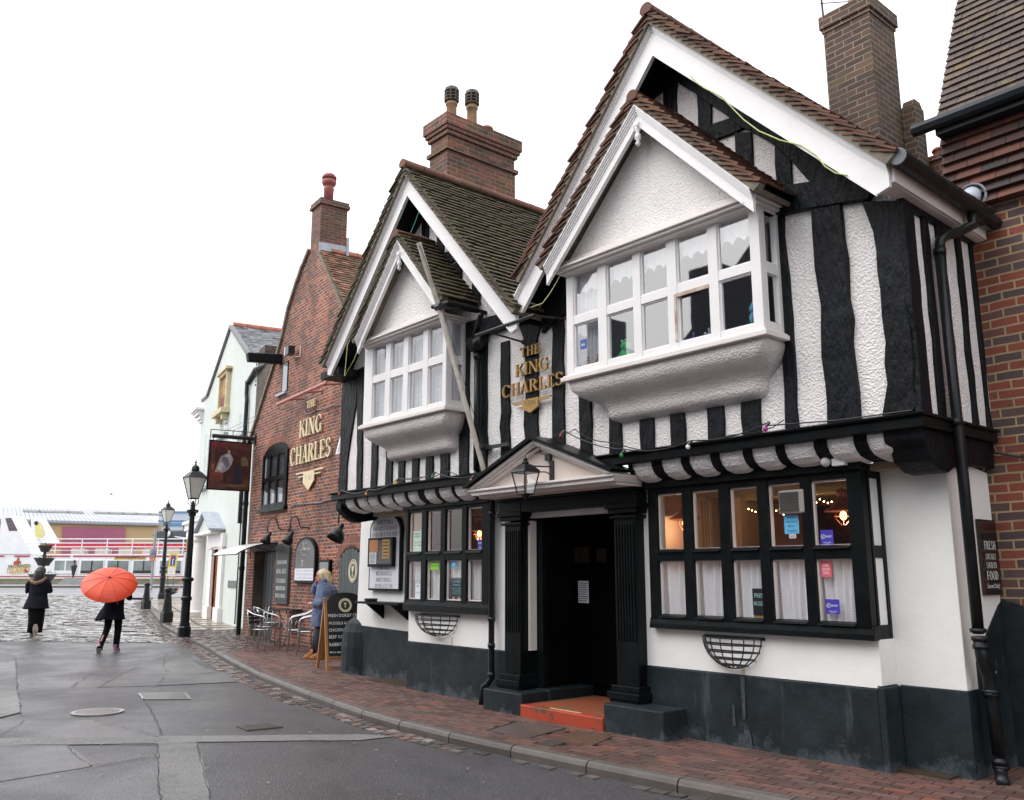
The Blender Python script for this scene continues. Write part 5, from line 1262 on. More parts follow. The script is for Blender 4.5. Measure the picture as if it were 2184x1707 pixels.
m_.build('cowl', SOOT, hc, sp=FB); m_ = MB(); m_.lathe([(.17, .62), (.17, .68), (.12, .74), (.001, .76)], -.70, .28, 10.2, 18); m_.build('cowl_cap', REDP, hc, sp=FB, smooth=True)
# black beam end high on the hall
t = thing('hoist_beam', 'weathered black hoist beam jutting from the hall beside the slate roof', 'beam', (-2.6, -.2, 6.55), FB)
q0 = FB.P('b', 880, 440)
m_ = MB(); m_.hexa([(-2.62, -.82, 6.57), (-2.42, -.82, 6.57), (-2.42, 0, 6.62), (-2.62, 0, 6.62), (-2.62, -.86, 6.78), (-2.42, -.86, 6.78), (-2.42, 0, 6.86), (-2.62, 0, 6.86)]); m_.build('beam', BLACK, t, sp=FB, bevel=.03)
m_ = MB()
for i in range(6): m_.tube([(-2.52, -.6, 6.56 - i * .1), (-2.52, -.6, 6.50 - i * .1)], .012, 5)
m_.build('chain', IRON, t, sp=FB)
# floodlight on the hall, pipe light over the lettering
t = thing('floodlight', 'small white and black floodlight high on the brick gable', 'light', (-1.9, -.2, 7.1), FB)
q = FB.P('b', 930, 365, -.15); m_ = MB(); m_.box(q[0] - .22, q[0] + .0, -.28, -.12, q[1] - .10, q[1] + .10); m_.build('lamp_body', SLAT, t, sp=FB)
m_ = MB(); m_.box(q[0] - .34, q[0] - .225, -.25, -.12, q[1] - .08, q[1] + .12); m_.tube([(q[0] + .0, -.1, q[1] - .15), (q[0] + .08, -.02, q[1] - .15), (q[0] + .08, -.02, q[1] + .1)], .012, 5); m_.build('housing', WHITE, t, sp=FB)
t = thing('sign_light', 'long red tube light above the lettering on the brick hall', 'light', (-.1, -.4, 5.4), FB)
m_ = MB(); m_.tube([(-1.54, -.4, 5.42), (1.25, -.4, 5.44)], .034, 10); m_.build('tube', mk('red_painted_tube', (.55, .20, .18), (.45, .12, .10), 6, .3), t, sp=FB)
for xx in (-.9, .1, 1.05): m_ = MB(); m_.tube([(xx, -.4, 5.42), (xx, 0, 5.50)], .018, 6); m_.ball((xx, -.01, 5.5), .03, 8, 5); m_.build('bracket', mk('red_bracket', (.28, .05, .04), None, 6, .4), t, sp=FB)
# raised lettering
def letters(lab, rows, fr, y, mat_, d, offs=.03):
    t = thing('raised_lettering', lab, 'lettering', (rows[0][1], y, rows[-1][2]), fr)
    for s_, xc, zb_, h, wd in rows:
        m_ = MB(); serif(m_, s_, xc, zb_, h, y - offs, wd, depth=d); m_.build('word', mat_, t, sp=fr)
    return t
t = letters('cream raised letters THE KING CHARLES on the red brick hall', [('THE', -.375, 5.215, .165, .50), ('KING', -.36, 4.605, .385, 1.28), ('CHARLES', -.345, 4.01, .40, 2.26)], FB, 0, CREAM, .03)
m_ = MB(); m_.prism([(-.64, 3.76), (-.04, 3.76), (-.04, 3.57), (-.33, 3.38), (-.64, 3.57)], -.06, -.03); m_.box(-1.08, -.645, -.055, -.03, 3.78, 3.81); m_.box(-.035, .43, -.055, -.03, 3.78, 3.81); m_.box(-.95, -.645, -.055, -.03, 3.70, 3.725); m_.box(-.035, .28, -.055, -.03, 3.70, 3.725); m_.box(-.64, -.04, -.06, -.03, 3.762, 3.80); m_.build('shield', CREAM, t, sp=FB)
m_ = MB(); serif(m_, '1350', -.34, 3.60, .11, -.061, .34); m_.build('date', mk('faded_grey_ink', (.30, .30, .33), None, 5, .7), t, sp=FB)
GW = .52
t = letters('gold raised letters THE KING CHARLES between the two bay windows of the pub', [('THE', -7.39, 4.075, .115, .35), ('KING', -7.365, 3.86, .145, .58), ('CHARLES', -7.37, 3.645, .145, 1.05)], W, 6.58, GOLD, .025, .02)
m_ = MB(); m_.prism([(-7.52, 3.565), (-7.25, 3.565), (-7.25, 3.46), (-7.385, 3.40), (-7.52, 3.46)], 6.53, 6.56); m_.box(-7.69, -7.525, 6.53, 6.55, 3.54, 3.555); m_.box(-7.245, -7.04, 6.53, 6.55, 3.54, 3.555); m_.box(-7.66, -7.525, 6.53, 6.55, 3.52, 3.53); m_.box(-7.245, -7.07, 6.53, 6.55, 3.52, 3.53); m_.build('shield', GOLD, t)
m_ = MB(); serif(m_, '1770', -7.385, 3.485, .055, 6.529, .17); m_.build('date', INK, t)
t = thing('sign_light', 'long black bar light above the gold lettering of the pub', 'light', (-7.4, 6.3, 4.36))
m_ = MB(); m_.tube([(-7.97, 6.2, 4.37), (-6.93, 6.2, 4.385)], .022, 8); m_.build('bar', IRON, t)
for a, b_ in (((-7.75, 6.2, 4.37), (-7.55, 6.58, 4.27)), ((-6.95, 6.2, 4.385), (-6.72, 6.58, 4.36))): m_ = MB(); m_.tube([a, b_], .012, 6); m_.ball(b_, .03, 8, 5); m_.build('bracket', IRON, t)
# signs on the hall
def board(name, lab, outline, fr, y, th, rim, face, fm, cat='sign'):
    t = thing(name, lab, cat, (outline[0][0], y, outline[0][1]), fr)
    m_ = MB(); m_.prism(outline, y - th, y); m_.build('frame', fm, t, sp=fr, bevel=.004)
    cx_ = sum(p[0] for p in outline) / len(outline); cz_ = (max(p[1] for p in outline) + min(p[1] for p in outline)) / 2
    W_ = max(p[0] for p in outline) - min(p[0] for p in outline); H_ = max(p[1] for p in outline) - min(p[1] for p in outline)
    m_ = MB(); m_.poly([((p[0] - cx_) * (1 - 2 * rim / W_) + cx_, y - th - .001, (p[1] - cz_) * (1 - 2 * rim / H_) + cz_) for p in outline]); m_.build('face', face, t, sp=fr)
    return t
GREYF = mk('charcoal_sign_face', (.06, .06, .065), (.075, .075, .08), 2, .35)
o_ = [(-2.02, .96), (-1.24, .96), (-1.24, 2.18)] + arc(-1.63, 2.18, .39, .13, 0, 180, 10)[1:-1] + [(-2.02, 2.18)]
t = board('menu_board', 'tall narrow round topped board reading GOOD FOOD REAL ALES on the brick hall', o_, FB, 0, .07, .03, BOARD, GREYF)
m_ = MB()
for s_, z_, h in (('GOOD FOOD', 1.82, .085), ('REAL ALES', 1.62, .095), ('STUNNING', 1.41, .09), ('MEDIEVAL', 1.25, .09), ('KINGS HALL', 1.09, .085)): serif(m_, s_, -1.63, z_, h, -.073, .60)
m_.build('lettering', CHALK, t, sp=FB)
m_ = MB(); serif(m_, 'THE KING CHARLES', -1.63, 2.0, .05, -.073, .55); m_.build('faded_heading', mk('faded_sign_ink', (.16, .15, .13), None, 5, .6), t, sp=FB)
o_ = [(-.85, 1.42), (.27, 1.42), (.27, 2.02)] + arc(-.29, 2.02, .56, .36, 0, 180, 14)[1:-1] + [(-.85, 2.02)]
t = board('arched_sign', 'round arched grey sign with a white lower panel on the brick hall', o_, FB, 0, .08, .05, mk('slate_sign_face', (.12, .12, .13), (.09, .09, .095), 2, .3), BLACKS)
m_ = MB(); m_.box(-.80, .22, -.086, -.082, 1.47, 1.72); m_.build('white_panel', PAPER, t, sp=FB)
m_ = MB()
for i, s_ in enumerate(('• REAL ALES • THE BELHAVEN', 'FUNERAL AND TEAS SERVED DAILY', '• LIVE SPORTS • PARTIES CATERED')): serif(m_, s_, -.29, 1.655 - i * .075, .032, -.0865, .92)
m_.build('lettering', mk('soft_grey_ink', (.36, .35, .38), None, 5, .7), t, sp=FB)
m_ = MB(); rgx = random.Random(5)
for i in range(26): a = rgx.uniform(0, 6.28); r_ = rgx.uniform(0, .3); m_.box(-.35 + r_ * math.cos(a), -.32 + r_ * math.cos(a) + .02, -.084, -.082, 2.12 + r_ * .45 * math.sin(a), 2.14 + r_ * .45 * math.sin(a))
m_.box(-.42, -.39, -.084, -.082, 1.76, 1.90); m_.box(-.46, -.35, -.084, -.082, 1.88, 1.895); m_.build('motif', mk('pale_gold_motif', (.50, .38, .24), (.6, .55, .48), 9, .6), t, sp=FB)
t = board('notice_case', 'small black framed notice case on the brick hall beside the arched sign', [(.45, 1.40), (.98, 1.40), (.98, 1.89), (.45, 1.89)], FB, 0, .07, .05, mk('dull_mirror_face', (.18, .19, .2), (.14, .15, .16), 2, .2), BLACKS)
# arched plank door near the pub
o_ = [(1.32, .1), (2.5, .1), (2.5, 1.75)] + arc(1.91, 1.72, .59, .40, 0, 180, 14)[1:-1] + [(1.32, 1.75)]
m_ = MB(); m_.prism(o_, -.01, .03); ad = m_.build('arched_door', BLACKS, hall, sp=FB)
m_ = MB()
for i in range(8):
    a = 1.37 + i * .135; zt = 1.72 + .36 * math.sqrt(max(0, 1 - ((a + .066 - 1.91) / .57) ** 2)); m_.box(a, a + .128, -.03, -.01, .12, zt)
m_.build('planks', mk('dark_grey_planks', (.035, .045, .045), (.06, .07, .07), 5, .5, .5, stretch=(2, 2, .3)), ad, sp=FB, bevel=.004)
m_ = MB(); m_.tube([(1.45, -.06, 1.02), (1.68, -.06, 1.02)], .018, 6); m_.ball((1.68, -.06, 1.02), .035, 8, 5); m_.build('latch', IRON, ad, sp=FB)
m_ = MB(); m_.prism(arc(1.91, 1.74, .6, .41, 0, 180, 14) + arc(1.91, 1.74, .78, .62, 180, 0, 14), -.014, .01); m_.build('brick_arch', MATS['soldier_arch_brick'], hall, sp=FB)
badge('door_badge', 'large oval cream badge on the arched plank door', 2.03, 1.66, .2, .22, -.031, FB, ('FAMOUS DORSET', 'EST 1770'))
# canopy over the hall door
t = thing('door_canopy', 'curved clear canopy with black brackets over the hall door', 'canopy', (-3.1, -.4, 2.05), FB)
cpx = bez((-.95, 2.04), (-.75, 2.2), (-.4, 2.30), (0, 2.33), 8)
m_ = MB(); m_.loft([[(x, y, z) for y, z in cpx] for x in (-3.95, -2.15)], closed=False, caps=False)
m_.build('sheet', mk('frosted_canopy_sheet', (.72, .72, .70), (.66, .66, .64), 3, .25), t, sp=FB)
for xx in (-3.95, -2.15):
    m_ = MB(); m_.tube([(xx, y, z - .012) for y, z in cpx], .016, 6); m_.tube([(xx, 0, 2.33), (xx, 0, 1.98)], .02, 6); m_.tube([(xx, 0, 2.10), (xx, -.25, 2.14), (xx, -.5, 2.2)], .012, 5)
    for yy in (-.15, -.3, -.45): m_.tube([(xx, yy, 2.11 - yy * .12), (xx, yy, 2.29 + yy * .06)], .009, 5)
    m_.build('bracket', IRON, t, sp=FB)
m_ = MB(); m_.tube([(-3.95, -.95, 2.04), (-2.15, -.95, 2.04)], .014, 6); m_.build('front_rail', IRON, t, sp=FB)
# swan neck lamps
def swan(base, tip, lab, fr=FB, r_=.1):
    t = thing('swan_neck_lamp', lab, 'wall lamp', base, fr, group='swan neck lamps over the signs')
    bx, by, bz = base; tx, ty, tz_ = tip
    m_ = MB(); pts = [(bx, by, bz), (bx, by - .18, bz)] + bez((bx, by - .18, bz), (bx + (tx - bx) * .3, by + (ty - by) * .5, bz - .02), (bx + (tx - bx) * .4, by + (ty - by) * .55, tz_ + .5), (bx + (tx - bx) * .75, ty + .12, tz_ + .46), 9)[1:] + bez((bx + (tx - bx) * .75, ty + .1, tz_ + .46), (tx, ty, tz_ + .44), (tx, ty, tz_ + .36), (tx, ty, tz_ + .14), 7)[1:]
    m_.tube(pts, .013, 6); m_.ball((bx, by, bz), .035, 8, 5, sc=(1, .5, 1)); m_.build('arm', IRON, t, sp=fr, smooth=True)
    m_ = MB(); m_.lathe([(.025, .16), (.04, .12), (.045, .06), (r_ * .8, .02), (r_ * 1.1, -.05), (r_ * 1.15, -.12), (r_ * 1.05, -.12), (r_ * .9, -.03), (.02, .04)], 0, 0, 0, 16)
    M_ = Matrix.Translation((tx, ty, tz_)) @ Matrix.Rotation(R(-28), 4, 'X'); m_.v = [tuple(M_ @ Vector(v)) for v in m_.v]
    m_.build('shade', PIPE, t, sp=fr, smooth=True); return t
q = FB.S('e', 838, 1000, -.31); q2 = FB.S('e', 462, 1000, -1.5)
swan((-.31, 0, 2.58), (-.31, q[0], q[1]), 'black swan neck lamp bent towards the arched grey sign')
swan((-1.5, 0, 2.58), (-1.5, q2[0], q2[1]), 'black swan neck lamp above the GOOD FOOD board beside the canopy')
# cables on the hall
m_ = MB(); q = Bp('e', (880, 450), (870, 900), (868, 1210)); m_.tube([(a, -.02, b_) for a, b_ in q], .012, 5)
q = Bp('e', (890, 440), (960, 420), (1080, 415), (1280, 400), (1400, 390), (1500, 350), (1600, 335), (1700, 370), (1790, 340)); m_.tube([(a, -.03, b_) for a, b_ in q], .014, 5)
q = Bp('d', (730, 820), (720, 1060), (740, 1150), (830, 1160), (990, 1070), (1100, 1070), (1200, 1040), (1330, 980), (1535, 950)); m_.tube([(a, -.03, b_) for a, b_ in q], .014, 5)
tag(m_.build('wall_cable', mk('grey_cable', (.10, .09, .09), (.2, .19, .19), 9, .5), sp=FB), 'thin grey cables clipped across the brick hall wall', 'cable')
# hanging sign on its bracket
t = thing('hanging_sign', 'large dark painted pub sign hanging from a bracket on the brick hall', 'sign', (-4.1, -.6, 3.6), FB)
m_ = MB(); m_.box(-4.13, -4.07, -1.14, -.08, 3.63, 4.86); m_.build('board', BLACKS, t, sp=FB)
FS = Frame((0, 0), -90); FS.M = FB.M @ Matrix.Translation((-4.07, -1.11, 3.66)) @ Matrix.Rotation(R(90), 4, 'Z')
def mk_paint():
    m, nt, b_, out = new_mat('dark_painted_panel'); ob = coord(nt); f = noise_t(nt, ob, 3.0, 5, .7)
    nt.links.new(ramp(nt, f, [(.3, (.02, .012, .014)), (.45, (.05, .016, .016)), (.56, (.10, .03, .022)), (.66, (.09, .06, .035))]), b_.inputs['Base Color']); b_.inputs['Roughness'].default_value = .3; return m
m_ = MB(); m_.poly([(0, -.002, 0), (1.0, -.002, 0), (1.0, -.002, 1.17), (0, -.002, 1.17)]); m_.build('painted_panel', mk_paint(), t, sp=FS)
def ppoly(name, pts, col, d=.004):
    m_ = MB(); m_.poly([(a, -d, b_) for a, b_ in pts]); return m_.build(name, mk('paint_' + name, col, tuple(c_ * .6 for c_ in col), 9, .5), t, sp=FS)
ppoly('crimson_drape', [(.02, 1.15), (.42, 1.15), (.34, 1.06), (.20, 1.02), (.02, 1.0)], (.18, .012, .03))
ppoly('ochre_ground', [(.25, .10), (.95, .14), (.9, .09), (.6, .06)], (.16, .10, .05))
ppoly('pale_arch', [(.78, .60), (.95, .60), (.95, .75), (.88, .83), (.78, .80)], (.17, .13, .07))
ppoly('pale_robe', [(.14, .42), (.20, .62), (.26, .80), (.36, .86), (.50, .86), (.58, .76), (.54, .62), (.46, .48), (.34, .40), (.22, .38)], (.34, .32, .36))
ppoly('grey_sleeve', [(.30, .78), (.42, .80), (.50, .62), (.44, .52), (.36, .60)], (.16, .16, .20), .0045)
ppoly('russet_base', [(.02, .22), (.34, .22), (.36, .36), (.04, .38)], (.16, .04, .025))
ppoly('column_base', [(.04, .40), (.10, .40), (.11, .98), (.04, 1.0)], (.10, .035, .025))
ppoly('red_cushion', [(.05, .36), (.32, .34), (.33, .40), (.06, .42)], (.26, .03, .02), .0048)
ppoly('dark_table', [(.58, .12), (.82, .16), (.80, .56), (.60, .58)], (.018, .018, .035))
ppoly('lace_highlight', [(.18, .44), (.30, .44), (.34, .62), (.24, .66)], (.52, .50, .54), .0052)
ppoly('white_collar', [(.36, .80), (.50, .80), (.52, .86), (.40, .88)], (.50, .46, .46), .0052)
ppoly('small_crown', [(.16, .42), (.26, .42), (.27, .49), (.21, .46), (.15, .49)], (.36, .30, .2), .0055)
ppoly('gold_figure', [(.04, .50), (.10, .46), (.12, .58), (.06, .62)], (.28, .14, .04), .0048)
m_ = MB(); oval(m_, .46, .92, .035, .055, -.0045, n=14); m_.build('pale_oval', mk('paint_skin', (.36, .27, .24), None, 9, .6), t, sp=FS)
m_ = MB(); m_.tube([(-4.1, .06, 4.98), (-4.1, -1.08, 4.965)], .05, 10); m_.tube([(-4.1, -.02, 5.14), (-4.1, -1.12, 5.12)], .011, 5); m_.tube([(-4.1, -1.12, 5.12), (-4.1, -1.12, 4.9)], .011, 5); m_.tube([(-4.1, -.02, 5.14), (-4.1, -.02, 5.0)], .011, 5); m_.tube([(-4.1, -.57, 5.13), (-4.1, -.57, 5.0)], .01, 5)
for yy in (-1.05, -.18): m_.tube([(-4.1, yy, 4.94), (-4.1, yy, 4.85)], .01, 5)
m_.box(-4.2, -4.0, -.05, .1, 4.85, 5.05); m_.build('bracket', IRON, t, sp=FB)
m_ = MB(); m_.tube([(-4.1, -.75, 5.12), (-3.3, 0, 5.6)], .005, 4); m_.tube([(-4.1, -.6, 5.12), (-3.2, 0, 5.5)], .005, 4); m_.build('stay_wire', IRON, t, sp=FB)
# downpipe between the two buildings
m_ = MB(); m_.tube([(-4.3, -.08, .12), (-4.28, -.08, 5.0)], .06, 10); m_.tube([(-4.3, -.08, .12), (-4.42, -.2, .02)], .06, 10)
for z_ in (1.7, 3.3): m_.tube([(-4.3, -.08, z_), (-4.3, -.08, z_ + .09)], .075, 10)
tag(m_.build('downpipe', PIPE, sp=FB), 'black downpipe between the green house and the brick hall', 'downpipe')

# ------------------------------------------------------------------ pale green townhouse
gh = thing('green_townhouse', 'pale green rendered townhouse with a columned portico and slate roof', 'house', (-3.5, 0, .2), FG)
Gp = lambda z, *q, y=0.0: [FG.P(z, a, b_, y) for a, b_ in q]
xl = -8.35
w = MB()
w.prism([(-5.66, -.1), (-4.4, -.1), (-4.4, 2.37), (-3.1, 2.37), (-3.1, -.1), (.45, -.1), (.45, 3.1), (-5.66, 3.1)], 0, .3)
w.prism([(xl, 3.1), (.45, 3.1), (.45, 7.78), (-.5, 7.78), (-3.71, 9.5), (-7.1, 7.85), (xl, 7.85)], 0, .3)
w.box(xl, xl + .3, .3, 6, 3.1, 7.85)
w.build('wall', RENDER_G, gh, sp=FG)
m_ = MB(); m_.prism([(-7.15, 7.86), (-3.71, 9.53), (-.5, 7.82), (-.5, 7.92), (-3.71, 9.64), (-7.2, 7.96)], -.08, .3); m_.box(xl - .05, -7.1, -.06, .3, 7.85, 7.95); m_.build('coping', mk('grey_coping', (.2, .2, .21), (.15, .15, .16), 4, .6), gh, sp=FG)
mb = MB(); slope(mb, -3.71, 9.62, .53, -.2, .1, 7.0, tw=.25, g=.17, th=.008, j=.003, lift_=.03); slab(mb, -3.71, 9.62, .53, -.2, .12, 7.0); ridge(mb, -3.71, 9.68, .05, 7.0, .12, seg=.45); slab(mb, -3.71, 9.62, .53, -7.2, .12, 7.0)
mb.build('roof', [SLATE, LEAD, mk('red_ridge_tile', (.42, .13, .08), None, 6, .5)], gh, sp=FG)
DBR = mk_brick('dark_return_brick', (.075, .055, .045), (.12, .085, .065), (.12, .10, .085), spots=[(0, (.05, .04, .035)), (1, (.13, .09, .07))])
m_ = MB(); m_.box(.452, 2.6, .01, .6, 0, 7.2); m_.box(.452, 1.15, .02, .7, 7.2, 7.85); m_.build('return_wall', DBR, gh, sp=FG)
m_ = MB(); m_.tube([(-.45, -.06, 7.05), (.55, -.08, 7.25), (1.7, .1, 7.25)], .07, 8); m_.tube([(-.42, -.08, 7.1), (-.40, -.08, 6.7), (-.32, -.08, 6.5), (-.32, -.08, 3.0)], .06, 8); m_.build('gutter', PIPE, gh, sp=FG)
# windows of the townhouse: flat reveals, recess shade put into their green
RV_ = mk('painted_shade_reveal', (.50, .56, .52), None, 2, .8)  # wall green darkened, so the recess shade is in the colour
for q, lab in ((((500, 880), (565, 840), (500, 1040), (560, 1010)), ''), (((360, 950), (415, 930), (357, 1050), (410, 1030)), ''), (((235, 1040), (280, 1010), (210, 1455), (250, 1445)), '')):
    a = Gp('b', *q); xa, xb, za, zb2 = a[0][0], a[1][0], max(a[2][1], a[3][1]), a[0][1]
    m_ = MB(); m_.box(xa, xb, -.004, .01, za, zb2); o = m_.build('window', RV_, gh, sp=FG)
    m_ = MB(); m_.box(xa + (xb - xa) * .45, xb - .02, -.012, -.004, za + .02, zb2 - .02); m_.build('sash', WHITE, o, sp=FG)
    m_ = MB()
    for i in range(2):
        for k in range(3 if zb2 - za > 1 else 2):
            n_ = 3 if zb2 - za > 1 else 2; X0 = xa + (xb - xa) * .48; dx = (xb - .05 - X0) / 2; dz = (zb2 - za - .08) / n_
            m_.box(X0 + i * dx + .03, X0 + (i + 1) * dx, -.016, -.012, za + .05 + k * dz, za + .02 + (k + 1) * dz)
    m_.build('pane', MIRG, o, sp=FG)
    m_ = MB(); m_.box(xa - .06, xb + .06, -.14, .01, za - .10, za); m_.build('sill', LEAD, o, sp=FG)
a = Gp('b', (375, 580), (440, 545), (360, 840), (425, 820)); xa, xb, za, zb2 = a[0][0], a[1][0], a[3][1], a[0][1]
t = thing('carved_niche_panel', 'cream framed red and gold painted panel high on the green townhouse', 'plaque', (xa, 0, za), FG)
STN = mk('cream_stone', (.62, .54, .34), (.55, .47, .3), 6, .8)
m_ = MB(); m_.box(xa - .0, xb, -.14, .0, za, za + .02); m_.box(xa, xa + .12, -.14, 0, za, zb2); m_.box(xb - .12, xb, -.14, 0, za, zb2); m_.box(xa, xb, -.14, 0, zb2 - .1, zb2); m_.box(xa - .15, xb + .15, -.2, 0, zb2, zb2 + .08); m_.build('frame', STN, t, sp=FG)
m_ = MB(); m_.box(xa + .12, xb - .12, -.05, -.01, za + .5, zb2 - .1); m_.build('gold_relief', mk('gold_relief', (.45, .30, .14), (.30, .12, .06), 10, .6), t, sp=FG)
m_ = MB(); m_.box(xa + .12, xb - .12, -.06, -.01, za + .02, za + .5); m_.build('red_relief', mk('red_relief', (.30, .03, .03), (.08, .05, .06), 12, .6), t, sp=FG)
m_ = MB(); m_.box(xa - .15, xb + .1, -.28, .0, za - .15, za); m_.box(xa + .1, xa + .3, -.2, 0, za - .35, za - .15); m_.box(xb - .3, xb - .1, -.2, 0, za - .35, za - .15); m_.build('corbel_shelf', STN, t, sp=FG)
# cornice and portico
m_ = MB()
for k, (za, zb2, e) in enumerate(((7.05, 7.15, .15), (7.15, 7.3, .3), (7.3, 7.42, .5), (7.42, 7.48, .62))): m_.box(xl - e, xl + .4, -e * .4, 6, za, zb2)
m_.box(xl - .62, xl + .5, -.3, 6, 7.48, 7.56); m_.build('cornice', WHITE, gh, sp=FG)
m_ = MB(); m_.box(-10.2, -5.66, .05, 2.6, 2.95, 3.2); m_.box(-10.3, -5.66, -.02, 2.7, 3.2, 3.42); m_.box(-10.4, -5.6, -.10, 2.8, 3.42, 3.55); m_.build('entablature', WHITE, gh, sp=FG)
m_ = MB(); m_.prismx([(-.12, 3.55), (1.3, 3.95), (2.8, 3.55)], -10.4, -5.7); m_.build('portico_roof', LEAD, gh, sp=FG)
for i, (cx_, cy_) in enumerate(((-8.62, .32), (-8.62, 2.4))):
    m_ = MB(); m_.lathe([(.34, .12), (.34, .24), (.28, .30), (.26, .34), (.255, 1.6), (.225, 2.7), (.26, 2.76), (.30, 2.82), (.30, 2.95)], cx_, cy_, 0, 24); m_.box(cx_ - .36, cx_ + .36, cy_ - .36, cy_ + .36, -.1, .12); m_.build('column', WHITE, gh, sp=FG, smooth=False)
# side door with its little pedimented hood
m_ = MB()
for x0_, x1_ in ((-4.66, -4.05), (-3.1, -2.4)):
    m_.box(x0_ + .05, x1_ - .05, -.09, .0, .1, 2.42); m_.box(x0_ - .03, x1_ + .03, -.14, .0, -.1, .62); m_.box(x0_, x1_, -.12, .0, 2.38, 2.8)
m_.box(-4.05, -3.1, -.08, 0, 2.36, 2.42); m_.box(-4.7, -2.35, -.13, 0, 2.42, 2.82); m_.box(-5.15, -2.75, -.42, 0, 2.82, 2.9)
ddo = m_.build('door_case', WHITE, gh, sp=FG, bevel=.008)
m_ = MB(); m_.box(-4.5, -3.05, .06, .2, 0, 2.4)
for (z0, z1) in ((.2, .7), (.85, 1.5), (1.65, 2.2)):
    for (a, b_) in ((-4.38, -3.92), (-3.82, -3.3)): m_.box(a, b_, .045, .06, z0, z1)
m_.build('door', mk('varnished_orange_door', (.34, .11, .035), (.26, .08, .025), 3, .35, stretch=(2, 2, .4)), gh, sp=FG, bevel=.01)
m_ = MB(); pts = [(-5.2, 2.9), (-3.95, 3.42), (-2.7, 2.9)]; m_.prism(pts, -.38, 0); m_.build('hood_tympanum', RENDER_G, ddo, sp=FG)
m_ = MB(); m_.hexa([(-5.3, -.5, 2.9), (-3.95, -.5, 3.48), (-3.95, 0, 3.48), (-5.3, 0, 2.9), (-5.32, -.5, 2.96), (-3.95, -.5, 3.54), (-3.95, 0, 3.54), (-5.32, 0, 2.96)]); m_.hexa([(-3.95, -.5, 3.48), (-2.6, -.5, 2.9), (-2.6, 0, 2.9), (-3.95, 0, 3.48), (-3.95, -.5, 3.54), (-2.58, -.5, 2.96), (-2.58, 0, 2.96), (-3.95, 0, 3.54)]); m_.build('hood_roof', LEAD, ddo, sp=FG)
m_ = MB(); m_.box(-1.73, -.52, -.02, 0, 1.22, 1.42); t = m_.build('street_name_plate', mk('grey_name_plate', (.10, .11, .11), (.13, .14, .14), 9, .5), sp=FG); tag(t, 'small dark street name plate low on the green townhouse', 'sign')
m_ = MB(); m_.tube([(-.42, -.03, .25), (-.42, -.03, 3.4), (-.36, -.03, 3.42)], .018, 5); tag(m_.build('wall_cable', IRON, sp=FG), 'thin black cable running down the green townhouse wall', 'cable')

# ------------------------------------------------------------------ brick building on the right
rb = thing('stock_brick_building', 'multicoloured brick building with a steep tiled roof on the right edge', 'building', (-1, 7.9, .1))
w = MB(); w.box(-3.10, 8, 7.9, 8.2, .07, 4.85); w.box(-3.10, -2.9, 8.2, 13, .07, 5.5); w.build('wall', BRICK_R, rb)
HUNG = mk_island('hung_clay_tiles', [(0, (.045, .033, .031)), (.45, (.08, .04, .034)), (.75, (.125, .05, .036)), (1, (.17, .062, .042))], .7, .4, 50, .004)
m_ = MB()
for k in range(9):
    z_ = 4.78 + k * .095; x = -3.16 - (.11 if k % 2 else 0)
    while x < 4:
        a = max(x, -3.16); b_ = x + .215
        m_.hexa([(a, 7.835 - (8 - k) * .004 - .02, z_), (b_, 7.835 - (8 - k) * .004 - .02, z_), (b_, 7.90, z_), (a, 7.90, z_), (a, 7.865, z_ + .12), (b_, 7.865, z_ + .12), (b_, 7.9, z_ + .12), (a, 7.9, z_ + .12)]); x += .22
m_.build('hung_tiling', HUNG, rb)
m_ = MB(); m_.tube([(-3.32, 7.66, 5.60), (8, 7.66, 5.63)], .06, 8); m_.box(-3.14, 8, 7.70, 7.9, 5.50, 5.60); m_.build('gutter', mk('dark_blue_gutter', (.008, .012, .017), (.014, .02, .026), 3, .45, spec=.25), rb)
mb = MB()
# steep roof rising away from the street
an = math.atan(2.05); uy, uz = math.cos(an), math.sin(an); k = 0; s_ = -.05
while s_ < 6.5:
    x = -3.13 + rng.uniform(-.008, .008) - (.083 if k % 2 else 0)
    while x < 3.2:
        a = max(x, -3.13); b_ = x + .162; l0 = .032 + rng.uniform(-.003, .003); p = []
        for lift in (0, .013):
            for (s2, xx, lf) in ((s_, a, l0), (s_, b_, l0), (s_ + .15, b_, 0), (s_ + .15, a, 0)): h = lf + lift; p.append((xx, 7.74 + uy * s2 - uz * h, 5.62 + uz * s2 + uy * h))
        mb.hexa(p); x += .166
    s_ += .098; k += 1
mb.hexa([(-3.12, 7.78, 5.6), (8, 7.78, 5.6), (8, 8.0, 5.6), (-3.12, 8.0, 5.6), (-3.12, 7.78 + uy * 6.6, 5.6 + uz * 6.6), (8, 7.78 + uy * 6.6, 5.6 + uz * 6.6), (8, 8 + uy * 6.6, 5.6 + uz * 6.6), (-3.12, 8 + uy * 6.6, 5.6 + uz * 6.6)], 1)
mb.build('roof', [TILE_D, MORTAR], rb)
m_ = MB(); m_.prism([(-3.07, .07), (-3.07, 1.40), (-2.9, 1.345), (-2.3, 1.12), (-1.6, .9), (4, .85), (4, .07)], 7.885, 7.9); m_.build('painted_plinth', PLINTH, rb)
t = thing('rear_chimney', 'small red brick chimney with two orange pots in the gap behind the pub', 'chimney', (-4.05, 10.2, 5))
sc_ = stack('stack', -4.22, -3.90, 10.0, 10.5, 3.5, 6.36, ((6.36, 6.42, .03), (5.75, 5.8, .02)), BRICK_C, t)
pot(-4.13, 10.2, 6.42, .16, .08, TERRA, t); pot(-3.97, 10.12, 6.42, .24, .09, TERRA, t)
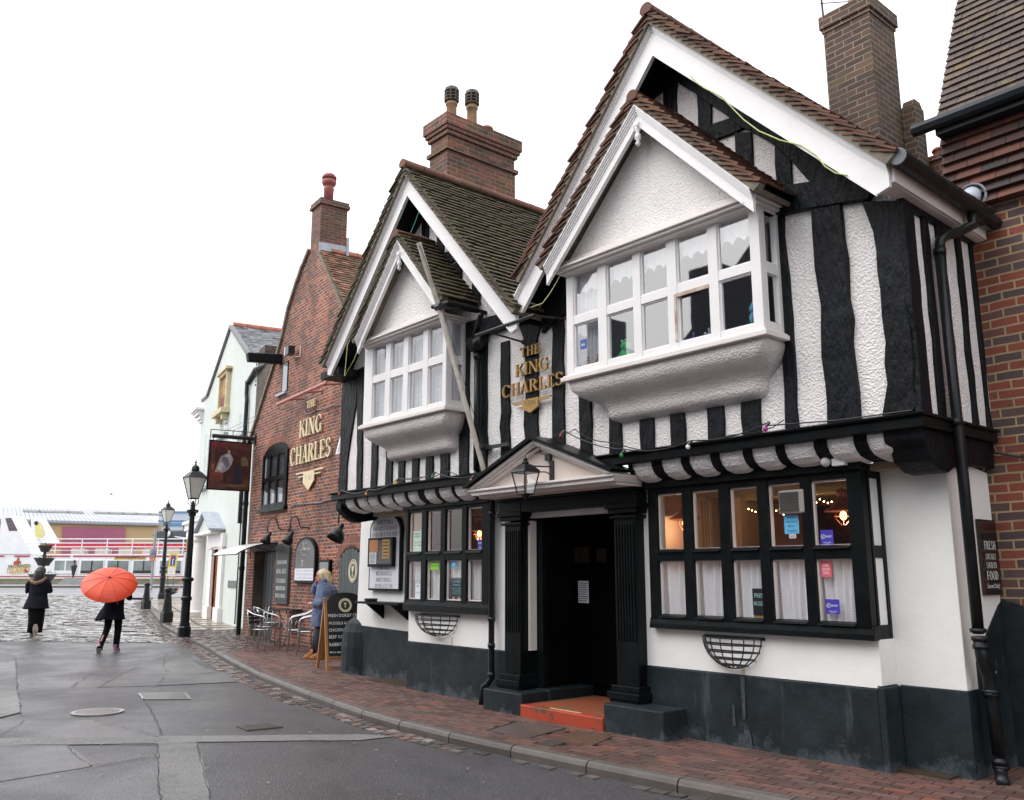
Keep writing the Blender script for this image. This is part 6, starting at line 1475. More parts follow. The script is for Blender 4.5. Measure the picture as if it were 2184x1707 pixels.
# lamp and box on the right hand brick wall
t = thing('bulkhead_light', 'round grey glass wall light on the right brick wall above the gutter', 'light', (-2.99, 7.85, 4.75))
m_ = MB(); m_.ball((-2.93, 7.78, 4.86), .09, 14, 9, sc=(1, .6, 1)); m_.build('glass_globe', mk('dusty_glass', (.45, .5, .55), (.35, .4, .45), 5, .15), t, smooth=True)
m_ = MB(); m_.tube([(-2.93 + .12 * math.cos(a), 7.80, 4.86 + .12 * math.sin(a)) for a in [i * .35 for i in range(19)]], .012, 6); m_.box(-2.93, -2.80, 7.74, 7.9, 4.55, 4.74); m_.build('housing', mk('blue_grey_metal', (.14, .17, .2), (.2, .24, .27), 5, .4), t)
m_ = MB(); m_.tube([(-3.03, 7.84, 4.3), (-3.03, 7.86, 2.8), (-2.97, 7.85, 2.60), (-2.8, 7.86, 2.55), (-1, 7.86, 2.56)], .012, 5); tag(m_.build('wall_cable', IRON), 'black cable running down and across the right brick wall', 'cable')
# FRESH LOCALLY SOURCED FOOD on the return wall
FX = Frame((XC - .08, 0), 0); FX.M = Matrix.Translation((-3.072, 7.55, 0)) @ Matrix.Rotation(R(90), 4, 'Z')
t = thing('food_sign', 'glossy black sign reading FRESH LOCALLY SOURCED FOOD on the pub side wall', 'sign', (-3.07, 7.7, 1.43))
m_ = MB(); m_.box(0, .33, -.022, 0, 1.435, 2.04); m_.build('board', mk('gloss_black_sign', (.012, .010, .010), (.03, .012, .012), 2, .12), t, sp=FX)
m_ = MB()
for s_, z_, h, w_ in (('FRESH', 1.80, .065, .22), ('LOCALLY', 1.72, .045, .20), ('SOURCED', 1.65, .045, .20), ('FOOD', 1.555, .07, .22)): serif(m_, s_, .17, z_, h, -.0235, w_)
sans(m_, 'Served Daily!', .17, 1.49, .035, -.0235, .24)
m_.build('lettering', CHALK, t, sp=FX)
# house across the street, seen only as a reflection in the glass
oh = thing('opposite_house', 'dark brick gabled house across the street behind the camera', 'house', (-9, -7, 0))
w = MB(); w.box(-24, 4, -12, -4.6, 0, 4.6); w.build('wall', mk('dark_slate_hanging', (.05, .056, .07), (.08, .088, .105), 2, .7), oh)
m_ = MB()
for xp, hw_, pk in ((-9.5, 7.0, 10.9), (1.5, 4.2, 8.6), (-21.5, 4.6, 8.8)): m_.prism([(xp - hw_, 4.6), (xp + hw_, 4.6), (xp, pk)], -11, -4.4)
m_.box(-15.2, -14.2, -8, -7, 5, 10.2); m_.box(-19.4, -18.6, -8, -7, 5, 9.6)
m_.build('roof', mk('blue_grey_roof', (.045, .052, .068), (.07, .078, .095), 2, .7), oh)
m_ = MB()
for xx in (-22, -19, -16, -12, -9, -5, -2): m_.box(xx, xx + 1, -4.6, -4.57, 1.1, 2.4)
m_.build('windows', MIRG, oh)
# ------------------------------------------------------------------ street furniture
def lamp_post(loc, lab, rz=0.0, group='cast iron street lamps by the kerb'):
    t = thing('street_lamp', lab, 'street lamp', loc, rz=rz, group=group); x, y, z = loc
    m_ = MB(); m_.lathe([(.15, -.02), (.15, .2), (.125, .23), (.12, .30)], x, y, z, 8); m_.lathe([(.105, .3), (.10, .82), (.125, .84), (.125, .9), (.10, .93), (.095, 1.26), (.14, 1.30), (.14, 1.34), (.10, 1.37)], x, y, z, 16); m_.build('base', PIPE, t)
    m_ = MB(); m_.lathe([(.085, 1.37), (.078, 1.7), (.07, 2.2), (.06, 2.82), (.085, 2.84), (.09, 2.90), (.14, 2.93), (.14, 2.98), (.06, 3.0), (.05, 3.1), (.03, 3.2)], x, y, z, 14); m_.build('post', PIPE, t)
    m_ = MB(); m_.tube([(x - .28, y, z + 2.93), (x + .28, y, z + 2.93)], .016, 6); m_.build('ladder_bar', IRON, t)
    def sq(r_, zz): return [(x + r_ * math.cos(R(45 + 90 * k)), y + r_ * math.sin(R(45 + 90 * k)), z + zz) for k in range(4)]
    m_ = MB()
    for k in range(4):
        a = R(45 + 90 * k); m_.tube([(x + .03 * math.cos(a), y + .03 * math.sin(a), z + 3.05), (x + .14 * math.cos(a), y + .14 * math.sin(a), z + 3.16), (x + .12 * math.cos(a), y + .12 * math.sin(a), z + 3.26)], .01, 5)
        p0, p1 = sq(.13, 3.26)[k], sq(.30, 3.78)[k]; m_.tube([p0, p1], .012, 5)
        q0, q1 = sq(.13, 3.26)[(k + 1) % 4], sq(.30, 3.78)[(k + 1) % 4]; m_.tube([p0, q0], .012, 5); m_.tube([p1, q1], .014, 5)
    m_.build('lantern_frame', IRON, t)
    m_ = MB(); m_.loft([sq(.125, 3.27), sq(.29, 3.77)], caps=False); m_.build('lantern_glass', OPAL, t)
    m_ = MB(); m_.loft([sq(.33, 3.78), sq(.30, 3.80), sq(.19, 3.89), sq(.13, 3.93)]); m_.lathe([(.09, 3.93), (.10, 3.97), (.085, 4.04), (.03, 4.09), (.015, 4.12), (.03, 4.15), (.012, 4.18), (.004, 4.26)], x, y, z, 12); m_.build('lantern_roof', PIPE, t)
    return t
OPAL = mk('opal_lamp_glass', (.62, .62, .58), (.55, .55, .52), 3, .25)
kids_cache = None
l1 = G('i', 392, 1357, .1); lp = lamp_post(l1, 'tall black cast iron street lamp nearest, by the setts at the kerb', rz=0)
l2 = G('i', 344, 1278, .1)
copy_tree(lp, l2, R(8), 'black cast iron street lamp farther off beside the bollards and road sign', sc=1.12)
def bollard(loc, lab):
    t = thing('bollard', lab, 'bollard', loc, group='black bollards on the stone paving'); x, y, z = loc
    m_ = MB(); m_.lathe([(.20, -.02), (.20, .28), (.175, .31)], x, y, z, 4); m_.build('base', PIPE, t, bevel=.01)
    m_ = MB(); m_.lathe([(.14, .30), (.125, .45), (.09, .82), (.085, .86), (.115, .89), (.115, .95), (.08, .985), (.03, 1.0), (.001, 1.03)], x, y, z, 12); m_.build('post', PIPE, t)
    return t
bo = bollard(G('k', 1418, 1215, .1), 'nearer black iron bollard left of the tall street lamp')
copy_tree(bo, G('k', 1242, 1098, .1), R(6), 'farther black iron bollard by the edge of the setts', sc=.97)
# portable road sign with sandbags
p = G('k', 1440, 975, .1); t = thing('road_sign', 'yellow dead end road sign on a thin stand in front of the farther street lamp', 'road sign', p)
Fs = Frame((p[0], p[1]), -49.7, p[2])
m_ = MB(); m_.tube([(-.12, 0, 0), (-.16, 0, 1.9)], .012, 5); m_.tube([(.22, 0, 0), (.18, 0, 1.95)], .012, 5); m_.tube([(-.3, -.25, .02), (.35, -.25, .02)], .012, 5); m_.tube([(-.12, .3, .02), (-.16, 0, 1.2)], .01, 5); m_.build('stand', IRON, t, sp=Fs)
SG = Frame((0, 0), 0); SG.M = Fs.M @ Matrix.Rotation(R(4), 4, 'Y')
YEL = mk('sign_yellow', (.75, .55, .06), None, 6, .5); BLU = mk('sign_blue', (.03, .09, .35), None, 6, .4)
m_ = MB(); m_.box(-.25, .20, -.02, -.005, .95, 2.25); m_.build('plate', YEL, t, sp=SG)
m_ = MB(); m_.box(-.16, .11, -.024, -.02, 1.55, 2.12); m_.build('blue_panel', BLU, t, sp=SG)
m_ = MB(); m_.box(-.045, -.005, -.027, -.024, 1.6, 1.98); m_.build('white_stem', WHITE, t, sp=SG); m_ = MB(); m_.box(-.11, .06, -.028, -.024, 1.93, 2.05); m_.build('red_bar', mk('sign_red', (.45, .02, .04), None, 6, .4), t, sp=SG)
m_ = MB(); m_.box(-.21, .17, -.024, -.02, 1.0, 1.45); m_.build('white_panel', WHITE, t, sp=SG)
m_ = MB()
for s_, z_ in (('Except', 1.34), ('access to', 1.20), ('ferries', 1.06)): sans(m_, s_, -.02, z_, .07, -.026, .27)
m_.build('lettering', INK, t, sp=SG)
t = thing('sandbag', 'black sandbags piled on the feet of the yellow road sign', 'sandbag', (p[0], p[1], p[2]))
BAG = mk('black_bag_plastic', (.02, .02, .025), (.035, .035, .04), 8, .3, .6, 6, .03)
m_ = MB(); m_.ball((0, -.15, .12), .42, 14, 8, sc=(1.1, .7, .42)); m_.ball((.22, .1, .26), .3, 12, 7, sc=(1, .7, .4)); m_.build('bag', BAG, t, sp=Fs, smooth=True)
tag(MB().tube([(.45, -.1, .05), (.62, -.05, .5), (.78, 0, .93), (.86, 0, .93)], .03, 8).build('red_barrier_bar', mk('faded_red_plastic', (.55, .14, .08), (.5, .3, .25), 8, .5), sp=Fs), 'short faded red bar leaning up from the black sandbags', 'bar')
# parking plates on a grey pole by the lamp
p = G('g', 575, 1270, .1); t = thing('parking_sign', 'grey pole with orange and white plates just left of the tall street lamp', 'sign', p); Fs = Frame((p[0], p[1]), -49.7, p[2])
m_ = MB(); m_.tube([(0, 0, -.05), (.02, 0, 2.45)], .03, 8); m_.build('pole', mk('galvanised_pole', (.30, .31, .32), (.24, .25, .26), 5, .4), t, sp=Fs)
m_ = MB(); m_.box(-.0, .20, -.05, -.035, 2.1, 2.5); m_.build('orange_plate', mk('sign_orange', (.75, .33, .03), None, 5, .5), t, sp=Fs)
m_ = MB(); m_.box(-.05, .17, -.05, -.035, 1.88, 2.08); m_.build('white_plate', WHITE, t, sp=Fs); m_ = MB(); sans(m_, 'Permit', .06, 2.0, .035, -.052, .15); sans(m_, 'holders', .06, 1.93, .035, -.052, .15); m_.build('lettering', INK, t, sp=Fs)
# tiered planter
p = G('i', 85, 1284, .0); t = thing('tiered_planter', 'three tier black planter with flowers behind the person in the fur hood', 'planter', p); x, y, z = p
sc = 1.0
m_ = MB(); m_.tube([(x, y, z), (x, y, z + 2.5)], .07, 8); m_.build('stem', IRON, t)
for zz, r_, h in ((2.25, .33, .30), (1.62, .46, .36), (.75, .62, .5)):
    m_ = MB(); m_.lathe([(r_ * .5, 0), (r_ * .62, h * .3), (r_ * .95, h * .95), (r_, h), (r_ * .9, h)], x, y, z + zz, 18); m_.build('bowl', mk('dark_planter', (.03, .025, .03), (.05, .045, .05), 5, .5), t)
    m_ = MB()
    for i in range(60):
        a = random.uniform(0, 6.28); rr = random.uniform(0, r_ * .85); px_, py_, pz_ = x + rr * math.cos(a), y + rr * math.sin(a), z + zz + h + random.uniform(-.02, .12)
        m_.poly([(px_ + random.uniform(-.05, .05), py_ + random.uniform(-.05, .05), pz_ + random.uniform(-.03, .04)) for _ in range(4)])
    m_.build('foliage', mk_island('planter_leaves', [(0, (.04, .07, .02)), (.7, (.07, .10, .03)), (1, (.45, .42, .3))], .6, 0) if 'planter_leaves' not in MATS else MATS['planter_leaves'], t)
# A-board
pa = G('9', 1010, 1530, .1); pb_ = G('9', 1235, 1570, .1)
FA = Frame((pa[0], pa[1]), 0)
t = thing('a_board', 'wooden framed black chalkboard sign listing food on the brick pavement', 'A-board', (G('9', 1350, 1500, .1)))
c_ = G('9', 1225, 1575, .1); ang = -80
FA = Frame((c_[0], c_[1]), ang, c_[2]); wd = 1.0
FA2 = Frame((0, 0), 0); FA2.M = FA.M @ Matrix.Rotation(R(-13), 4, 'X')
m_ = MB(); m_.box(0, .045, -.02, .02, 0, 1.16); m_.box(.66, .705, -.02, .02, 0, 1.16); m_.box(.045, .66, -.018, .018, .93, .99); m_.box(.045, .66, -.018, .018, .18, .22); m_.build('front_frame', WOODF, t, sp=FA2, bevel=.004)
m_ = MB(); m_.prism([(.045, .22), (.66, .22), (.66, 1.10)] + arc(.352, 1.10, .29, .13, 0, 180, 12) + [(.045, 1.10)], -.024, -.008); bdo = m_.build('chalkboard', BOARD, t, sp=FA2)
m_ = MB(); x0 = .352
oval(m_, x0, 1.02, .115, .115, -.026); m_.build('badge', CREAM2, t, sp=FA2)
m_ = MB(); oval(m_, x0, 1.02, .075, .075, -.0265); m_.build('badge_field', DKG, t, sp=FA2)
m_ = MB(); m_.poly([(x0 + a * .1, -.027, 1.02 + b_ * .1) for a, b_ in ((-.3, .4), (.3, .4), (.1, 0), (.1, -.4), (-.1, -.4), (-.1, 0))]); m_.build('goblet', CREAM2, t, sp=FA2)
m_ = MB()
for s_, z_, h, w_ in (('FRESH DORSET CRAB', .83, .05, .56), ('MUSSELS & FRITES', .71, .045, .50), ('CHICKEN CHASSEUR', .60, .048, .54), ('BEEF GOULASH', .49, .05, .44), ('RABBIT STEW', .37, .052, .40)): sans(m_, s_, .06, z_, h, -.0262, w_, 'L', rot=0)
m_.build('chalk_writing', CHALK, t, sp=FA2)
m_ = MB(); sans(m_, 'All for that taste of Tradition', .06, .26, .03, -.0262, .50, 'L', bold=.01); m_.build('slogan', CHALK, t, sp=FA2)
FA3 = Frame((0, 0), 0); FA3.M = FA.M @ Matrix.Translation((0, .50, 0)) @ Matrix.Rotation(R(13), 4, 'X')
m_ = MB(); m_.box(0, .045, -.02, .02, 0, 1.14); m_.box(.66, .705, -.02, .02, 0, 1.14); m_.box(.045, .66, -.02, .0, .15, 1.12); m_.build('rear_frame', WOODF, t, sp=FA3); m_ = MB(); m_.box(.05, .655, -.0, .012, .2, 1.05); m_.build('rear_board', BOARD, t, sp=FA3)
# cafe chairs and table
def chair(loc, rz, lab, grp='aluminium cafe chairs on the pavement'):
    t = thing('cafe_chair', lab, 'chair', (0, 0, 0), group=grp)
    # seat centre at the origin, faces +x
    m_ = MB()
    for s_ in (-1, 1):
        y = s_ * .25
        m_.tube([(.23, y, 0), (.20, y, .42), (.21, y, .60), (.17, y, .66), (.10, y, .68), (-.10, y, .72), (-.22, y * .98, .78), (-.27, y * .8, .80), (-.28, 0, .81)], .0125, 8)
    m_.build('arm_frame', STEEL, t, smooth=True)
    for s_ in (-1, 1):
        m_ = MB(); m_.tube([(-.25, s_ * .21, 0), (-.20, s_ * .215, .42), (-.25, s_ * .2, .70), (-.27, s_ * .17, .78)], .0125, 8); m_.build('leg', STEEL, t, smooth=True)
    m_ = MB(); m_.tube([(.21, -.24, .42), (.23, -.1, .43), (.23, .1, .43), (.21, .24, .42), (-.2, .21, .42), (-.2, -.21, .42), (.21, -.24, .42)], .012, 8); m_.build('seat_frame', STEEL, t, smooth=True)
    m_ = MB()
    for i in range(8): m_.box(-.19 + i * .05, -.148 + i * .05, -.215, .215, .43, .442)
    m_.build('seat', SLAT, t)
    for i in range(3):
        z_ = .55 + i * .075; pts = [(-.225 - .012 * i - .03 * math.cos(k * math.pi / 12 - math.pi / 2), -.2 + .4 * k / 12) for k in range(13)]
        m_ = MB(); m_.loft([[(a - .006, b_, z_ - .028), (a + .006, b_, z_ - .028), (a + .004, b_, z_ + .028), (a - .008, b_, z_ + .028)] for a, b_ in pts]); m_.build('back_slat', SLAT, t)
    t.matrix_world = Matrix.Translation(loc) @ Matrix.Rotation(rz, 4, 'Z')
    return t
RA = math.atan2(RV[1], RV[0])
def gp(x, y, off=.1): return G('9', x, y, off)
c0 = chair(gp(320, 1290), RA - R(18), 'nearest aluminium cafe chair with black slatted back, leftmost by the table')
for (q, rz, lab) in ((gp(375, 1235), RA + R(28), 'aluminium cafe chair just behind the leftmost one, tucked to the table'), (gp(840, 1300), RA + math.pi + R(12), 'inner aluminium chair of the two pushed together in front of the woman'),
                     (gp(985, 1330), RA + math.pi + R(10), 'outer aluminium chair of the two, closest to the chalkboard sign'), (gp(500, 1165), RA - R(80), 'left aluminium chair of the two behind the round table against the wall'), (gp(640, 1160), RA - R(95), 'right aluminium chair of the two behind the round table against the wall')):
    n = copy_tree(c0, (q[0], q[1], gz(q[0]) + .1), rz, lab, 'aluminium cafe chairs on the pavement')
q = gp(690, 1215); t = thing('cafe_table', 'round black topped cafe table with aluminium legs among the chairs', 'table', q); x, y, z = q
m_ = MB(); m_.lathe([(.42, .735), (.445, .74), (.445, .755), (.43, .76)], x, y, z, 32); m_.build('table_top', SLAT, t)
for k in range(4):
    a = R(45 + 90 * k); m_ = MB(); m_.tube([(x + .28 * math.cos(a), y + .28 * math.sin(a), z), (x + .12 * math.cos(a), y + .12 * math.sin(a), z + .4), (x + .26 * math.cos(a), y + .26 * math.sin(a), z + .735)], .014, 6); m_.build('leg', STEEL, t, smooth=True)
m_ = MB(); m_.lathe([(.13, .39), (.13, .42), (.11, .42), (.11, .39)], x, y, z, 16); m_.build('ring', STEEL, t)
# wall baskets
def basket(x0, x1, zt, zb_, y, lab):
    t = thing('wall_basket', lab, 'basket', ((x0 + x1) / 2, y, zb_), group='empty iron hay basket planters under the windows')
    cx_, r_ = (x0 + x1) / 2, (x1 - x0) / 2; h = zt - zb_; m_ = MB()
    m_.box(x0 - .02, x1 + .03, y - .012, y, zt - .012, zt + .012); m_.tube([(cx_ + r_ * math.cos(a), y - .02 - r_ * .62 * math.sin(a), zt) for a in [math.pi * i / 16 for i in range(17)]], .007, 5)
    m_.build('rim', IRON, t)
    m_ = MB()
    for i in range(9):
        a = math.pi * (i + .0) / 8; m_.tube([(cx_ + r_ * math.cos(a) * math.cos(u), y - .02 - r_ * .62 * math.sin(a) * math.cos(u), zt - h * math.sin(u)) for u in [math.pi / 2 * k / 8 for k in range(9)]], .006, 5)
    for k in (.22, .45, .68, .88):
        u = math.asin(k); rr = r_ * math.cos(u); m_.tube([(cx_ + rr * math.cos(a), y - .02 - rr * .62 * math.sin(a), zt - h * k) for a in [math.pi * i / 14 for i in range(15)]], .006, 5)
        m_.box(cx_ - rr, cx_ + rr, y - .008, y - .002, zt - h * k - .006, zt - h * k + .006)
    m_.build('bars', IRON, t)
    return t
qs = [W.P('c', a, b_, 6.8) for a, b_ in ((1655, 1145), (1965, 1150), (1890, 1335))]; basket(qs[0][0], qs[1][0], 1.08, .82, YL, 'empty black wire hay basket under the left ground floor window')
qs = [W.P('8', a, b_, 6.8) for a, b_ in ((475, 1230), (815, 1250), (690, 1440))]; basket(qs[0][0], qs[1][0], 1.04, .77, YL, 'empty black wire hay basket under the right ground floor window, rust stained below')
sk_ = [0]
def stain(name, xc, z1, z0, w0, w1, y, mat_):
    sk_[0] += 1; y -= .0006 * sk_[0]
    n = 14; L = [(xc + w0 * (1 - i / n) / 2 + w1 * i / n / 2 + random.uniform(-.004, .004), z1 + (z0 - z1) * i / n) for i in range(n + 1)]; R_ = [(xc - w0 * (1 - i / n) / 2 - w1 * i / n / 2 + random.uniform(-.004, .004), z1 + (z0 - z1) * i / n) for i in range(n + 1)]
    m_ = MB(); m_.poly([(a, y, b_) for a, b_ in L + R_[::-1]]); m_.build(name, mat_, pub)
RUST = mk('rust_run_stain', (.50, .36, .20), (.66, .58, .46), 25, .8); PALE = mk('pale_run_stain', (.055, .068, .078), (.022, .03, .036), 26, .6)
bx_ = W.P('8', 690, 1430, 6.8)[0]; stain('rust_run', bx_ + .01, .80, .718, .05, .035, YL - .003, RUST); stain('pale_run', bx_ + .01, .71, .34, .045, .03, YL - .0145, PALE); stain('pale_run', bx_ - .10, .45, .27, .02, .035, YL - .0145, PALE); stain('pale_run', bx_ + .03, .26, .10, .06, .13, YL - .0145, PALE)
stain('pale_run', -4.95, .22, .09, .05, .1, YL - .0145, PALE); stain('rust_run', -9.27, .82, .72, .02, .012, YL - .003, RUST); stain('pale_run', -8.62, .3, .1, .06, .14, YL - .0145, PALE)
# doorway lantern
t = thing('wall_lantern', 'black iron lantern on a bracket in front of the porch pediment', 'lantern', (-7.03, 6.15, 2.43)); x, y = -7.03, 6.15
def sq(r_, zz): return [(x + r_ * math.cos(R(45 + 90 * k)), y + r_ * math.sin(R(45 + 90 * k)), zz) for k in range(4)]
m_ = MB()
for k in range(4): m_.tube([sq(.085, 2.43)[k], sq(.145, 2.66)[k]], .008, 5); m_.tube([sq(.085, 2.43)[k], sq(.085, 2.43)[(k + 1) % 4]], .009, 5); m_.tube([sq(.15, 2.665)[k], sq(.15, 2.665)[(k + 1) % 4]], .011, 5)
m_.build('frame', IRON, t)
m_ = MB(); m_.loft([sq(.165, 2.66), sq(.15, 2.685), sq(.075, 2.74), sq(.05, 2.75)]); m_.lathe([(.035, 2.75), (.04, 2.765), (.02, 2.785), (.028, 2.80), (.008, 2.82), (.002, 2.85)], x, y, 0, 10); m_.lathe([(.004, 2.36), (.012, 2.38), (.05, 2.42), (.06, 2.43)], x, y, 0, 8); m_.build('cap', PIPE, t)
m_ = MB(); m_.loft([sq(.08, 2.44), sq(.14, 2.655)], caps=False); m_.build('glass', GLASS, t)
m_ = MB(); m_.lathe([(.012, 2.47), (.012, 2.52), (.022, 2.55), (.022, 2.58), (.008, 2.62)], x, y, 0, 10); m_.build('bulb', mk('clear_amber_bulb', (.6, .45, .32), None, 5, .15), t, smooth=True)
m_ = MB(); m_.box(-6.93, -6.87, 6.40, 6.42, 2.58, 2.79); m_.tube([(-6.90, 6.40, 2.73), (-7.03, 6.15, 2.73)], .009, 6); m_.tube(bez((-6.90, 6.40, 2.63), (-6.93, 6.34, 2.72), (-6.96, 6.30, 2.62), (-7.0, 6.22, 2.72), 10), .007, 5); m_.box(-6.98, -6.90, 6.38, 6.43, 2.80, 2.87); m_.tube([(-6.94, 6.4, 2.85), (-7.02, 6.36, 2.88), (-6.99, 6.33, 2.95), (-7.05, 6.3, 3.02)], .006, 5); m_.build('bracket', IRON, t)
# security light
t = thing('security_light', 'small white security light above the right ground floor window', 'light', (-3.80, 6.7, 2.48)); m_ = MB(); m_.ball((-3.87, 6.70, 2.515), .042, 12, 8); m_.build('lens', mk('pearl_plastic', (.6, .6, .58), None, 5, .3), t, smooth=True)
m_ = MB(); m_.box(-3.82, -3.71, 6.70, 6.76, 2.475, 2.555); m_.build('housing', WHITE, t, bevel=.006)
# flagpole
m_ = MB(); m_.tube([(-8.33, 5.60, 5.49), (-8.385, 5.95, 4.77), (-8.20, 6.52, 2.80)], .03, 8); fp = thing('flagpole', 'bare peeling white flagpole slanting up across the left bay window', 'flagpole', (-8.2, 6.52, 2.8)); m_.build('pole', mk('peeling_white_pole', (.60, .56, .50), (.46, .41, .35), 9, .7, .4), fp)
m_ = MB(); m_.tube([(-8.43, 5.95, 4.77), (-8.33, 5.95, 4.77)], .045, 8); m_.tube([(-8.36, 5.97, 4.77), (-8.30, YU, 4.80)], .014, 6); m_.box(-8.27, -8.15, 6.44, 6.6, 3.07, 3.12); m_.box(-8.3, -7.75, 6.5, 6.53, 3.06, 3.10); m_.tube([(-8.30, 5.60, 5.45), (-8.33, 5.95, 4.8), (-8.14, 6.45, 3.1)], .004, 4); m_.build('clamp', IRON, fp)
# festoon of coloured bulbs along the jetty
ft = thing('festoon_lights', 'string of coloured festoon bulbs draped along the jetty ledge', 'string lights', (-7.4, 6.45, 2.8))
bl = []
for z, x_, y_, c_, nm in (('5', 165, 1490, (.45, .02, .03), 'red'), ('5', 395, 1485, (.75, .22, .02), 'orange'), ('5', 650, 1390, (.75, .42, .02), 'yellow'), ('5', 960, 1340, (.02, .22, .05), 'green'), ('5', 1290, 1370, (.65, .16, .15), 'pink'), ('5', 2055, 992, (.25, .01, .03), 'dark_red'), ('6', 885, 88, (.02, .35, .05), 'green'), ('8', 390, 92, (.8, .78, .74), 'white'), ('7', 1350, 1640, (.5, .02, .25), 'magenta')):
    yy = 6.40 if nm != 'dark_red' else 6.3; q = W.P(z, x_, y_, yy); r_ = .021
    m_ = MB(); m_.ball((q[0], yy, q[1]), r_, 12, 8, sc=(1, 1, 1.15)); o = m_.build('bulb', mk('bulb_' + nm, c_, tuple(v * .8 for v in c_), 5, .12), ft, smooth=True); o['label'] = nm.replace('_', ' ') + ' festoon bulb'
    m_ = MB(); m_.tube([(q[0] + .005, yy, q[1] + .02), (q[0] + .03, yy + .02, q[1] + .055)], .014, 6); m_.build('cap', IRON, ft); bl.append((q[0] + .03, yy + .02, q[1] + .06))
bl.sort(); pts = []
for a, b_ in zip(bl, bl[1:]): pts += sag(a, b_, .05, 8)
m_ = MB(); m_.tube(pts, .006, 5); m_.tube([(p_[0] + .1, p_[1] + .06, p_[2] + .01 + .02 * math.sin(p_[0] * 9)) for p_ in pts], .005, 4)
a = W.P('7', 1350, 1640, 6.4); m_.tube([(a[0], 6.42, a[1] + .03), (-3.6, 6.44, 2.80), (-3.0, 6.46, 2.80)], .006, 5); m_.build('cable', IRON, ft)
def rope(lab, z, pts, y, c_):
    q = [W.P(z, a, b_, y) for a, b_ in pts]; m_ = MB(); m_.tube([(a, y, b_) for a, b_ in q], .0055, 5); tag(m_.build('rope_light', c_), lab, 'rope light')
RL = mk('lime_rope_light', (.42, .50, .12), (.62, .66, .35), 60, .3)
rope('lime rope light looping under the right gable bargeboard', '1', [(605, 505), (640, 550), (700, 590), (810, 645), (900, 740), (960, 800), (1060, 875), (1200, 935), (1340, 970), (1440, 1035), (1500, 1110), (1570, 1155), (1650, 1170)], 6.18, RL)
rope('short green rope light hanging in the valley between the gables', '4', [(2060, 1030), (2020, 1110), (1960, 1210), (1900, 1290), (1790, 1330)], 6.24, RL)
rope('pale rope light loop hanging at the far left eaves corner of the pub', '5', [(275, 130), (235, 210), (210, 480), (290, 340), (350, 180)], 6.16, RL)
rope('green rope light in the peak of the left gable', '4', [(845, 510), (820, 580), (775, 690)], 6.3, mk('teal_rope_light', (.02, .35, .22), None, 5, .3))
# signs by the left window
o_ = [(-11.92, 1.36), (-11.06, 1.36), (-11.06, 2.28)] + arc(-11.49, 2.26, .43, .26, 0, 180, 14)[1:-1] + [(-11.92, 2.28)]
t = board('hire_sign', 'tall white round topped sign reading KINGS HALL AND RESTAURANT AVAILABLE FOR HIRE', o_, W, 7.29, .06, .03, PAPER, BLACKS)
m_ = MB()
for s_, z_, h, w_ in (("KING'S HALL", 2.34, .062, .46), ('·AND RESTAURANT·', 2.25, .062, .74), ('AVAILABLE FOR HIRE', 2.16, .062, .74), ('PARTIES', 1.665, .06, .34), ('WEDDINGS', 1.58, .06, .45), ('MEETINGS', 1.49, .06, .42), ('01202 672 518', 1.40, .06, .48)): serif(m_, s_, -11.49, z_, h, 7.2275, w_)
m_.build('lettering', INK, t)
t = board('notice_case', 'black glazed notice case with orange posters fixed over the hire sign', [(-11.86, 1.71), (-11.17, 1.71), (-11.17, 2.14), (-11.86, 2.14)], W, 7.225, .06, .04, GREYF, BLACKS)
for nm, x0, x1, z0, z1, c_ in (('orange_poster', -11.80, -11.56, 1.93, 2.11, (.62, .24, .08)), ('white_letter', -11.80, -11.60, 1.75, 1.925, (.72, .72, .78)), ('gold_poster', -11.44, -11.24, 1.83, 2.11, (.55, .30, .07))):
    m_ = MB(); m_.box(x0, x1, 7.158, 7.163, z0, z1); m_.build(nm, mk('paper_' + nm, c_, tuple(v * .85 for v in c_), 14, .5), t)
m_ = MB()
for i in range(8): m_.box(-11.78, -11.63, 7.1565, 7.158, 1.77 + i * .018, 1.775 + i * .018)
for i in range(5): m_.box(-11.42, -11.27, 7.1565, 7.158, 1.86 + i * .05, 1.875 + i * .05)
m_.build('printing', INK, t)
swan((-10.55, 7.1, 2.5), (-12.05, 6.75, 2.22), 'large black lamp hanging by the white hire sign at the pub corner', W, .12)
# drinks shelf
t = thing('drinks_shelf', 'black wall shelf on brackets under the white hire sign', 'shelf', (-11.3, 7.1, .96)); m_ = MB(); m_.box(-11.92, -10.72, 6.98, 7.3, 1.17, 1.20); m_.build('board', BLACKS, t)
for xx in (-11.6, -10.95): m_ = MB(); m_.prismx([(7.0, 1.17), (7.3, 1.17), (7.3, .95)], xx, xx + .04); m_.build('bracket', BLACKS, t)
tag(MB().lathe([(.09, 0), (.10, .03), (.10, .045), (.08, .045), (.07, .02)], -11.65, 7.12, 1.2, 16).build('ashtray', IRON), 'round black ashtray on the wall shelf', 'ashtray')

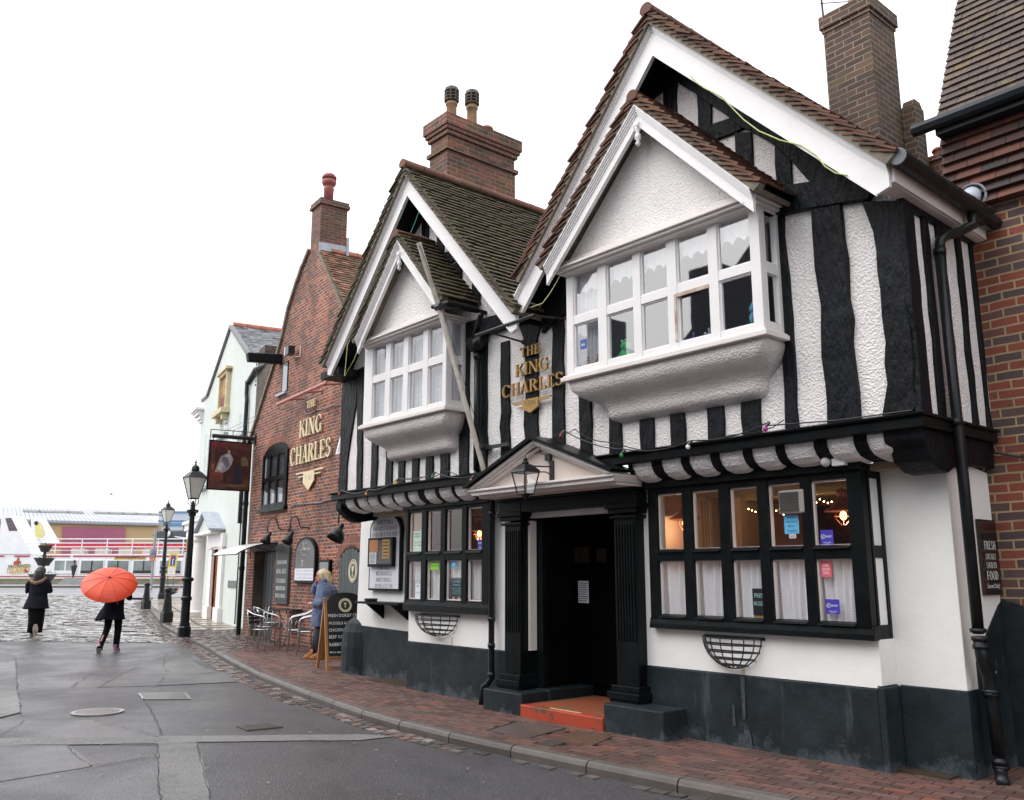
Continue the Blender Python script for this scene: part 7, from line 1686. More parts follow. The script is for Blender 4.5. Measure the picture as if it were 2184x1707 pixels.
# ------------------------------------------------------------------ things in the windows
def curtain(name, lab, x0, x1, z0, z1, y, mat_, cat='curtain', amp=.018, waves=7, scallop=0, group=None, gath=0):
    m_ = MB(); n = 48; top = []; bot = []
    for i in range(n + 1):
        t_ = i / n; x = x0 + (x1 - x0) * t_; yy = y + amp * math.sin(t_ * waves * 6.283 + .7 * math.sin(t_ * 9))
        zz = z0 + (scallop * abs(math.sin(t_ * math.pi * 3)) if scallop else 0)
        top.append((x, yy, z1)); bot.append((x + gath * math.sin(t_ * 6), yy, zz))
    mid = [((a[0] + b_[0]) / 2, a[1], (a[2] + b_[2]) / 2) for a, b_ in zip(top, bot)]
    m_.loft([bot, mid, top], closed=False, caps=False); o = m_.build(name, mat_, smooth=True); tag(o, lab, cat, group); return o
ords = ['first', 'second', 'third', 'fourth', 'fifth']
for i, (a, b_) in enumerate(R5): curtain('lace_curtain', f'white lace curtain in the {ords[i]} lower light from the left, window right of the door', a - .02, b_ + .03, 1.22, 1.77, 6.90, LACE, waves=3.2 + i * .4, gath=.02, group='lace half curtains of the right ground floor window')
for i, (a, b_) in enumerate(L4): curtain('lace_curtain', f'white lace curtain in the {ords[i]} lower light from the left, window left of the door', a - .02, b_ + .03, 1.29, 1.80, 6.89, LACE, waves=3 + i * .4, gath=.02, group='lace half curtains of the left ground floor window')
for i, (a, b_) in enumerate([(-6.4, -6.04), (-5.92, -5.56), (-5.46, -5.13), (-5.015, -4.65), (-4.545, -4.2)]): curtain('lace_valance', f'scalloped lace valance in the {ords[i]} light from the left, wide bay window', a - .02, b_ + .02, 4.50, 4.76, 6.36, LACE, 'valance', amp=.006, waves=4, scallop=.05, group='lace valances in the wide bay window')
for i, (a, b_) in enumerate([(-10.405, -10.07), (-9.95, -9.63), (-9.515, -9.175), (-9.06, -8.74)]):
    curtain('lace_valance', f'scalloped lace valance in the {ords[i]} light from the left, narrower bay window', a - .02, b_ + .02, 4.60, 4.79, 6.36, LACE, 'valance', amp=.006, waves=4, scallop=.05, group='lace valances in the narrower bay window')
    curtain('net_curtain', f'full net curtain behind the {ords[i]} light from the left in the narrower bay', a - .05, b_ + .05, 3.68, 4.74, 6.42, NET, waves=4.5 + i * .3, amp=.022, group='net curtains in the narrower bay window')
curtain('net_curtain', 'white net curtain gathered at the far left of the wide bay window', -6.46, -6.15, 3.68, 4.74, 6.42, NET, waves=5)
VOIL = mk('white_voile', (.62, .62, .66), (.5, .5, .55), 3, .8)
for x_, lab in ((-6.43, 'white voile drawn over the left side light of the wide bay'), (-10.55, 'white voile drawn over the left side light of the narrower bay'), (-8.74, 'white voile drawn over the right side light of the narrower bay')):
    m_ = MB(); m_.loft([[(x_ + .006 * math.sin(i * 1.7), 6.36 + i * .011, zz) for i in range(21)] for zz in (3.66, 4.78)], closed=False, caps=False); tag(m_.build('side_curtain', VOIL), lab, 'curtain')
def sticker(name, lab, z, pts, y, mat_, words=(), col=None, cat='sticker'):
    q = [W.P(z, a, b_, y) for a, b_ in pts]; x0, z1, x1, z0 = q[0][0], q[0][1], q[1][0], q[1][1]
    t = thing(name, lab, cat, (x0, y, z0)); m_ = MB(); m_.box(x0, x1, y - .003, y, z0, z1); m_.build('sheet', mat_, t)
    W_, H_ = x1 - x0, z1 - z0
    if words:
        m_ = MB()
        for s_, fx, fz, fh, fw in words: sans(m_, s_, x0 + W_ * fx, z0 + H_ * fz, H_ * fh, y - .004, W_ * fw, bold=.01)
        m_.build('lettering', col or CHALK, t)
    return t, x0, x1, z0, z1
PUR = mk('violet_blue_sticker', (.07, .05, .42), None, 5, .4)
for lab, pts in (('violet blue BT SPORT sticker in the rightmost upper light of the long window', ((1195, 600), (1280, 690))), ('violet blue BT SPORT sticker on the lower light below the pink one', ((1228, 1020), (1318, 1112)))):
    t, x0, x1, z0, z1 = sticker('window_sticker', lab, '8', pts, 6.846, PUR, (('BT', .22, .50, .13, .16), ('SPORT', .66, .50, .13, .48), ('OFFICIAL VENUE', .5, .14, .07, .6), ('2019/20', .5, .05, .06, .3)))
    m_ = MB(); m_.tube([(x0 + (x1 - x0) * .22 + .018 * math.cos(a), 6.842, z0 + (z1 - z0) * .57 + .018 * math.sin(a)) for a in [i * .45 for i in range(15)]], .002, 4); m_.build('ring', CHALK, t)
sticker('window_sticker', 'small violet blue BT SPORT sticker in the window left of the door', 'c', ((2168, 510), (2210, 600)), 6.826, PUR, (('BT SPORT', .5, .6, .14, .8), ('VENUE', .5, .2, .1, .5)))
sticker('window_sticker', 'pink LONG LIVE THE LOCAL sticker in the long right window', '8', ((1196, 785), (1268, 885)), 6.846, mk('coral_pink_sticker', (.72, .12, .16), None, 5, .4), (('LONG', .5, .62, .16, .5), ('LIVE THE', .5, .40, .15, .7), ('LOCAL', .5, .18, .16, .55)))
sticker('window_sticker', 'pale blue notice sticker below the wall vent in the long right window', '8', ((975, 512), (1070, 620)), 6.846, mk('sky_blue_sticker', (.12, .45, .70), (.1, .42, .68), 5, .4), (('NOTICE', .5, .85, .07, .5), ('VENUE LICENCE', .5, .62, .07, .8), ('MUSIC', .5, .38, .08, .45), ('LICENSED', .5, .12, .08, .6)), INK)
sticker('window_sticker', 'small white barcode label under the pale blue notice', '8', ((1008, 625), (1050, 648)), 6.846, PAPER, (('IIIIII', .5, .2, .6, .7),), INK)
sticker('window_sticker', 'small blue square sticker in the window left of the door', 'c', ((1938, 688), (1988, 745)), 6.826, mk('cyan_sticker', (.10, .42, .72), None, 5, .4), (('N', .5, .3, .35, .3),))
sticker('window_sticker', 'lime green food hygiene sticker in the window left of the door', 'c', ((1762, 690), (1833, 768)), 6.826, mk('lime_sticker', (.25, .62, .03), None, 5, .4), (('FOOD HYGIENE RATING', .5, .72, .12, .85), ('1 2 3 4 5', .5, .35, .16, .8)), INK)
sticker('poster', 'green and white lost and found poster in the leftmost upper light', 'c', ((1618, 440), (1690, 618)), 6.826, mk('mint_poster', (.66, .76, .68), (.5, .66, .52), 20, .6), (('PARTY', .5, .82, .09, .7), ('NIGHT', .5, .70, .09, .7), ('live music', .5, .45, .06, .8), ('this friday', .5, .3, .06, .8)), mk('dark_green_ink', (.05, .2, .12), None, 5, .6), 'poster')
sticker('poster', 'small white leaflet in the leftmost lower light left of the door', 'c', ((1635, 885), (1678, 1018)), 6.826, PAPER, (('MENU', .5, .8, .08, .6), ('open daily', .5, .4, .05, .7)), INK, 'leaflet')
sticker('window_sticker', 'blue sticker on the lower left light of the wide bay', '7', ((222, 1100), (258, 1148)), 6.30, BLU, (('NHS', .5, .3, .3, .6),))
t, x0, x1, z0, z1 = sticker('slate_menu', 'small black slate with blue chalk SUNDAY ROAST standing in the window', 'c', ((1938, 835), (2030, 1000)), 6.87, BOARD, (('Sunday', .5, .76, .11, .7), ('Roast', .5, .58, .12, .6), ('Beef 11.95', .5, .40, .07, .75), ('Pork 10.95', .5, .28, .07, .75), ('Lamb 11.95', .5, .16, .07, .75)), mk('blue_chalk', (.15, .5, .7), None, 9, .8), 'slate')
m_ = MB(); m_.box(x0 - .02, x1 + .01, 6.88, 6.92, z0 - .06, z0); m_.build('foot', mk('red_wood', (.3, .06, .04), None, 5, .5), t)
t, x0, x1, z0, z1 = sticker('slate_menu', 'small black slate chalked FRESH MUSSELS in the third lower light', '8', ((782, 955), (892, 1120)), 6.875, BOARD, (('FRESH', .48, .66, .16, .72), ('MUSSELS', .5, .36, .16, .85)), mk('pale_chalk', (.4, .62, .6), None, 9, .8), 'slate')
m_ = MB(); m_.box(x0, x1, 6.88, 6.93, z0 - .03, z0); m_.build('foot', WOODF, t)
# vent unit
t = thing('wall_vent', 'beige louvred extractor vent set in the fourth upper light', 'extractor vent', (-4.35, 6.8, 2.13)); q = [W.P('8', a, b_, 6.80) for a, b_ in ((940, 360), (1065, 495))]
m_ = MB(); m_.box(q[0][0], q[1][0] + .06, 6.79, 6.9, q[1][1], q[0][1] - .0); m_.build('housing', mk('beige_plastic', (.36, .32, .29), (.3, .27, .25), 5, .5), t, bevel=.012)
m_ = MB()
for i in range(13): zz = q[1][1] + .02 + i * (q[0][1] - q[1][1] - .035) / 13; m_.box(q[0][0] + .012, q[1][0] + .01, 6.778, 6.79, zz, zz + .007)
m_.build('louvre', mk('dark_louvre', (.09, .08, .08), None, 5, .5), t)
# lamps inside
BUL = emis('warm_filament', (1.0, .42, .10), 7); SHD = mk('copper_shade', (.62, .27, .19), (.5, .2, .14), 6, .3, metal=.4)
def pendant(x, y, z, lab, k=1.0):
    t = thing('pendant_lamp', lab, 'pendant lamp', (x, y, z), group='copper pendant lamps inside the pub')
    m_ = MB(); m_.lathe([(.02, .20), (.045, .19), (.05, .15), (.035, .13), (.05, .11), (.06, .07), (.11, .035), (.165, .0), (.165, -.01), (.10, .02), (.03, .05)], x, y, z, 20); m_.tube([(x, y, z + .2), (x, y, 2.44)], .004, 5); m_.build('shade', SHD, t, smooth=True)
    m_ = MB(); m_.ball((x, y, z - .045), .03, 10, 7, sc=(1, 1, 1.4)); m_.build('bulb', BUL, t, smooth=True)
    ld = bpy.data.lights.new('lamp_light', 'POINT'); ld.energy = 3.2; ld.color = (1.0, .62, .35); ld.shadow_soft_size = .03; lo_ = bpy.data.objects.new('lamp_light', ld); COL.objects.link(lo_); lo_.parent = t; lo_.location = (0, 0, -.11)
    m_ = MB()
    for i in range(6): a = i * 1.047; m_.tube([(x + .07 * math.cos(a), y + .07 * math.sin(a), z), (x + .075 * math.cos(a), y + .075 * math.sin(a), z - .07), (x + .02 * math.cos(a), y + .02 * math.sin(a), z - .13)], .003, 4)
    m_.tube([(x + .076 * math.cos(a), y + .076 * math.sin(a), z - .05) for a in [i * .5 for i in range(14)]], .003, 4); m_.build('cage', SHD, t)
for z_, px_, py_, y, lab in (('8', 1335, 480, 7.5, 'large copper caged pendant lamp in the last upper light on the right'), ('8', 372, 530, 7.4, 'copper pendant lamp behind the first upper light of the right window'), ('c', 2178, 432, 7.5, 'copper pendant lamp in the window beside the drainpipe')):
    q = W.P(z_, px_, py_, y); pendant(q[0], y, q[1], lab)
def glow(name, lab, z, px_, py_, y, w_, h, c_, st):
    q = W.P(z, px_, py_, y); m_ = MB(); m_.box(q[0] - w_ / 2, q[0] + w_ / 2, y - .03, y, q[1] - h / 2, q[1] + h / 2); t = thing(name, lab, 'wall lamp', (q[0], y, q[1])); m_.build('shade', emis(name + str(st), c_, st), t)
    m_ = MB(); m_.box(q[0] - w_ / 2, q[0] + w_ / 2, y - .035, y + .01, q[1] + h / 2, q[1] + h / 2 + .02); m_.build('bracket', IRON, t)
glow('wall_lamp', 'glowing amber wall lamp seen deep inside the second light of the right window', '8', 607, 648, 10.15, .26, .30, (1.0, .36, .06), 5)
glow('wall_lamp', 'small red wall lamp behind the largest copper pendant', '8', 1375, 438, 10.1, .24, .18, (1.0, .12, .03), 3)
glow('wall_lamp', 'small amber wall lamp inside the second light of the left window', 'c', 1790, 480, 9.5, .16, .16, (1.0, .45, .12), 6)
rgl = random.Random(11)
for lab, x0, x1, y, z0, z1, n in (('warm fairy lights strung along the inner wall of the right window', -6.1, -3.4, 8.6, 2.30, 2.42, 60), ('multicoloured fairy lights strung across the left window room', -10.2, -8.0, 8.2, 2.25, 2.42, 55)):
    t = thing('fairy_lights', lab, 'fairy lights', ((x0 + x1) / 2, y, z0)); m_ = MB(); p_ = []
    for i in range(n):
        u = i / n; xx = x0 + (x1 - x0) * u; zz = z1 - .10 * abs(math.sin(u * 9)) - rgl.uniform(0, .10); p_.append((xx, y, zz)); m_.ball((xx, y, zz), .008, 5, 4)
    m_.build('bulbs', emis('fairy_bulb', (1.0, .62, .22), 12), t); m_ = MB(); m_.tube(p_, .002, 3); m_.build('wire', IRON, t)
cur = W.P('8', 510, 560, 8.0); curtain('heavy_curtain', 'pale gathered curtain tied back behind the second upper light', cur[0] - .10, cur[0] + .06, 1.3, 2.40, 8.0, mk('pale_drape', (.34, .27, .22), (.25, .19, .15), 3, .8), waves=4, amp=.03)
# ornaments on the sill of the wide bay
def blob(name, mb, mat_, par=None, vox=.006, sp=None, smooth_it=4):
    o = mb.build(name, mat_, par, sp=sp)
    r_ = o.modifiers.new('r', 'REMESH'); r_.mode = 'VOXEL'; r_.voxel_size = vox; s2 = o.modifiers.new('s', 'SMOOTH'); s2.iterations = smooth_it; s2.factor = .5
    dgp = bpy.context.evaluated_depsgraph_get(); me = bpy.data.meshes.new_from_object(o.evaluated_get(dgp)); o.modifiers.clear(); old = o.data; o.data = me; bpy.data.meshes.remove(old)
    if not me.materials: me.materials.append(mat_)
    me.polygons.foreach_set('use_smooth', [True] * len(me.polygons)); return o
q = W.P('7', 500, 1185, 6.42); t = thing('plush_frog', 'bright green plush frog sitting on the sill of the wide bay', 'soft toy', (q[0], 6.42, 3.68)); GRN = mk('green_plush', (.03, .40, .12), (.02, .30, .09), 20, .9)
m_ = MB(); x = q[0]; m_.ball((x, 6.42, 3.75), .075, 12, 8, sc=(1, .9, .95)); m_.ball((x + .02, 6.40, 3.84), .055, 12, 8, sc=(1.1, 1, .8)); m_.ball((x, 6.38, 3.885), .02, 8, 6); m_.ball((x + .05, 6.38, 3.885), .02, 8, 6); m_.tube([(x - .05, 6.40, 3.76), (x - .09, 6.36, 3.71), (x - .03, 6.34, 3.70)], .02, 7); m_.tube([(x + .05, 6.40, 3.76), (x + .09, 6.36, 3.71), (x + .04, 6.34, 3.70)], .02, 7); blob('body', m_, GRN, t)
m_ = MB(); m_.ball((x, 6.362, 3.89), .009, 8, 5); m_.ball((x + .05, 6.362, 3.89), .009, 8, 5); m_.build('eye', CHALK, t)
for px_, lab, c_ in ((235, 'straw hen ornament with a red comb at the left end of the bay sill', (.30, .16, .09)), (300, 'second brown hen ornament beside the straw hen', (.36, .20, .12))):
    q = W.P('7', px_, 1230, 6.42); x = q[0]; t = thing('hen_ornament', lab, 'ornament', (x, 6.42, 3.66)); m_ = MB(); m_.ball((x, 6.42, 3.72), .06, 12, 8, sc=(1.2, .8, .8)); m_.tube([(x + .05, 6.42, 3.74), (x + .075, 6.42, 3.80)], [.03, .02], 8); m_.tube([(x - .05, 6.42, 3.74), (x - .09, 6.42, 3.80)], [.035, .02], 8); blob('body', m_, mk('straw_' + str(px_), c_, tuple(v * .6 for v in c_), 60, .9), t)
    m_ = MB(); m_.ball((x + .075, 6.42, 3.825), .016, 8, 5, sc=(1.3, .5, 1)); m_.build('comb', mk('red_comb', (.4, .03, .03), None, 5, .6), t)
for i, (px_, h, c_, lab) in enumerate(((912, .11, (.06, .06, .28), 'tall blue glass scent bottle on the sill behind the open casement'), (985, .08, (.35, .42, .45), 'squat clear scent bottle beside the tall blue one'), (1010, .11, (.30, .36, .42), 'pale narrow scent bottle at the right of the three bottles'))):
    q = W.P('7', px_, 1080, 6.36); m_ = MB(); m_.lathe([(.022, 0), (.024, .01), (.024, h * .55), (.008, h * .65), (.008, h * .75), (.013, h * .76), (.013, h), (.001, h)], q[0], 6.36, 3.68, 12); tag(m_.build('scent_bottle', mk('bottle_' + str(i), c_, None, 5, .1), smooth=False), lab, 'bottle')
q = W.P('7', 1272, 960, 6.36); t = thing('toy_figurine', 'small blue and teal figurine at the right end of the bay sill', 'figurine', (q[0], 6.36, 3.7)); m_ = MB(); x = q[0]; m_.ball((x, 6.36, 3.78), .035, 10, 7, sc=(1, .8, 1.5)); m_.ball((x, 6.36, 3.86), .03, 10, 7); m_.tube([(x, 6.36, 3.87), (x + .01, 6.36, 3.93)], [.028, .008], 8); blob('body', m_, mk('teal_toy', (.04, .30, .36), (.05, .15, .4), 18, .5), t)
# ------------------------------------------------------------------ people
def figure(joints, edges, head=None, vox=.011):
    """one continuous skinned body from joints {name: (pos, radius)}"""
    names = list(joints); me = bpy.data.meshes.new('b'); me.from_pydata([joints[n][0] for n in names], [(names.index(a), names.index(b_)) for a, b_ in edges], [])
    o = bpy.data.objects.new('b', me); COL.objects.link(o); o.modifiers.new('s', 'SKIN')
    if not me.skin_vertices: bpy.context.view_layer.objects.active = o
    for i, n in enumerate(names): r_ = joints[n][1]; me.skin_vertices[0].data[i].radius = (r_, r_); me.skin_vertices[0].data[i].use_root = (n == 'pelvis')
    sb_ = o.modifiers.new('u', 'SUBSURF'); sb_.levels = 2; sb_.render_levels = 2
    dgp = bpy.context.evaluated_depsgraph_get(); ev = bpy.data.meshes.new_from_object(o.evaluated_get(dgp)); m_ = MB()
    m_.v = [tuple(v.co) for v in ev.vertices]; m_.f = [tuple(p.vertices) for p in ev.polygons]; m_.m = [0] * len(m_.f)
    bpy.data.objects.remove(o); return m_
def head_mb(m_, c, fx, up=(0, 0, 1), k=1.0):
    """head with brow, nose, lips, chin and ears, facing fx"""
    f = Vector(fx).normalized(); u = Vector(up).normalized(); s_ = u.cross(f).normalized(); u = f.cross(s_).normalized(); c = Vector(c)
    def pt(a, b_, d): return tuple(c + f * a * k + s_ * b_ * k + u * d * k)
    rg = []
    for z_, rf, rb, rw in ((-.115, .035, .02, .03), (-.105, .075, .04, .05), (-.08, .088, .055, .06), (-.04, .090, .078, .068), (0, .086, .092, .074), (.04, .090, .10, .077), (.075, .082, .098, .072), (.105, .055, .075, .052), (.122, .02, .03, .02)):
        rg.append([pt((rf if math.cos(a) > 0 else rb) * math.cos(a), rw * math.sin(a), z_) for a in [2 * math.pi * i / 20 for i in range(20)]])
    m_.loft(rg)
    m_.loft([[pt(.084, -.008, .02), pt(.084, .008, .02), pt(.08, 0, .03)], [pt(.098, -.012, -.012), pt(.098, .012, -.012), pt(.112, 0, -.010)], [pt(.085, -.014, -.022), pt(.085, .014, -.022), pt(.10, 0, -.022)]])
    for z_ in (-.048, -.058): m_.tube([pt(.078, -.024, z_), pt(.095, 0, z_), pt(.078, .024, z_)], .007 * k, 6)
    for q in (-1, 1): m_.ball(pt(-.005, q * .077, .0), .022 * k, 8, 6, sc=(.6, .5, 1.2))
    m_.tube([pt(.086, -.04, .032), pt(.092, 0, .030), pt(.086, .04, .032)], .008 * k, 6)
    return pt
def hand_joints(J, E_, pre, wrist, d, side, curl=.4, k=1.0):
    """palm, four unequal bent fingers and a thumb leaving the side of the palm"""
    w_ = Vector(wrist); d = Vector(d).normalized(); s_ = Vector(side).normalized(); n = d.cross(s_).normalized()
    pm = w_ + d * .045 * k; J[pre + 'palm'] = (tuple(pm), .020 * k); E_.append((pre + 'wrist', pre + 'palm'))
    for i, (o_, L) in enumerate(((-.026, .062), (-.009, .072), (.009, .068), (.026, .052))):
        b0 = w_ + d * .085 * k + s_ * o_ * k; k1 = b0 + (d * math.cos(curl) + n * math.sin(curl)) * L * .5 * k; k2 = k1 + (d * math.cos(curl * 2.4) + n * math.sin(curl * 2.4)) * L * .5 * k
        J[f'{pre}f{i}a'] = (tuple(b0), .0095 * k); J[f'{pre}f{i}b'] = (tuple(k1), .0085 * k); J[f'{pre}f{i}c'] = (tuple(k2), .007 * k)
        E_ += [(pre + 'palm', f'{pre}f{i}a'), (f'{pre}f{i}a', f'{pre}f{i}b'), (f'{pre}f{i}b', f'{pre}f{i}c')]
    t0 = w_ + d * .03 * k - s_ * .03 * k; t1 = t0 + (d * .6 - s_ * .6 + n * .4) * .045 * k
    J[pre + 't0'] = (tuple(t0), .011 * k); J[pre + 't1'] = (tuple(t1), .008 * k); E_ += [(pre + 'palm', pre + 't0'), (pre + 't0', pre + 't1')]
def body(t, fr, J, E_, hc, hf, skin, k=1.0, up=(0, 0, 1)):
    m_ = figure(J, E_); pt = head_mb(m_, hc, hf, up, k); o = blob('body', m_, skin, t, .008, sp=fr, smooth_it=2)
    e2 = MB()
    for q in (-1, 1): e2.ball(pt(.083, q * .031, .012), .0105 * k, 8, 6)
    e2.build('eyes', mk('eye_dark', (.05, .04, .04), None, 5, .2), o, sp=fr); return pt
def ring(cx, cy, z, rx, ry, n=24, jag=0, ph=0, sq=0):
    o = []
    for i in range(n):
        a = 2 * math.pi * i / n; j = 1 + jag * math.sin(a * 5 + ph); o.append((cx + rx * j * math.cos(a), cy + ry * j * math.sin(a), z))
    return o
def mk_fluffy(name, c1, c2, sc, d, rough=.95):
    m, nt, b_, out = new_mat(name); ob = coord(nt); f = noise_t(nt, ob, sc, 5, .7)
    nt.links.new(mix(nt, ramp(nt, f, [(.35, 0.0), (.65, 1.0)]), c1, c2), b_.inputs['Base Color']); b_.inputs['Roughness'].default_value = rough
    b_.inputs['Sheen Weight'].default_value = .35; bump(nt, b_, f, 1.0, d); MATS[name] = m; return m
SKIN = mk('fair_skin', (.56, .27, .21), (.50, .22, .18), 12, .5); SKIN2 = mk('warm_skin', (.36, .17, .11), None, 12, .5)
# woman in the blue coat, local x = the way she faces (left in the photo), y = her left (towards the camera)
pw = G('9', 1150, 1412, .1); a0 = math.atan2(-RV[1], -RV[0]) - R(4)
class MFrame(Frame):
    def __init__(s, M): s.M = M
FW = MFrame(Matrix.Translation(pw) @ Matrix.Rotation(a0, 4, 'Z') @ Matrix.Scale(.95, 4))
t = thing('person', 'blonde woman in a fluffy blue coat standing by the chairs, hand to her face', 'person', pw)
J = {'pelvis': ((-.02, 0, .92), .13), 'waist': ((-.03, 0, 1.08), .12), 'chest': ((-.02, 0, 1.28), .125), 'neck': ((.0, 0, 1.43), .05), 'skull': ((.03, 0, 1.52), .06),
     'lhip': ((0, .09, .86), .085), 'lknee': ((.06, .10, .48), .06), 'lankle': ((-.02, .11, .10), .04), 'ltoe': ((.13, .12, .04), .035),
     'rhip': ((0, -.09, .86), .085), 'rknee': ((.12, -.09, .49), .06), 'rankle': ((.16, -.09, .10), .04), 'rtoe': ((.31, -.09, .04), .035),
     'lsh': ((-.03, .16, 1.36), .06), 'lel': ((-.10, .23, 1.08), .045), 'lwrist': ((.16, .15, 1.02), .028),
     'rsh': ((-.02, -.16, 1.36), .06), 'rel': ((.20, -.18, 1.22), .045), 'rwrist': ((.17, -.05, 1.42), .028)}
E_ = [('pelvis', 'waist'), ('waist', 'chest'), ('chest', 'neck'), ('neck', 'skull'), ('pelvis', 'lhip'), ('lhip', 'lknee'), ('lknee', 'lankle'), ('lankle', 'ltoe'), ('pelvis', 'rhip'), ('rhip', 'rknee'), ('rknee', 'rankle'), ('rankle', 'rtoe'),
      ('chest', 'lsh'), ('lsh', 'lel'), ('lel', 'lwrist'), ('chest', 'rsh'), ('rsh', 'rel'), ('rel', 'rwrist')]
hand_joints(J, E_, 'l', J['lwrist'][0], (1, -.1, .1), (0, .3, -1), .5); hand_joints(J, E_, 'r', J['rwrist'][0], (-.15, .35, .9), (.9, .2, .1), .5)
body(t, FW, J, E_, (.055, 0, 1.545), (1, .10, -.12), SKIN)
BLUE = mk_fluffy('blue_boucle', (.03, .06, .16), (.13, .19, .34), 38, .04)
m_ = MB(); m_.loft([ring(-.0, 0, .60, .21, .23, jag=.05), ring(-.0, 0, .75, .21, .235, jag=.04), ring(-.03, 0, .95, .215, .24), ring(-.06, 0, 1.12, .215, .24), ring(-.07, 0, 1.26, .205, .235), ring(-.05, 0, 1.36, .17, .22), ring(-.02, 0, 1.43, .09, .12), ring(-.02, 0, 1.47, .085, .09)])
m_.tube([(-.03, .15, 1.37), (-.09, .23, 1.22), (-.12, .25, 1.08), (-.02, .22, 1.03), (.14, .16, 1.02)], [.1, .105, .10, .085, .065], 12)
m_.tube([(-.02, -.15, 1.37), (.10, -.19, 1.28), (.21, -.19, 1.21), (.21, -.12, 1.28), (.18, -.06, 1.39)], [.1, .1, .095, .08, .06], 12)
m_.tube([(.10, .06, 1.30), (.06, .10, 1.40), (-.04, .10, 1.46), (-.11, 0, 1.48), (-.04, -.10, 1.46)], [.03, .04, .045, .05, .045], 10)
blob('coat', m_, BLUE, t, .014, FW, 3)
HAIR = mk('pale_blonde_hair', (.62, .52, .34), (.40, .31, .18), 26, .5, .6, 40, .006, stretch=(1, 1, .25))
m_ = MB(); m_.ball((.01, 0, 1.585), .118, 16, 10, sc=(1.0, .88, .85)); m_.loft([ring(-.03, 0, 1.62, .10, .10), ring(-.06, 0, 1.54, .095, .105), ring(-.10, 0, 1.46, .09, .105), ring(-.13, 0, 1.39, .06, .08)])
m_.tube([(.06, .085, 1.60), (.03, .095, 1.52), (-.02, .095, 1.44)], [.03, .035, .02], 8); m_.tube([(.06, -.085, 1.60), (.03, -.095, 1.52), (-.02, -.095, 1.44)], [.03, .035, .02], 8)
blob('hair', m_, HAIR, t, .009, FW, 3)
m_ = MB(); m_.loft([ring(.02, .1, .1, .05, .05, 14), ring(.05, .1, .45, .075, .07, 14), ring(.0, .09, .8, .10, .09, 14)]); m_.loft([ring(.16, -.09, .1, .05, .05, 14), ring(.12, -.09, .48, .075, .07, 14), ring(.0, -.09, .8, .10, .09, 14)]); m_.build('trousers', mk('dark_jeans', (.03, .035, .05), (.045, .05, .07), 12, .8), t, sp=FW, smooth=True)
TAN = mk('tan_suede', (.36, .14, .04), (.28, .10, .03), 16, .8)
for x, y in ((.0, .11), (.18, -.09)):
    m_ = MB(); m_.loft([ring(x + .05, y, .0, .135, .05), ring(x + .05, y, .03, .14, .052), ring(x + .035, y, .07, .115, .048), ring(x - .0, y, .12, .065, .05), ring(x - .005, y, .17, .055, .05)]); m_.build('shoe', TAN, t, sp=FW, smooth=True)
# two people walking away; local x = forward (away), y = their left
af = math.atan2(FV[1], FV[0])
pu = G('i', 236, 1391, 0.0)
FU = MFrame(Matrix.Translation(pu) @ Matrix.Rotation(af, 4, 'Z') @ Matrix.Scale(.98, 4))
t = thing('person', 'person in a dark coat and trousers with pink trainers walking under the red umbrella', 'person', pu)
J = {'pelvis': ((0, 0, .92), .12), 'waist': ((.01, 0, 1.06), .11), 'chest': ((.02, 0, 1.26), .12), 'neck': ((.03, 0, 1.42), .048), 'skull': ((.04, 0, 1.52), .06),
     'lhip': ((0, .09, .86), .08), 'lknee': ((-.02, .10, .48), .058), 'lankle': ((-.26, .11, .17), .04), 'ltoe': ((-.16, .12, .05), .035),
     'rhip': ((0, -.09, .86), .08), 'rknee': ((.08, -.08, .49), .058), 'rankle': ((.05, -.08, .09), .04), 'rtoe': ((.20, -.08, .03), .035),
     'lsh': ((.02, .17, 1.34), .058), 'lel': ((.05, .24, 1.10), .043), 'lwrist': ((.24, .08, 1.12), .027), 'rsh': ((.02, -.17, 1.34), .058), 'rel': ((.06, -.26, 1.10), .043), 'rwrist': ((.17, -.16, 1.16), .027)}
E0 = [('pelvis', 'waist'), ('waist', 'chest'), ('chest', 'neck'), ('neck', 'skull'), ('pelvis', 'lhip'), ('lhip', 'lknee'), ('lknee', 'lankle'), ('lankle', 'ltoe'), ('pelvis', 'rhip'), ('rhip', 'rknee'), ('rknee', 'rankle'), ('rankle', 'rtoe'),
      ('chest', 'lsh'), ('lsh', 'lel'), ('lel', 'lwrist'), ('chest', 'rsh'), ('rsh', 'rel'), ('rel', 'rwrist')]
E_ = list(E0); hand_joints(J, E_, 'l', J['lwrist'][0], (.3, -.9, 0), (0, .0, 1), .6); hand_joints(J, E_, 'r', J['rwrist'][0], (.2, .6, .5), (0, .3, -1), .9)
body(t, FU, J, E_, (.06, 0, 1.535), (1, 0, -.05), SKIN2)
NAVY = mk('black_navy_cloth', (.006, .007, .013), (.012, .012, .02), 9, .9, .6, 9, .02, spec=.15); BLK = mk('black_cloth', (.004, .004, .005), (.008, .008, .009), 9, .9, .5, 9, .015, spec=.12)
m_ = MB(); m_.loft([ring(-.03, .05, .66, .20, .29, jag=.07, ph=1), ring(-.02, .03, .80, .17, .235, jag=.04, ph=1), ring(.0, .01, .98, .145, .20), ring(.01, 0, 1.12, .14, .19), ring(.02, 0, 1.28, .145, .205), ring(.02, 0, 1.37, .12, .19), ring(.03, 0, 1.44, .07, .08)])
m_.loft([ring(-.05, .30, .64, .05, .08, 14), ring(-.02, .22, .80, .08, .09, 14), ring(0, .10, 1.0, .08, .09, 14)])
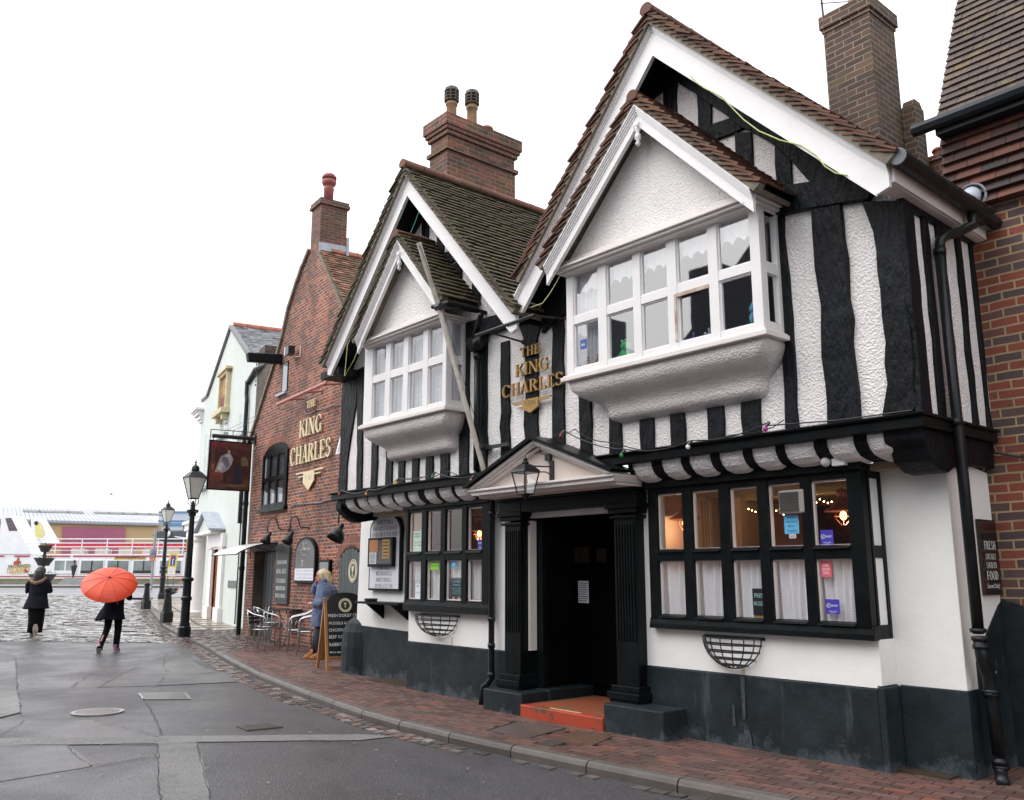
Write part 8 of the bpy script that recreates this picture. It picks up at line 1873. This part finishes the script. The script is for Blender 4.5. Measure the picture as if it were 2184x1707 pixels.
m_.tube([(.02, .16, 1.36), (.03, .24, 1.22), (.06, .25, 1.10), (.22, .11, 1.12)], [.075, .07, .065, .05], 10); m_.tube([(.02, -.16, 1.36), (.03, -.25, 1.22), (.06, -.28, 1.10), (.16, -.18, 1.15)], [.075, .07, .065, .05], 10)
blob('coat', m_, NAVY, t, .014, FU, 3)
m_ = MB(); m_.loft([ring(-.285, .11, .10, .06, .06, 14), ring(-.22, .11, .2, .062, .06, 14), ring(-.10, .105, .36, .07, .065, 14), ring(-.01, .10, .52, .08, .07, 14), ring(0, .09, .9, .11, .10, 14)]); m_.loft([ring(.05, -.08, .09, .065, .06, 14), ring(.08, -.08, .48, .078, .072, 14), ring(0, -.09, .9, .11, .10, 14)]); blob('trousers', m_, BLK, t, .012, FU, 2)
m_ = MB(); m_.ball((.04, 0, 1.56), .115, 14, 9, sc=(1, .9, 1)); m_.loft([ring(-.01, 0, 1.6, .09, .09), ring(-.03, 0, 1.45, .07, .10), ring(-.03, 0, 1.34, .04, .09)]); blob('hair', m_, mk('dark_brown_hair', (.02, .014, .012), (.04, .025, .02), 30, .5), t, .01, FU, 2)
PNK = mk('pink_canvas', (.42, .20, .30), (.35, .16, .25), 10, .8); SOL = mk('white_sole', (.6, .55, .56), None, 10, .7)
def shoe(t, fr, x, y, z, pitch, mat_, sole, dk_=False, k=1.0, yaw=0):
    Ms = MFrame(fr.M @ Matrix.Translation((x, y, z)) @ Matrix.Rotation(yaw, 4, 'Z') @ Matrix.Rotation(pitch, 4, 'Y') @ Matrix.Scale(k, 4))
    m_ = MB(); m_.loft([ring(.05, 0, .025, .13, .045), ring(.05, 0, .05, .13, .045), ring(.03, 0, .085, .10, .042), ring(-.02, 0, .13, .055, .045), ring(-.03, 0, .15, .05, .045)]); m_.build('shoe', mat_, t, sp=Ms, smooth=True)
    m_ = MB(); m_.loft([ring(.05, 0, 0, .14, .05), ring(.05, 0, .028, .142, .051)]); m_.build('sole', sole, t, sp=Ms)
shoe(t, FU, .05, -.08, .0, 0, PNK, SOL); shoe(t, FU, -.28, .13, .10, R(42), PNK, SOL, yaw=R(20))
# umbrella: tilted back towards the camera
ax_ = Vector((-.60, -.24, .76)).normalized(); hub = Vector((-.30, .02, 1.53)); FUu = FU
t = thing('umbrella', 'open red orange umbrella held back over the shoulder by the walking person', 'umbrella', tuple((FU.M @ hub)))
u_ = ax_.cross(Vector((0, 1, 0))).normalized(); v_ = ax_.cross(u_).normalized(); nr = 10; RADIUS, DEPTH = .55, .19
def cpt(a, s_, lift=0): r_ = RADIUS * math.sin(s_ * 1.25) / math.sin(1.25); d_ = DEPTH * (1 - math.cos(s_ * 1.25)) / (1 - math.cos(1.25)); return hub + u_ * r_ * math.cos(a) + v_ * r_ * math.sin(a) - ax_ * (d_ - lift)
m_ = MB(); N1 = 8; per = 6; rg = []
for i in range(N1 + 1):
    s_ = (i + .02) / N1; row = []
    for k in range(nr):
        for j in range(per):
            f_ = j / per; a = 2 * math.pi * (k + f_) / nr; dip = .055 * math.sin(f_ * math.pi) * s_ ** 2; p = cpt(a, s_ * (1 - .035 * math.sin(f_ * math.pi) * s_), -0); row.append(tuple(p - ax_ * dip * .35))
    rg.append(row)
m_.loft(rg, caps=False); RED = mk('red_orange_nylon', (.74, .075, .022), (.68, .06, .018), 3, .45, .25, 4, .01)
cn = m_.build('canopy', RED, t, sp=FU, smooth=True)
m_ = MB()
for k in range(nr): m_.tube([tuple(cpt(2 * math.pi * k / nr, s_ / 8, .002)) for s_ in range(0, 9)], .0032, 4)
m_.build('seams', mk('dark_red_seam', (.30, .015, .012), None, 5, .6), t, sp=FU)
m_ = MB()
for k in range(nr): m_.tube([tuple(cpt(2 * math.pi * k / nr, s_ / 8, -.012)) for s_ in range(0, 9)], .003, 4)
m_.build('ribs', STEEL, t, sp=FU); m_ = MB(); m_.tube([tuple(hub + ax_ * .03), tuple(hub - ax_ * .62)], .007, 6); m_.build('shaft', STEEL, t, sp=FU)
m_ = MB(); m_.tube([tuple(hub + ax_ * .0), tuple(hub + ax_ * .035)], [.016, .008], 8); m_.build('tip', IRON, t, sp=FU)
m_ = MB(); m_.tube([tuple(hub - ax_ * .60), tuple(hub - ax_ * .70)], .018, 8); m_.build('handle', RED, t, sp=FU)
m_ = MB(); m_.box(-.01, .01, -.003, 0, -.16, 0); MS = MFrame(FU.M @ Matrix.Translation((-.16, -.10, 1.12)) @ Matrix.Rotation(R(90), 4, 'Z') @ Matrix.Rotation(R(12), 4, 'Y')); m_.build('strap', RED, t, sp=MS)
def on_canopy(ang, s_, words, nm):
    c_ = cpt(ang, s_); e1 = (cpt(ang + .05, s_) - cpt(ang - .05, s_)).normalized(); e2 = (cpt(ang, s_ - .05) - cpt(ang, s_ + .05)).normalized(); n_ = e1.cross(e2).normalized()
    if n_.dot(ax_) < 0: n_ = -n_; e1 = -e1
    m_ = MB()
    for s2, x, z, h, w_ in words: sans(m_, s2, x, z, h, 0, w_, 'L')
    m_.v = [tuple(c_ + e1 * v[0] + e2 * v[2] + n_ * .012) for v in m_.v]; m_.build(nm, mk('faint_white_print', (.80, .35, .30), None, 5, .6), t, sp=FU)
W3 = [('US', -.05, .0, .035, .04), ('umbrella co', .005, .022, .010, .06), ('city stay', .005, .004, .010, .05)]
for s_name, ang in (('print', None),):
    best = sorted(range(nr), key=lambda k: (cpt(2 * math.pi * (k + .5) / nr, .8)).z)
    for k in (best[0], best[3]): on_canopy(2 * math.pi * (k + .5) / nr, .80, W3, 'print')
# person with the fur hood
pm = G('i', 72, 1359, 0.0)
FM = MFrame(Matrix.Translation(pm) @ Matrix.Rotation(af - R(4), 4, 'Z') @ Matrix.Scale(1.0, 4))
t = thing('person', 'person in dark parka with brown fur hood and long black skirt walking away', 'person', pm)
J = {'pelvis': ((0, 0, .92), .12), 'waist': ((.0, 0, 1.06), .11), 'chest': ((.0, 0, 1.26), .12), 'neck': ((.02, 0, 1.42), .048), 'skull': ((.02, .01, 1.52), .06),
     'lhip': ((0, .09, .86), .08), 'lknee': ((.10, .10, .50), .058), 'lankle': ((.08, .12, .10), .04), 'ltoe': ((.20, .18, .03), .035),
     'rhip': ((0, -.09, .86), .08), 'rknee': ((.02, -.08, .48), .058), 'rankle': ((-.12, -.09, .20), .035), 'rtoe': ((-.12, -.09, .08), .03),
     'lsh': ((.0, .17, 1.34), .058), 'lel': ((.04, .28, 1.12), .043), 'lwrist': ((.24, .12, 1.16), .027), 'rsh': ((.0, -.17, 1.34), .058), 'rel': ((.03, -.25, 1.10), .043), 'rwrist': ((.22, -.10, 1.14), .027)}
E_ = list(E0); hand_joints(J, E_, 'l', J['lwrist'][0], (.3, -.9, 0), (0, .0, 1), .6); hand_joints(J, E_, 'r', J['rwrist'][0], (.3, .9, 0), (0, 0, -1), .6)
body(t, FM, J, E_, (.03, .03, 1.56), (.25, 1, .05), SKIN2)
m_ = MB(); m_.loft([ring(-.02, .0, .68, .21, .30, jag=.05, ph=2), ring(-.02, 0, .80, .19, .27, jag=.03, ph=2), ring(0, 0, .98, .165, .23), ring(.0, 0, 1.12, .155, .215), ring(0, 0, 1.28, .15, .22), ring(0, 0, 1.38, .12, .19), ring(.01, 0, 1.44, .08, .09)])
m_.tube([(0, .16, 1.37), (.0, .27, 1.24), (.03, .31, 1.10), (.22, .15, 1.15)], [.08, .08, .075, .05], 10); m_.tube([(0, -.16, 1.37), (.0, -.24, 1.24), (.02, -.28, 1.10), (.20, -.12, 1.13)], [.08, .08, .075, .05], 10)
m_.loft([ring(-.04, .27, .66, .04, .07, 14), ring(-.02, .2, .85, .07, .08, 14), ring(0, .1, 1.0, .08, .09, 14)]); blob('parka', m_, NAVY, t, .014, FM, 3)
m_ = MB(); m_.loft([ring(.03, .02, .10, .15, .17, jag=.05), ring(.02, 0, .35, .16, .175, jag=.04), ring(0, 0, .7, .165, .20), ring(0, 0, .95, .14, .18)]); m_.build('skirt', BLK, t, sp=FM, smooth=True)
m_ = MB(); m_.tube([(.04, .22, 1.40), (-.05, .20, 1.385), (-.13, .10, 1.32), (-.15, -.02, 1.29), (-.12, -.13, 1.33), (-.03, -.19, 1.42)], [.035, .045, .045, .045, .045, .04], 10); blob('fur_hood', m_, mk_fluffy('brown_fur', (.16, .075, .035), (.32, .17, .08), 60, .03), t, .012, FM, 1)
m_ = MB(); m_.ball((.0, -.01, 1.585), .125, 14, 9, sc=(.95, .95, .95)); m_.loft([ring(-.03, -.01, 1.6, .11, .12), ring(-.05, -.01, 1.48, .11, .13), ring(-.06, 0, 1.36, .09, .12), ring(-.06, 0, 1.30, .05, .08)]); blob('hair', m_, mk('dark_hair', (.018, .014, .016), (.035, .026, .026), 30, .5), t, .01, FM, 2)
shoe(t, FM, .08, .12, .0, 0, SOL, SOL, yaw=R(25)); shoe(t, FM, -.15, -.09, .22, R(78), SOL, mk('beige_sole', (.42, .36, .30), None, 9, .8))

# ------------------------------------------------------------------ quay, ferry and the far shore
quay = 76.0
def FD(d, z=0.0, deg=-49.7): return Frame((FV[0] * d, FV[1] * d), deg, z)
gq = MB(); Q = FD(49.5)
gq.poly([(-70, 0, .33), (60, 0, .33), (60, 21.5, .545), (-70, 21.5, .545)]); struct(gq.build('quay_road', ASPH4, sp=Q))
gl = MB(); gl.poly([(-60, 7.0, .407), (-15.2, 7.0, .407), (-15.2, 7.25, .411), (-60, 7.25, .411)]); gl.poly([(-23, 12.0, .46), (-16, 12.0, .46), (-16, 12.5, .464), (-23, 12.5, .464)]); struct(gl.build('road_marking', WHITE, sp=Q))
Q = FD(71)
kbq = MB(); kbq.box(-70, 60, 0, .3, .3, .70); struct(kbq.build('quay_kerb', KERBM, sp=Q))
pq = MB(); pq.box(-70, 60, .3, 6.6, .2, .72); struct(pq.build('quay_pavement', mk('pale_quay_paving', (.34, .33, .31), (.28, .27, .26), 2, .5), sp=Q))
qw = thing('quay_wall', 'low grey stone quay wall with green growth along its top', 'wall', (-40, 0, .7), FD(77.6))
Q = FD(77.6)
m_ = MB(); m_.box(-50, 60, 0, .5, .2, 1.0); m_.build('wall', mk('grey_green_stone', (.13, .13, .12), (.18, .17, .15), 2, .8), qw, sp=Q)
m_ = MB(); m_.box(-50, 60, .5, .9, .2, 1.22); m_.build('cap', mk('mossy_wall_top', (.12, .13, .05), (.20, .18, .09), 1.2, .9), qw, sp=Q)
wt = MB(); wt.box(-160, 160, 79.2, 330, -1.5, -.5); struct(wt.build('water', mk('harbour_water', (.10, .12, .12), (.13, .15, .14), .2, .15, .3, 2, .05), sp=FD(0.01)))
def post_small(px_, py_, lab, d=76):
    F_ = FD(d); q = F_.P('i', px_, py_); t = thing('quay_post', lab, 'lamp post', (q[0], 0, .7), F_, group='small dark posts on the quay edge')
    m_ = MB(); m_.lathe([(.14, 0), (.12, .3), (.07, .5), (.07, .8), (.10, .85), (.24, 1.5), (.25, 1.62), (.06, 1.8), (.05, 1.9), (.12, 2.0), (.02, 2.12)], q[0], 0, .7, 8); m_.build('post', IRON, t, sp=F_)
    m_ = MB(); m_.prism([(q[0] - 1.1, .72), (q[0] + .9, .72), (q[0] + 1.1, 1.3), (q[0] - .5, 1.3)], -.4, .4); m_.build('stone_foot', mk('pale_foot_stone', (.28, .28, .28), None, 3, .8), t, sp=F_)
post_small(155, 1240, 'dark banner post on the quay edge, left of the umbrella')
FP = FD(62); a = FP.P('i', 323, 1245); b_ = FP.P('i', 325, 1128); t = thing('poster_pole', 'thin grey pole with a dark and orange poster, left of the farther street lamp', 'pole', (a[0], 0, .5), FP)
m_ = MB(); m_.tube([(a[0], 0, .5), (a[0], 0, b_[1])], .10, 8); m_.build('pole', mk('galvanised_pole', (.3, .31, .32), None, 5, .4), t, sp=FP)
q = [FP.P('i', x_, y_) for x_, y_ in ((322, 1172), (334, 1190), (333, 1197))]; m_ = MB(); m_.box(q[0][0], q[1][0], -.14, -.1, q[1][1], q[0][1]); m_.build('dark_poster', mk('dark_poster', (.08, .07, .12), (.3, .3, .35), 3, .5), t, sp=FP); m_ = MB(); m_.box(q[0][0], q[1][0], -.14, -.1, q[2][1], q[1][1]); m_.build('orange_poster', mk('orange_poster', (.6, .2, .08), None, 5, .5), t, sp=FP)
# ferry, side on, alongside
FF = FD(84.0)
fy = thing('ferry', 'white passenger ferry with red seats on its open top deck moored at the quay', 'ferry', (-34, 0, 0), FF)
f = lambda z, *q: [FF.P(z, a, b_) for a, b_ in q]
HW = mk('ferry_white_paint', (.78, .79, .82), (.72, .73, .77), 1.2, .35); FR_ = mk('ferry_red', (.50, .03, .06), (.42, .025, .05), 3, .5); DKW = mk('ferry_window', (.10, .12, .12), (.28, .32, .31), .35, .15)
zd = f('m', (0, 1060))[0][1]; zc = f('m', (0, 1440))[0][1]; xr = 1.5
m_ = MB(); m_.prism([(-70, -.6), (10, -.6), (12, zc), (12.5, zd), (-70, zd)], 0, 7); m_.build('hull', HW, fy, sp=FF)
sz = f('m', (0, 1085), (0, 1108)); m_ = MB()
for a, b_ in ((-100, 72), (250, 505), (790, 1200), (1250, 4500)): xa, xb = f('m', (a, 1095), (b_, 1095)); m_.box(xa[0], min(xb[0], 12), -.06, 0, sz[1][1], sz[0][1])
q = f('m', (0, 1435), (0, 1450)); m_.box(-70, 11.5, -.05, 0, q[1][1], q[0][1]); m_.build('stripe', FR_, fy, sp=FF)
for i, (x0, x1) in enumerate(((945, 1300), (1395, 1750), (1845, 2185), (2290, 2620), (2740, 3080), (3200, 3540))):
    a, b_ = f('m', (x0, 1175), (x1, 1390)); w_ = b_[0] - a[0]; h_ = a[1] - b_[1]; r_ = .12
    m_ = MB(); m_.prism([(a[0] - .1, b_[1] - .1), (b_[0] + .1, b_[1] - .1), (b_[0] + .1, a[1] + .1), (a[0] - .1, a[1] + .1)], -.05, 0); wo_ = m_.build('window', HW, fy, sp=FF, bevel=.08)
    m_ = MB(); m_.box(a[0], b_[0], -.07, -.05, b_[1], a[1]); m_.build('pane', DKW, wo_, sp=FF, bevel=.08)
    m_ = MB(); m_.box(a[0] + w_ * .46, a[0] + w_ * .52, -.09, -.07, b_[1], a[1]); m_.box(a[0], b_[0], -.075, -.069, b_[1], b_[1] + h_ * .22); m_.build('bar', HW if i == 0 else SLAT, wo_, sp=FF)
# top deck: rails, seats, lockers
zt = f('m', (0, 805), (0, 875), (0, 940), (0, 1000)); m_ = MB()
x0 = f('m', (430, 805))[0][0]
for q in zt[:3]: m_.tube([(x0, 0, q[1]), (11, 0, q[1])], .045, 5)
m_.tube([(x0 + 1.2, 0, zt[3][1]), (11, 0, zt[3][1])], .03, 5)
for px_ in (950, 1400, 1830, 2260, 2700, 3130, 3560): x = f('m', (px_, 900))[0][0]; m_.tube([(x, 0, zt[0][1]), (x, 0, zd)], .05, 5)
for z_ in (770, 810): m_.tube([(-70, 0, f('m', (0, z_))[0][1]), (f('m', (40, z_))[0][0], 0, f('m', (0, z_))[0][1])], .05, 5)
m_.build('railing', HW, fy, sp=FF)
s0, s1 = f('m', (0, 860), (0, 950)); x = f('m', (575, 900))[0][0]; i = 0
while x < 9.5:
    if not (f('m', (712, 0))[0][0] < x + .3 < f('m', (768, 0))[0][0]) and not (i > 38 and i % 4 == 3):
        m_ = MB(); m_.box(x, x + .52, 1.5, 1.6, s1[1], s0[1]); m_.box(x, x + .52, 1.0, 1.5, s1[1] - .06, s1[1]); m_.build('seat', FR_, fy, sp=FF, bevel=.03)
    x += .58; i += 1
m_ = MB(); x = f('m', (1240, 0))[0][0]
while x < 9: m_.box(x, x + 1.25, .8, 1.6, zd, f('m', (0, 960))[0][1]); x += 2.25
m_.build('deck_lockers', mk('beige_lockers', (.46, .44, .38), (.4, .38, .33), 2, .6), fy, sp=FF)
q = f('m', (40, 395), (180, 390), (540, 1030), (40, 1060)); m_ = MB(); m_.prism([(q[0][0], q[3][1]), (q[2][0], q[3][1]), (q[1][0], q[0][1]), (q[0][0], q[0][1])], -.1, 2.5); m_.build('funnel_fin', HW, fy, sp=FF)
q = f('m', (100, 450), (205, 445), (312, 665), (165, 668)); m_ = MB(); m_.poly([(a, -.12, b_) for a, b_ in q]); m_.build('louvre_grille', mk('dark_grille', (.07, .05, .06), (.14, .12, .13), 1, .6, stretch=(.01, .01, 8)), fy, sp=FF)
q = [FF.P('m', a, b_, 3.6) for a, b_ in ((525, 430), (650, 430), (905, 870), (545, 870))]; m_ = MB(); m_.prism(q[::-1], 3.6, 5.0); m_.build('aft_fin', HW, fy, sp=FF)
q = [FF.P('m', a, b_, 3.55) for a, b_ in ((590, 560), (690, 520), (760, 720), (690, 790), (560, 860), (610, 700))]; m_ = MB(); m_.poly([(a, 3.55, b_) for a, b_ in q]); m_.build('yellow_emblem', mk('pale_yellow_emblem', (.72, .68, .25), None, 2, .5), fy, sp=FF)
q = FF.P('m', 617, 533, 3.5); m_ = MB(); oval(m_, q[0], q[1], .2, .2, 3.5); m_.build('round_port', SLAT, fy, sp=FF)
# squirrel and name board on the hull
q = f('m', (185, 1255), (495, 1225), (490, 1385), (185, 1415)); m_ = MB(); m_.poly([(a, -.03, b_) for a, b_ in (q[0], q[1], q[2], q[3])]); m_.build('name_board', mk('cream_name_board', (.66, .60, .33), (.6, .55, .3), 2, .6), fy, sp=FF)
a = f('m', (340, 1275))[0]; m_ = MB(); sans(m_, 'BROWNSEA', a[0], a[1] - .1, .30, -.06, 2.1, rot=.05); m_.build('name_lettering', INK, fy, sp=FF)
a = f('m', (320, 1340))[0]; m_ = MB(); sans(m_, 'ISLAND', a[0], a[1] - .2, .5, -.06, 2.1, rot=.06); m_.build('island_lettering', mk('soft_orange_ink', (.62, .34, .2), None, 5, .6), fy, sp=FF)
RS = mk('squirrel_red', (.42, .09, .04), (.35, .07, .03), 5, .7)
for pts in ([(230, 1240), (245, 1190), (290, 1170), (310, 1115), (335, 1125), (325, 1170), (355, 1180), (360, 1215), (310, 1240)], [(420, 1360), (430, 1325), (440, 1300), (455, 1325), (480, 1350), (470, 1375), (430, 1372)]): m_ = MB(); m_.poly([(*([c_[0]]), -.07, c_[1]) for c_ in f('m', *pts)]); m_.build('squirrel_emblem', RS, fy, sp=FF)
q = f('k', (975, 665), (1245, 683)); m_ = MB(); m_.box(q[0][0], q[1][0], -.05, 0, q[1][1], q[0][1]); m_.build('web_board', mk('ochre_board', (.62, .44, .10), None, 5, .6), fy, sp=FF); m_ = MB(); sans(m_, 'www.brownseaislandferries.com', (q[0][0] + q[1][0]) / 2, q[1][1] + .13, .22, -.07, (q[1][0] - q[0][0]) * .94, bold=.02); m_.build('web_lettering', INK, fy, sp=FF)
# warehouse over the water
FWH = FD(150, -.5, -80); whs = thing('warehouse', 'long ochre clad warehouse with a pale corrugated roof and maroon door across the water', 'warehouse', (-60, 0, -.5), FWH)
v = lambda z, *q: [FWH.P(z, a, b_) for a, b_ in q]
OCH = mk('ochre_cladding', (.56, .40, .22), (.50, .35, .18), .12, .7, stretch=(1, 1, .05)); CORR = mk('pale_corrugated_roof', (.42, .43, .47), (.34, .35, .39), .25, .5, stretch=(1, 1, .1))
q = v('k', (-900, 270), (1352, 335), (1352, 800), (-900, 800)); m_ = MB(); m_.box(q[3][0], q[2][0], 0, 18, 0, v('k', (600, 318))[0][1]); m_.build('wall', OCH, whs, sp=FWH)
m_ = MB(); ez, ez2 = v('k', (-900, 278), (1356, 338)); rd = [FWH.P('k', a, b_, 18.0) for a, b_ in ((52, 198), (1350, 243))]; ez_z = (v('k', (0, 302))[0][1] + ez2[1]) / 2; rz_ = (rd[0][1] + rd[1][1]) / 2; xl_, xr_ = ez[0], ez2[0]
for i in range(60):
    a, b_ = xl_ + (xr_ - xl_) * i / 60, xl_ + (xr_ - xl_) * (i + .9) / 60
    m_.hexa([(a, -.6, ez_z - .3), (b_, -.6, ez_z - .3), (b_, 18, rz_ - .3), (a, 18, rz_ - .3), (a, -.6, ez_z), (b_, -.6, ez_z), (b_, 18, rz_), (a, 18, rz_)])
m_.hexa([(xl_, -.5, ez_z - .4), (xr_, -.5, ez_z - .4), (xr_, 18, rz_ - .4), (xl_, 18, rz_ - .4), (xl_, -.5, ez_z - .1), (xr_, -.5, ez_z - .1), (xr_, 18, rz_ - .1), (xl_, 18, rz_ - .1)])
m_.build('roof', CORR, whs, sp=FWH)
for px_ in (275, 398, 520, 642, 876, 993, 1107, 1222, 1335):
    lo, hi = 0.0, 18.0
    for _ in range(30):
        mid = (lo + hi) / 2; x_, z_ = FWH.P('k', px_, 243 + (px_ - 275) * .026, mid)
        if z_ < ez_z + (rz_ - ez_z) * mid / 18: hi = mid
        else: lo = mid
    k_ = (rz_ - ez_z) / 18; m_ = MB(); m_.hexa([(x_ - 1.1, mid - 1.4, z_ - 1.4 * k_), (x_ + 1.1, mid - 1.4, z_ - 1.4 * k_), (x_ + 1.1, mid + 1.4, z_ + 1.4 * k_), (x_ - 1.1, mid + 1.4, z_ + 1.4 * k_), (x_ - 1.1, mid - 1.4, z_ - 1.4 * k_ + .12), (x_ + 1.1, mid - 1.4, z_ - 1.4 * k_ + .12), (x_ + 1.1, mid + 1.4, z_ + 1.4 * k_ + .12), (x_ - 1.1, mid + 1.4, z_ + 1.4 * k_ + .12)]); m_.build('rooflight', mk('grey_rooflight', (.16, .17, .16), None, 2, .6), whs, sp=FWH)
q = v('k', (538, 368), (1068, 376), (1068, 700), (524, 700)); m_ = MB(); m_.prism(q[::-1], -.3, .2); m_.build('maroon_door', mk('maroon_sliding_door', (.38, .12, .19), (.33, .10, .16), .2, .6), whs, sp=FWH)  # maroon paled to put the haze of distance into the colour
FBL = FD(190); bb = thing('blue_trim_shed', 'pale blue grey industrial shed with blue bands behind the street lamps', 'shed', (-38, 0, -.5), FBL); v2 = lambda z, *q: [FBL.P(z, a, b_) for a, b_ in q]
q = v2('k', (1355, 275), (1900, 250)); m_ = MB(); m_.box(q[0][0], 0, 0, 30, 0, q[0][1]); m_.build('wall', mk('pale_blue_cladding', (.50, .56, .64), (.44, .50, .58), .2, .6), bb, sp=FBL)
m_ = MB()
for ya, yb in ((268, 282), (345, 355), (368, 392)): a, b_ = v2('k', (1365, ya), (1365, yb)); m_.box(q[0][0], 0, -.2, 0, b_[1], a[1])
m_.build('blue_band', mk('blue_trim', (.10, .28, .50), None, 3, .5), bb, sp=FBL)
# dark motor yacht and heaps of sand on the far berth
FY = FD(110); yt = thing('motor_yacht', 'dark grey motor yacht with raked masts beyond the ferry', 'yacht', (-38, 0, 0), FY); v3 = lambda *q: [FY.P('k', a, b_) for a, b_ in q]
YG = mk('yacht_charcoal', (.05, .055, .065), (.07, .075, .085), 1, .35); m_ = MB()
m_.prism(v3((1295, 468), (1330, 430), (1700, 425), (1700, 520), (1330, 520))[::-1], 0, 5); m_.build('upper_deck', YG, yt, sp=FY, bevel=.2); m_ = MB(); m_.prism(v3((1400, 520), (1900, 515), (1900, 700), (1480, 700))[::-1], -.5, 6); m_.build('hull', YG, yt, sp=FY)
for a in (1368, 1520): m_ = MB(); m_.prism(v3((a, 340), (a + 22, 345), (a + 48, 430), (a + 22, 430))[::-1], 1, 1.6); m_.build('mast', YG, yt, sp=FY)
m_ = MB(); m_.prism(v3((1510, 482), (1640, 500), (1640, 512), (1505, 490))[::-1], -.6, -.3); m_.build('white_bow_rail', WHITE, yt, sp=FY); m_ = MB(); m_.ball((v3((1440, 462))[0][0], -.3, v3((1440, 462))[0][1]), .38, 12, 8, sc=(.9, .4, 1)); m_.build('radar_dome', WHITE, yt, sp=FY, smooth=True)
FSN = FD(125); a = FSN.P('k', 850, 530); b_ = FSN.P('k', 850, 478); r_ = (FSN.P('k', 985, 530)[0] - FSN.P('k', 690, 530)[0]) / 2; h_ = b_[1] - a[1]; m_ = MB(); m_.lathe([(r_, -.6), (r_ * .96, 0), (r_ * .62, h_ * .55), (r_ * .28, h_ * .93), (r_ * .05, h_)], 0, 0, 0, 26); m_.v = [(a[0] + v_[0], v_[1], a[1] + v_[2]) for v_ in m_.v]
tag(m_.build('sand_heap', mk('orange_sand', (.50, .30, .16), (.44, .26, .13), 1, .95, .5, 3, .2), sp=FSN), 'heap of orange sand in front of the maroon warehouse door', 'sand heap')
q = FSN.P('k', 948, 472, -4); q1 = FSN.P('k', 1150, 535, -4); m_ = MB(); m_.hexa([(q[0], -4.5, q[1] - .9), (q1[0], -4.5, q1[1] - .5), (q1[0], -3.5, q1[1] - .5), (q[0], -3.5, q[1] - .9), (q[0] + .3, -4.5, q[1] + .3), (q1[0], -4.5, q1[1] + .2), (q1[0], -3.5, q1[1] + .2), (q[0] + .3, -3.5, q[1] + .3)])
tag(m_.build('conveyor_arm', mk('conveyor_blue_grey', (.10, .14, .20), None, 2, .5), sp=FSN), 'dark blue conveyor arm rising beside the sand heap', 'conveyor')
q = FD(60).P('k', 948, 121); m_ = MB(); m_.loft([[(q[0] - .35, 0, q[1] + .1), (q[0] - .33, .05, q[1] + .12)], [(q[0], -.02, q[1]), (q[0] + .02, .1, q[1] + .03)], [(q[0] + .35, 0, q[1] + .12), (q[0] + .33, .05, q[1] + .13)]], closed=False, caps=False); m_.ball((q[0], .03, q[1]), .08, 8, 6, sc=(1, 2.2, .8)); tag(m_.build('seagull', mk('gull_grey', (.35, .35, .37), None, 4, .8), sp=FD(60)), 'tiny grey seagull gliding over the harbour', 'bird')
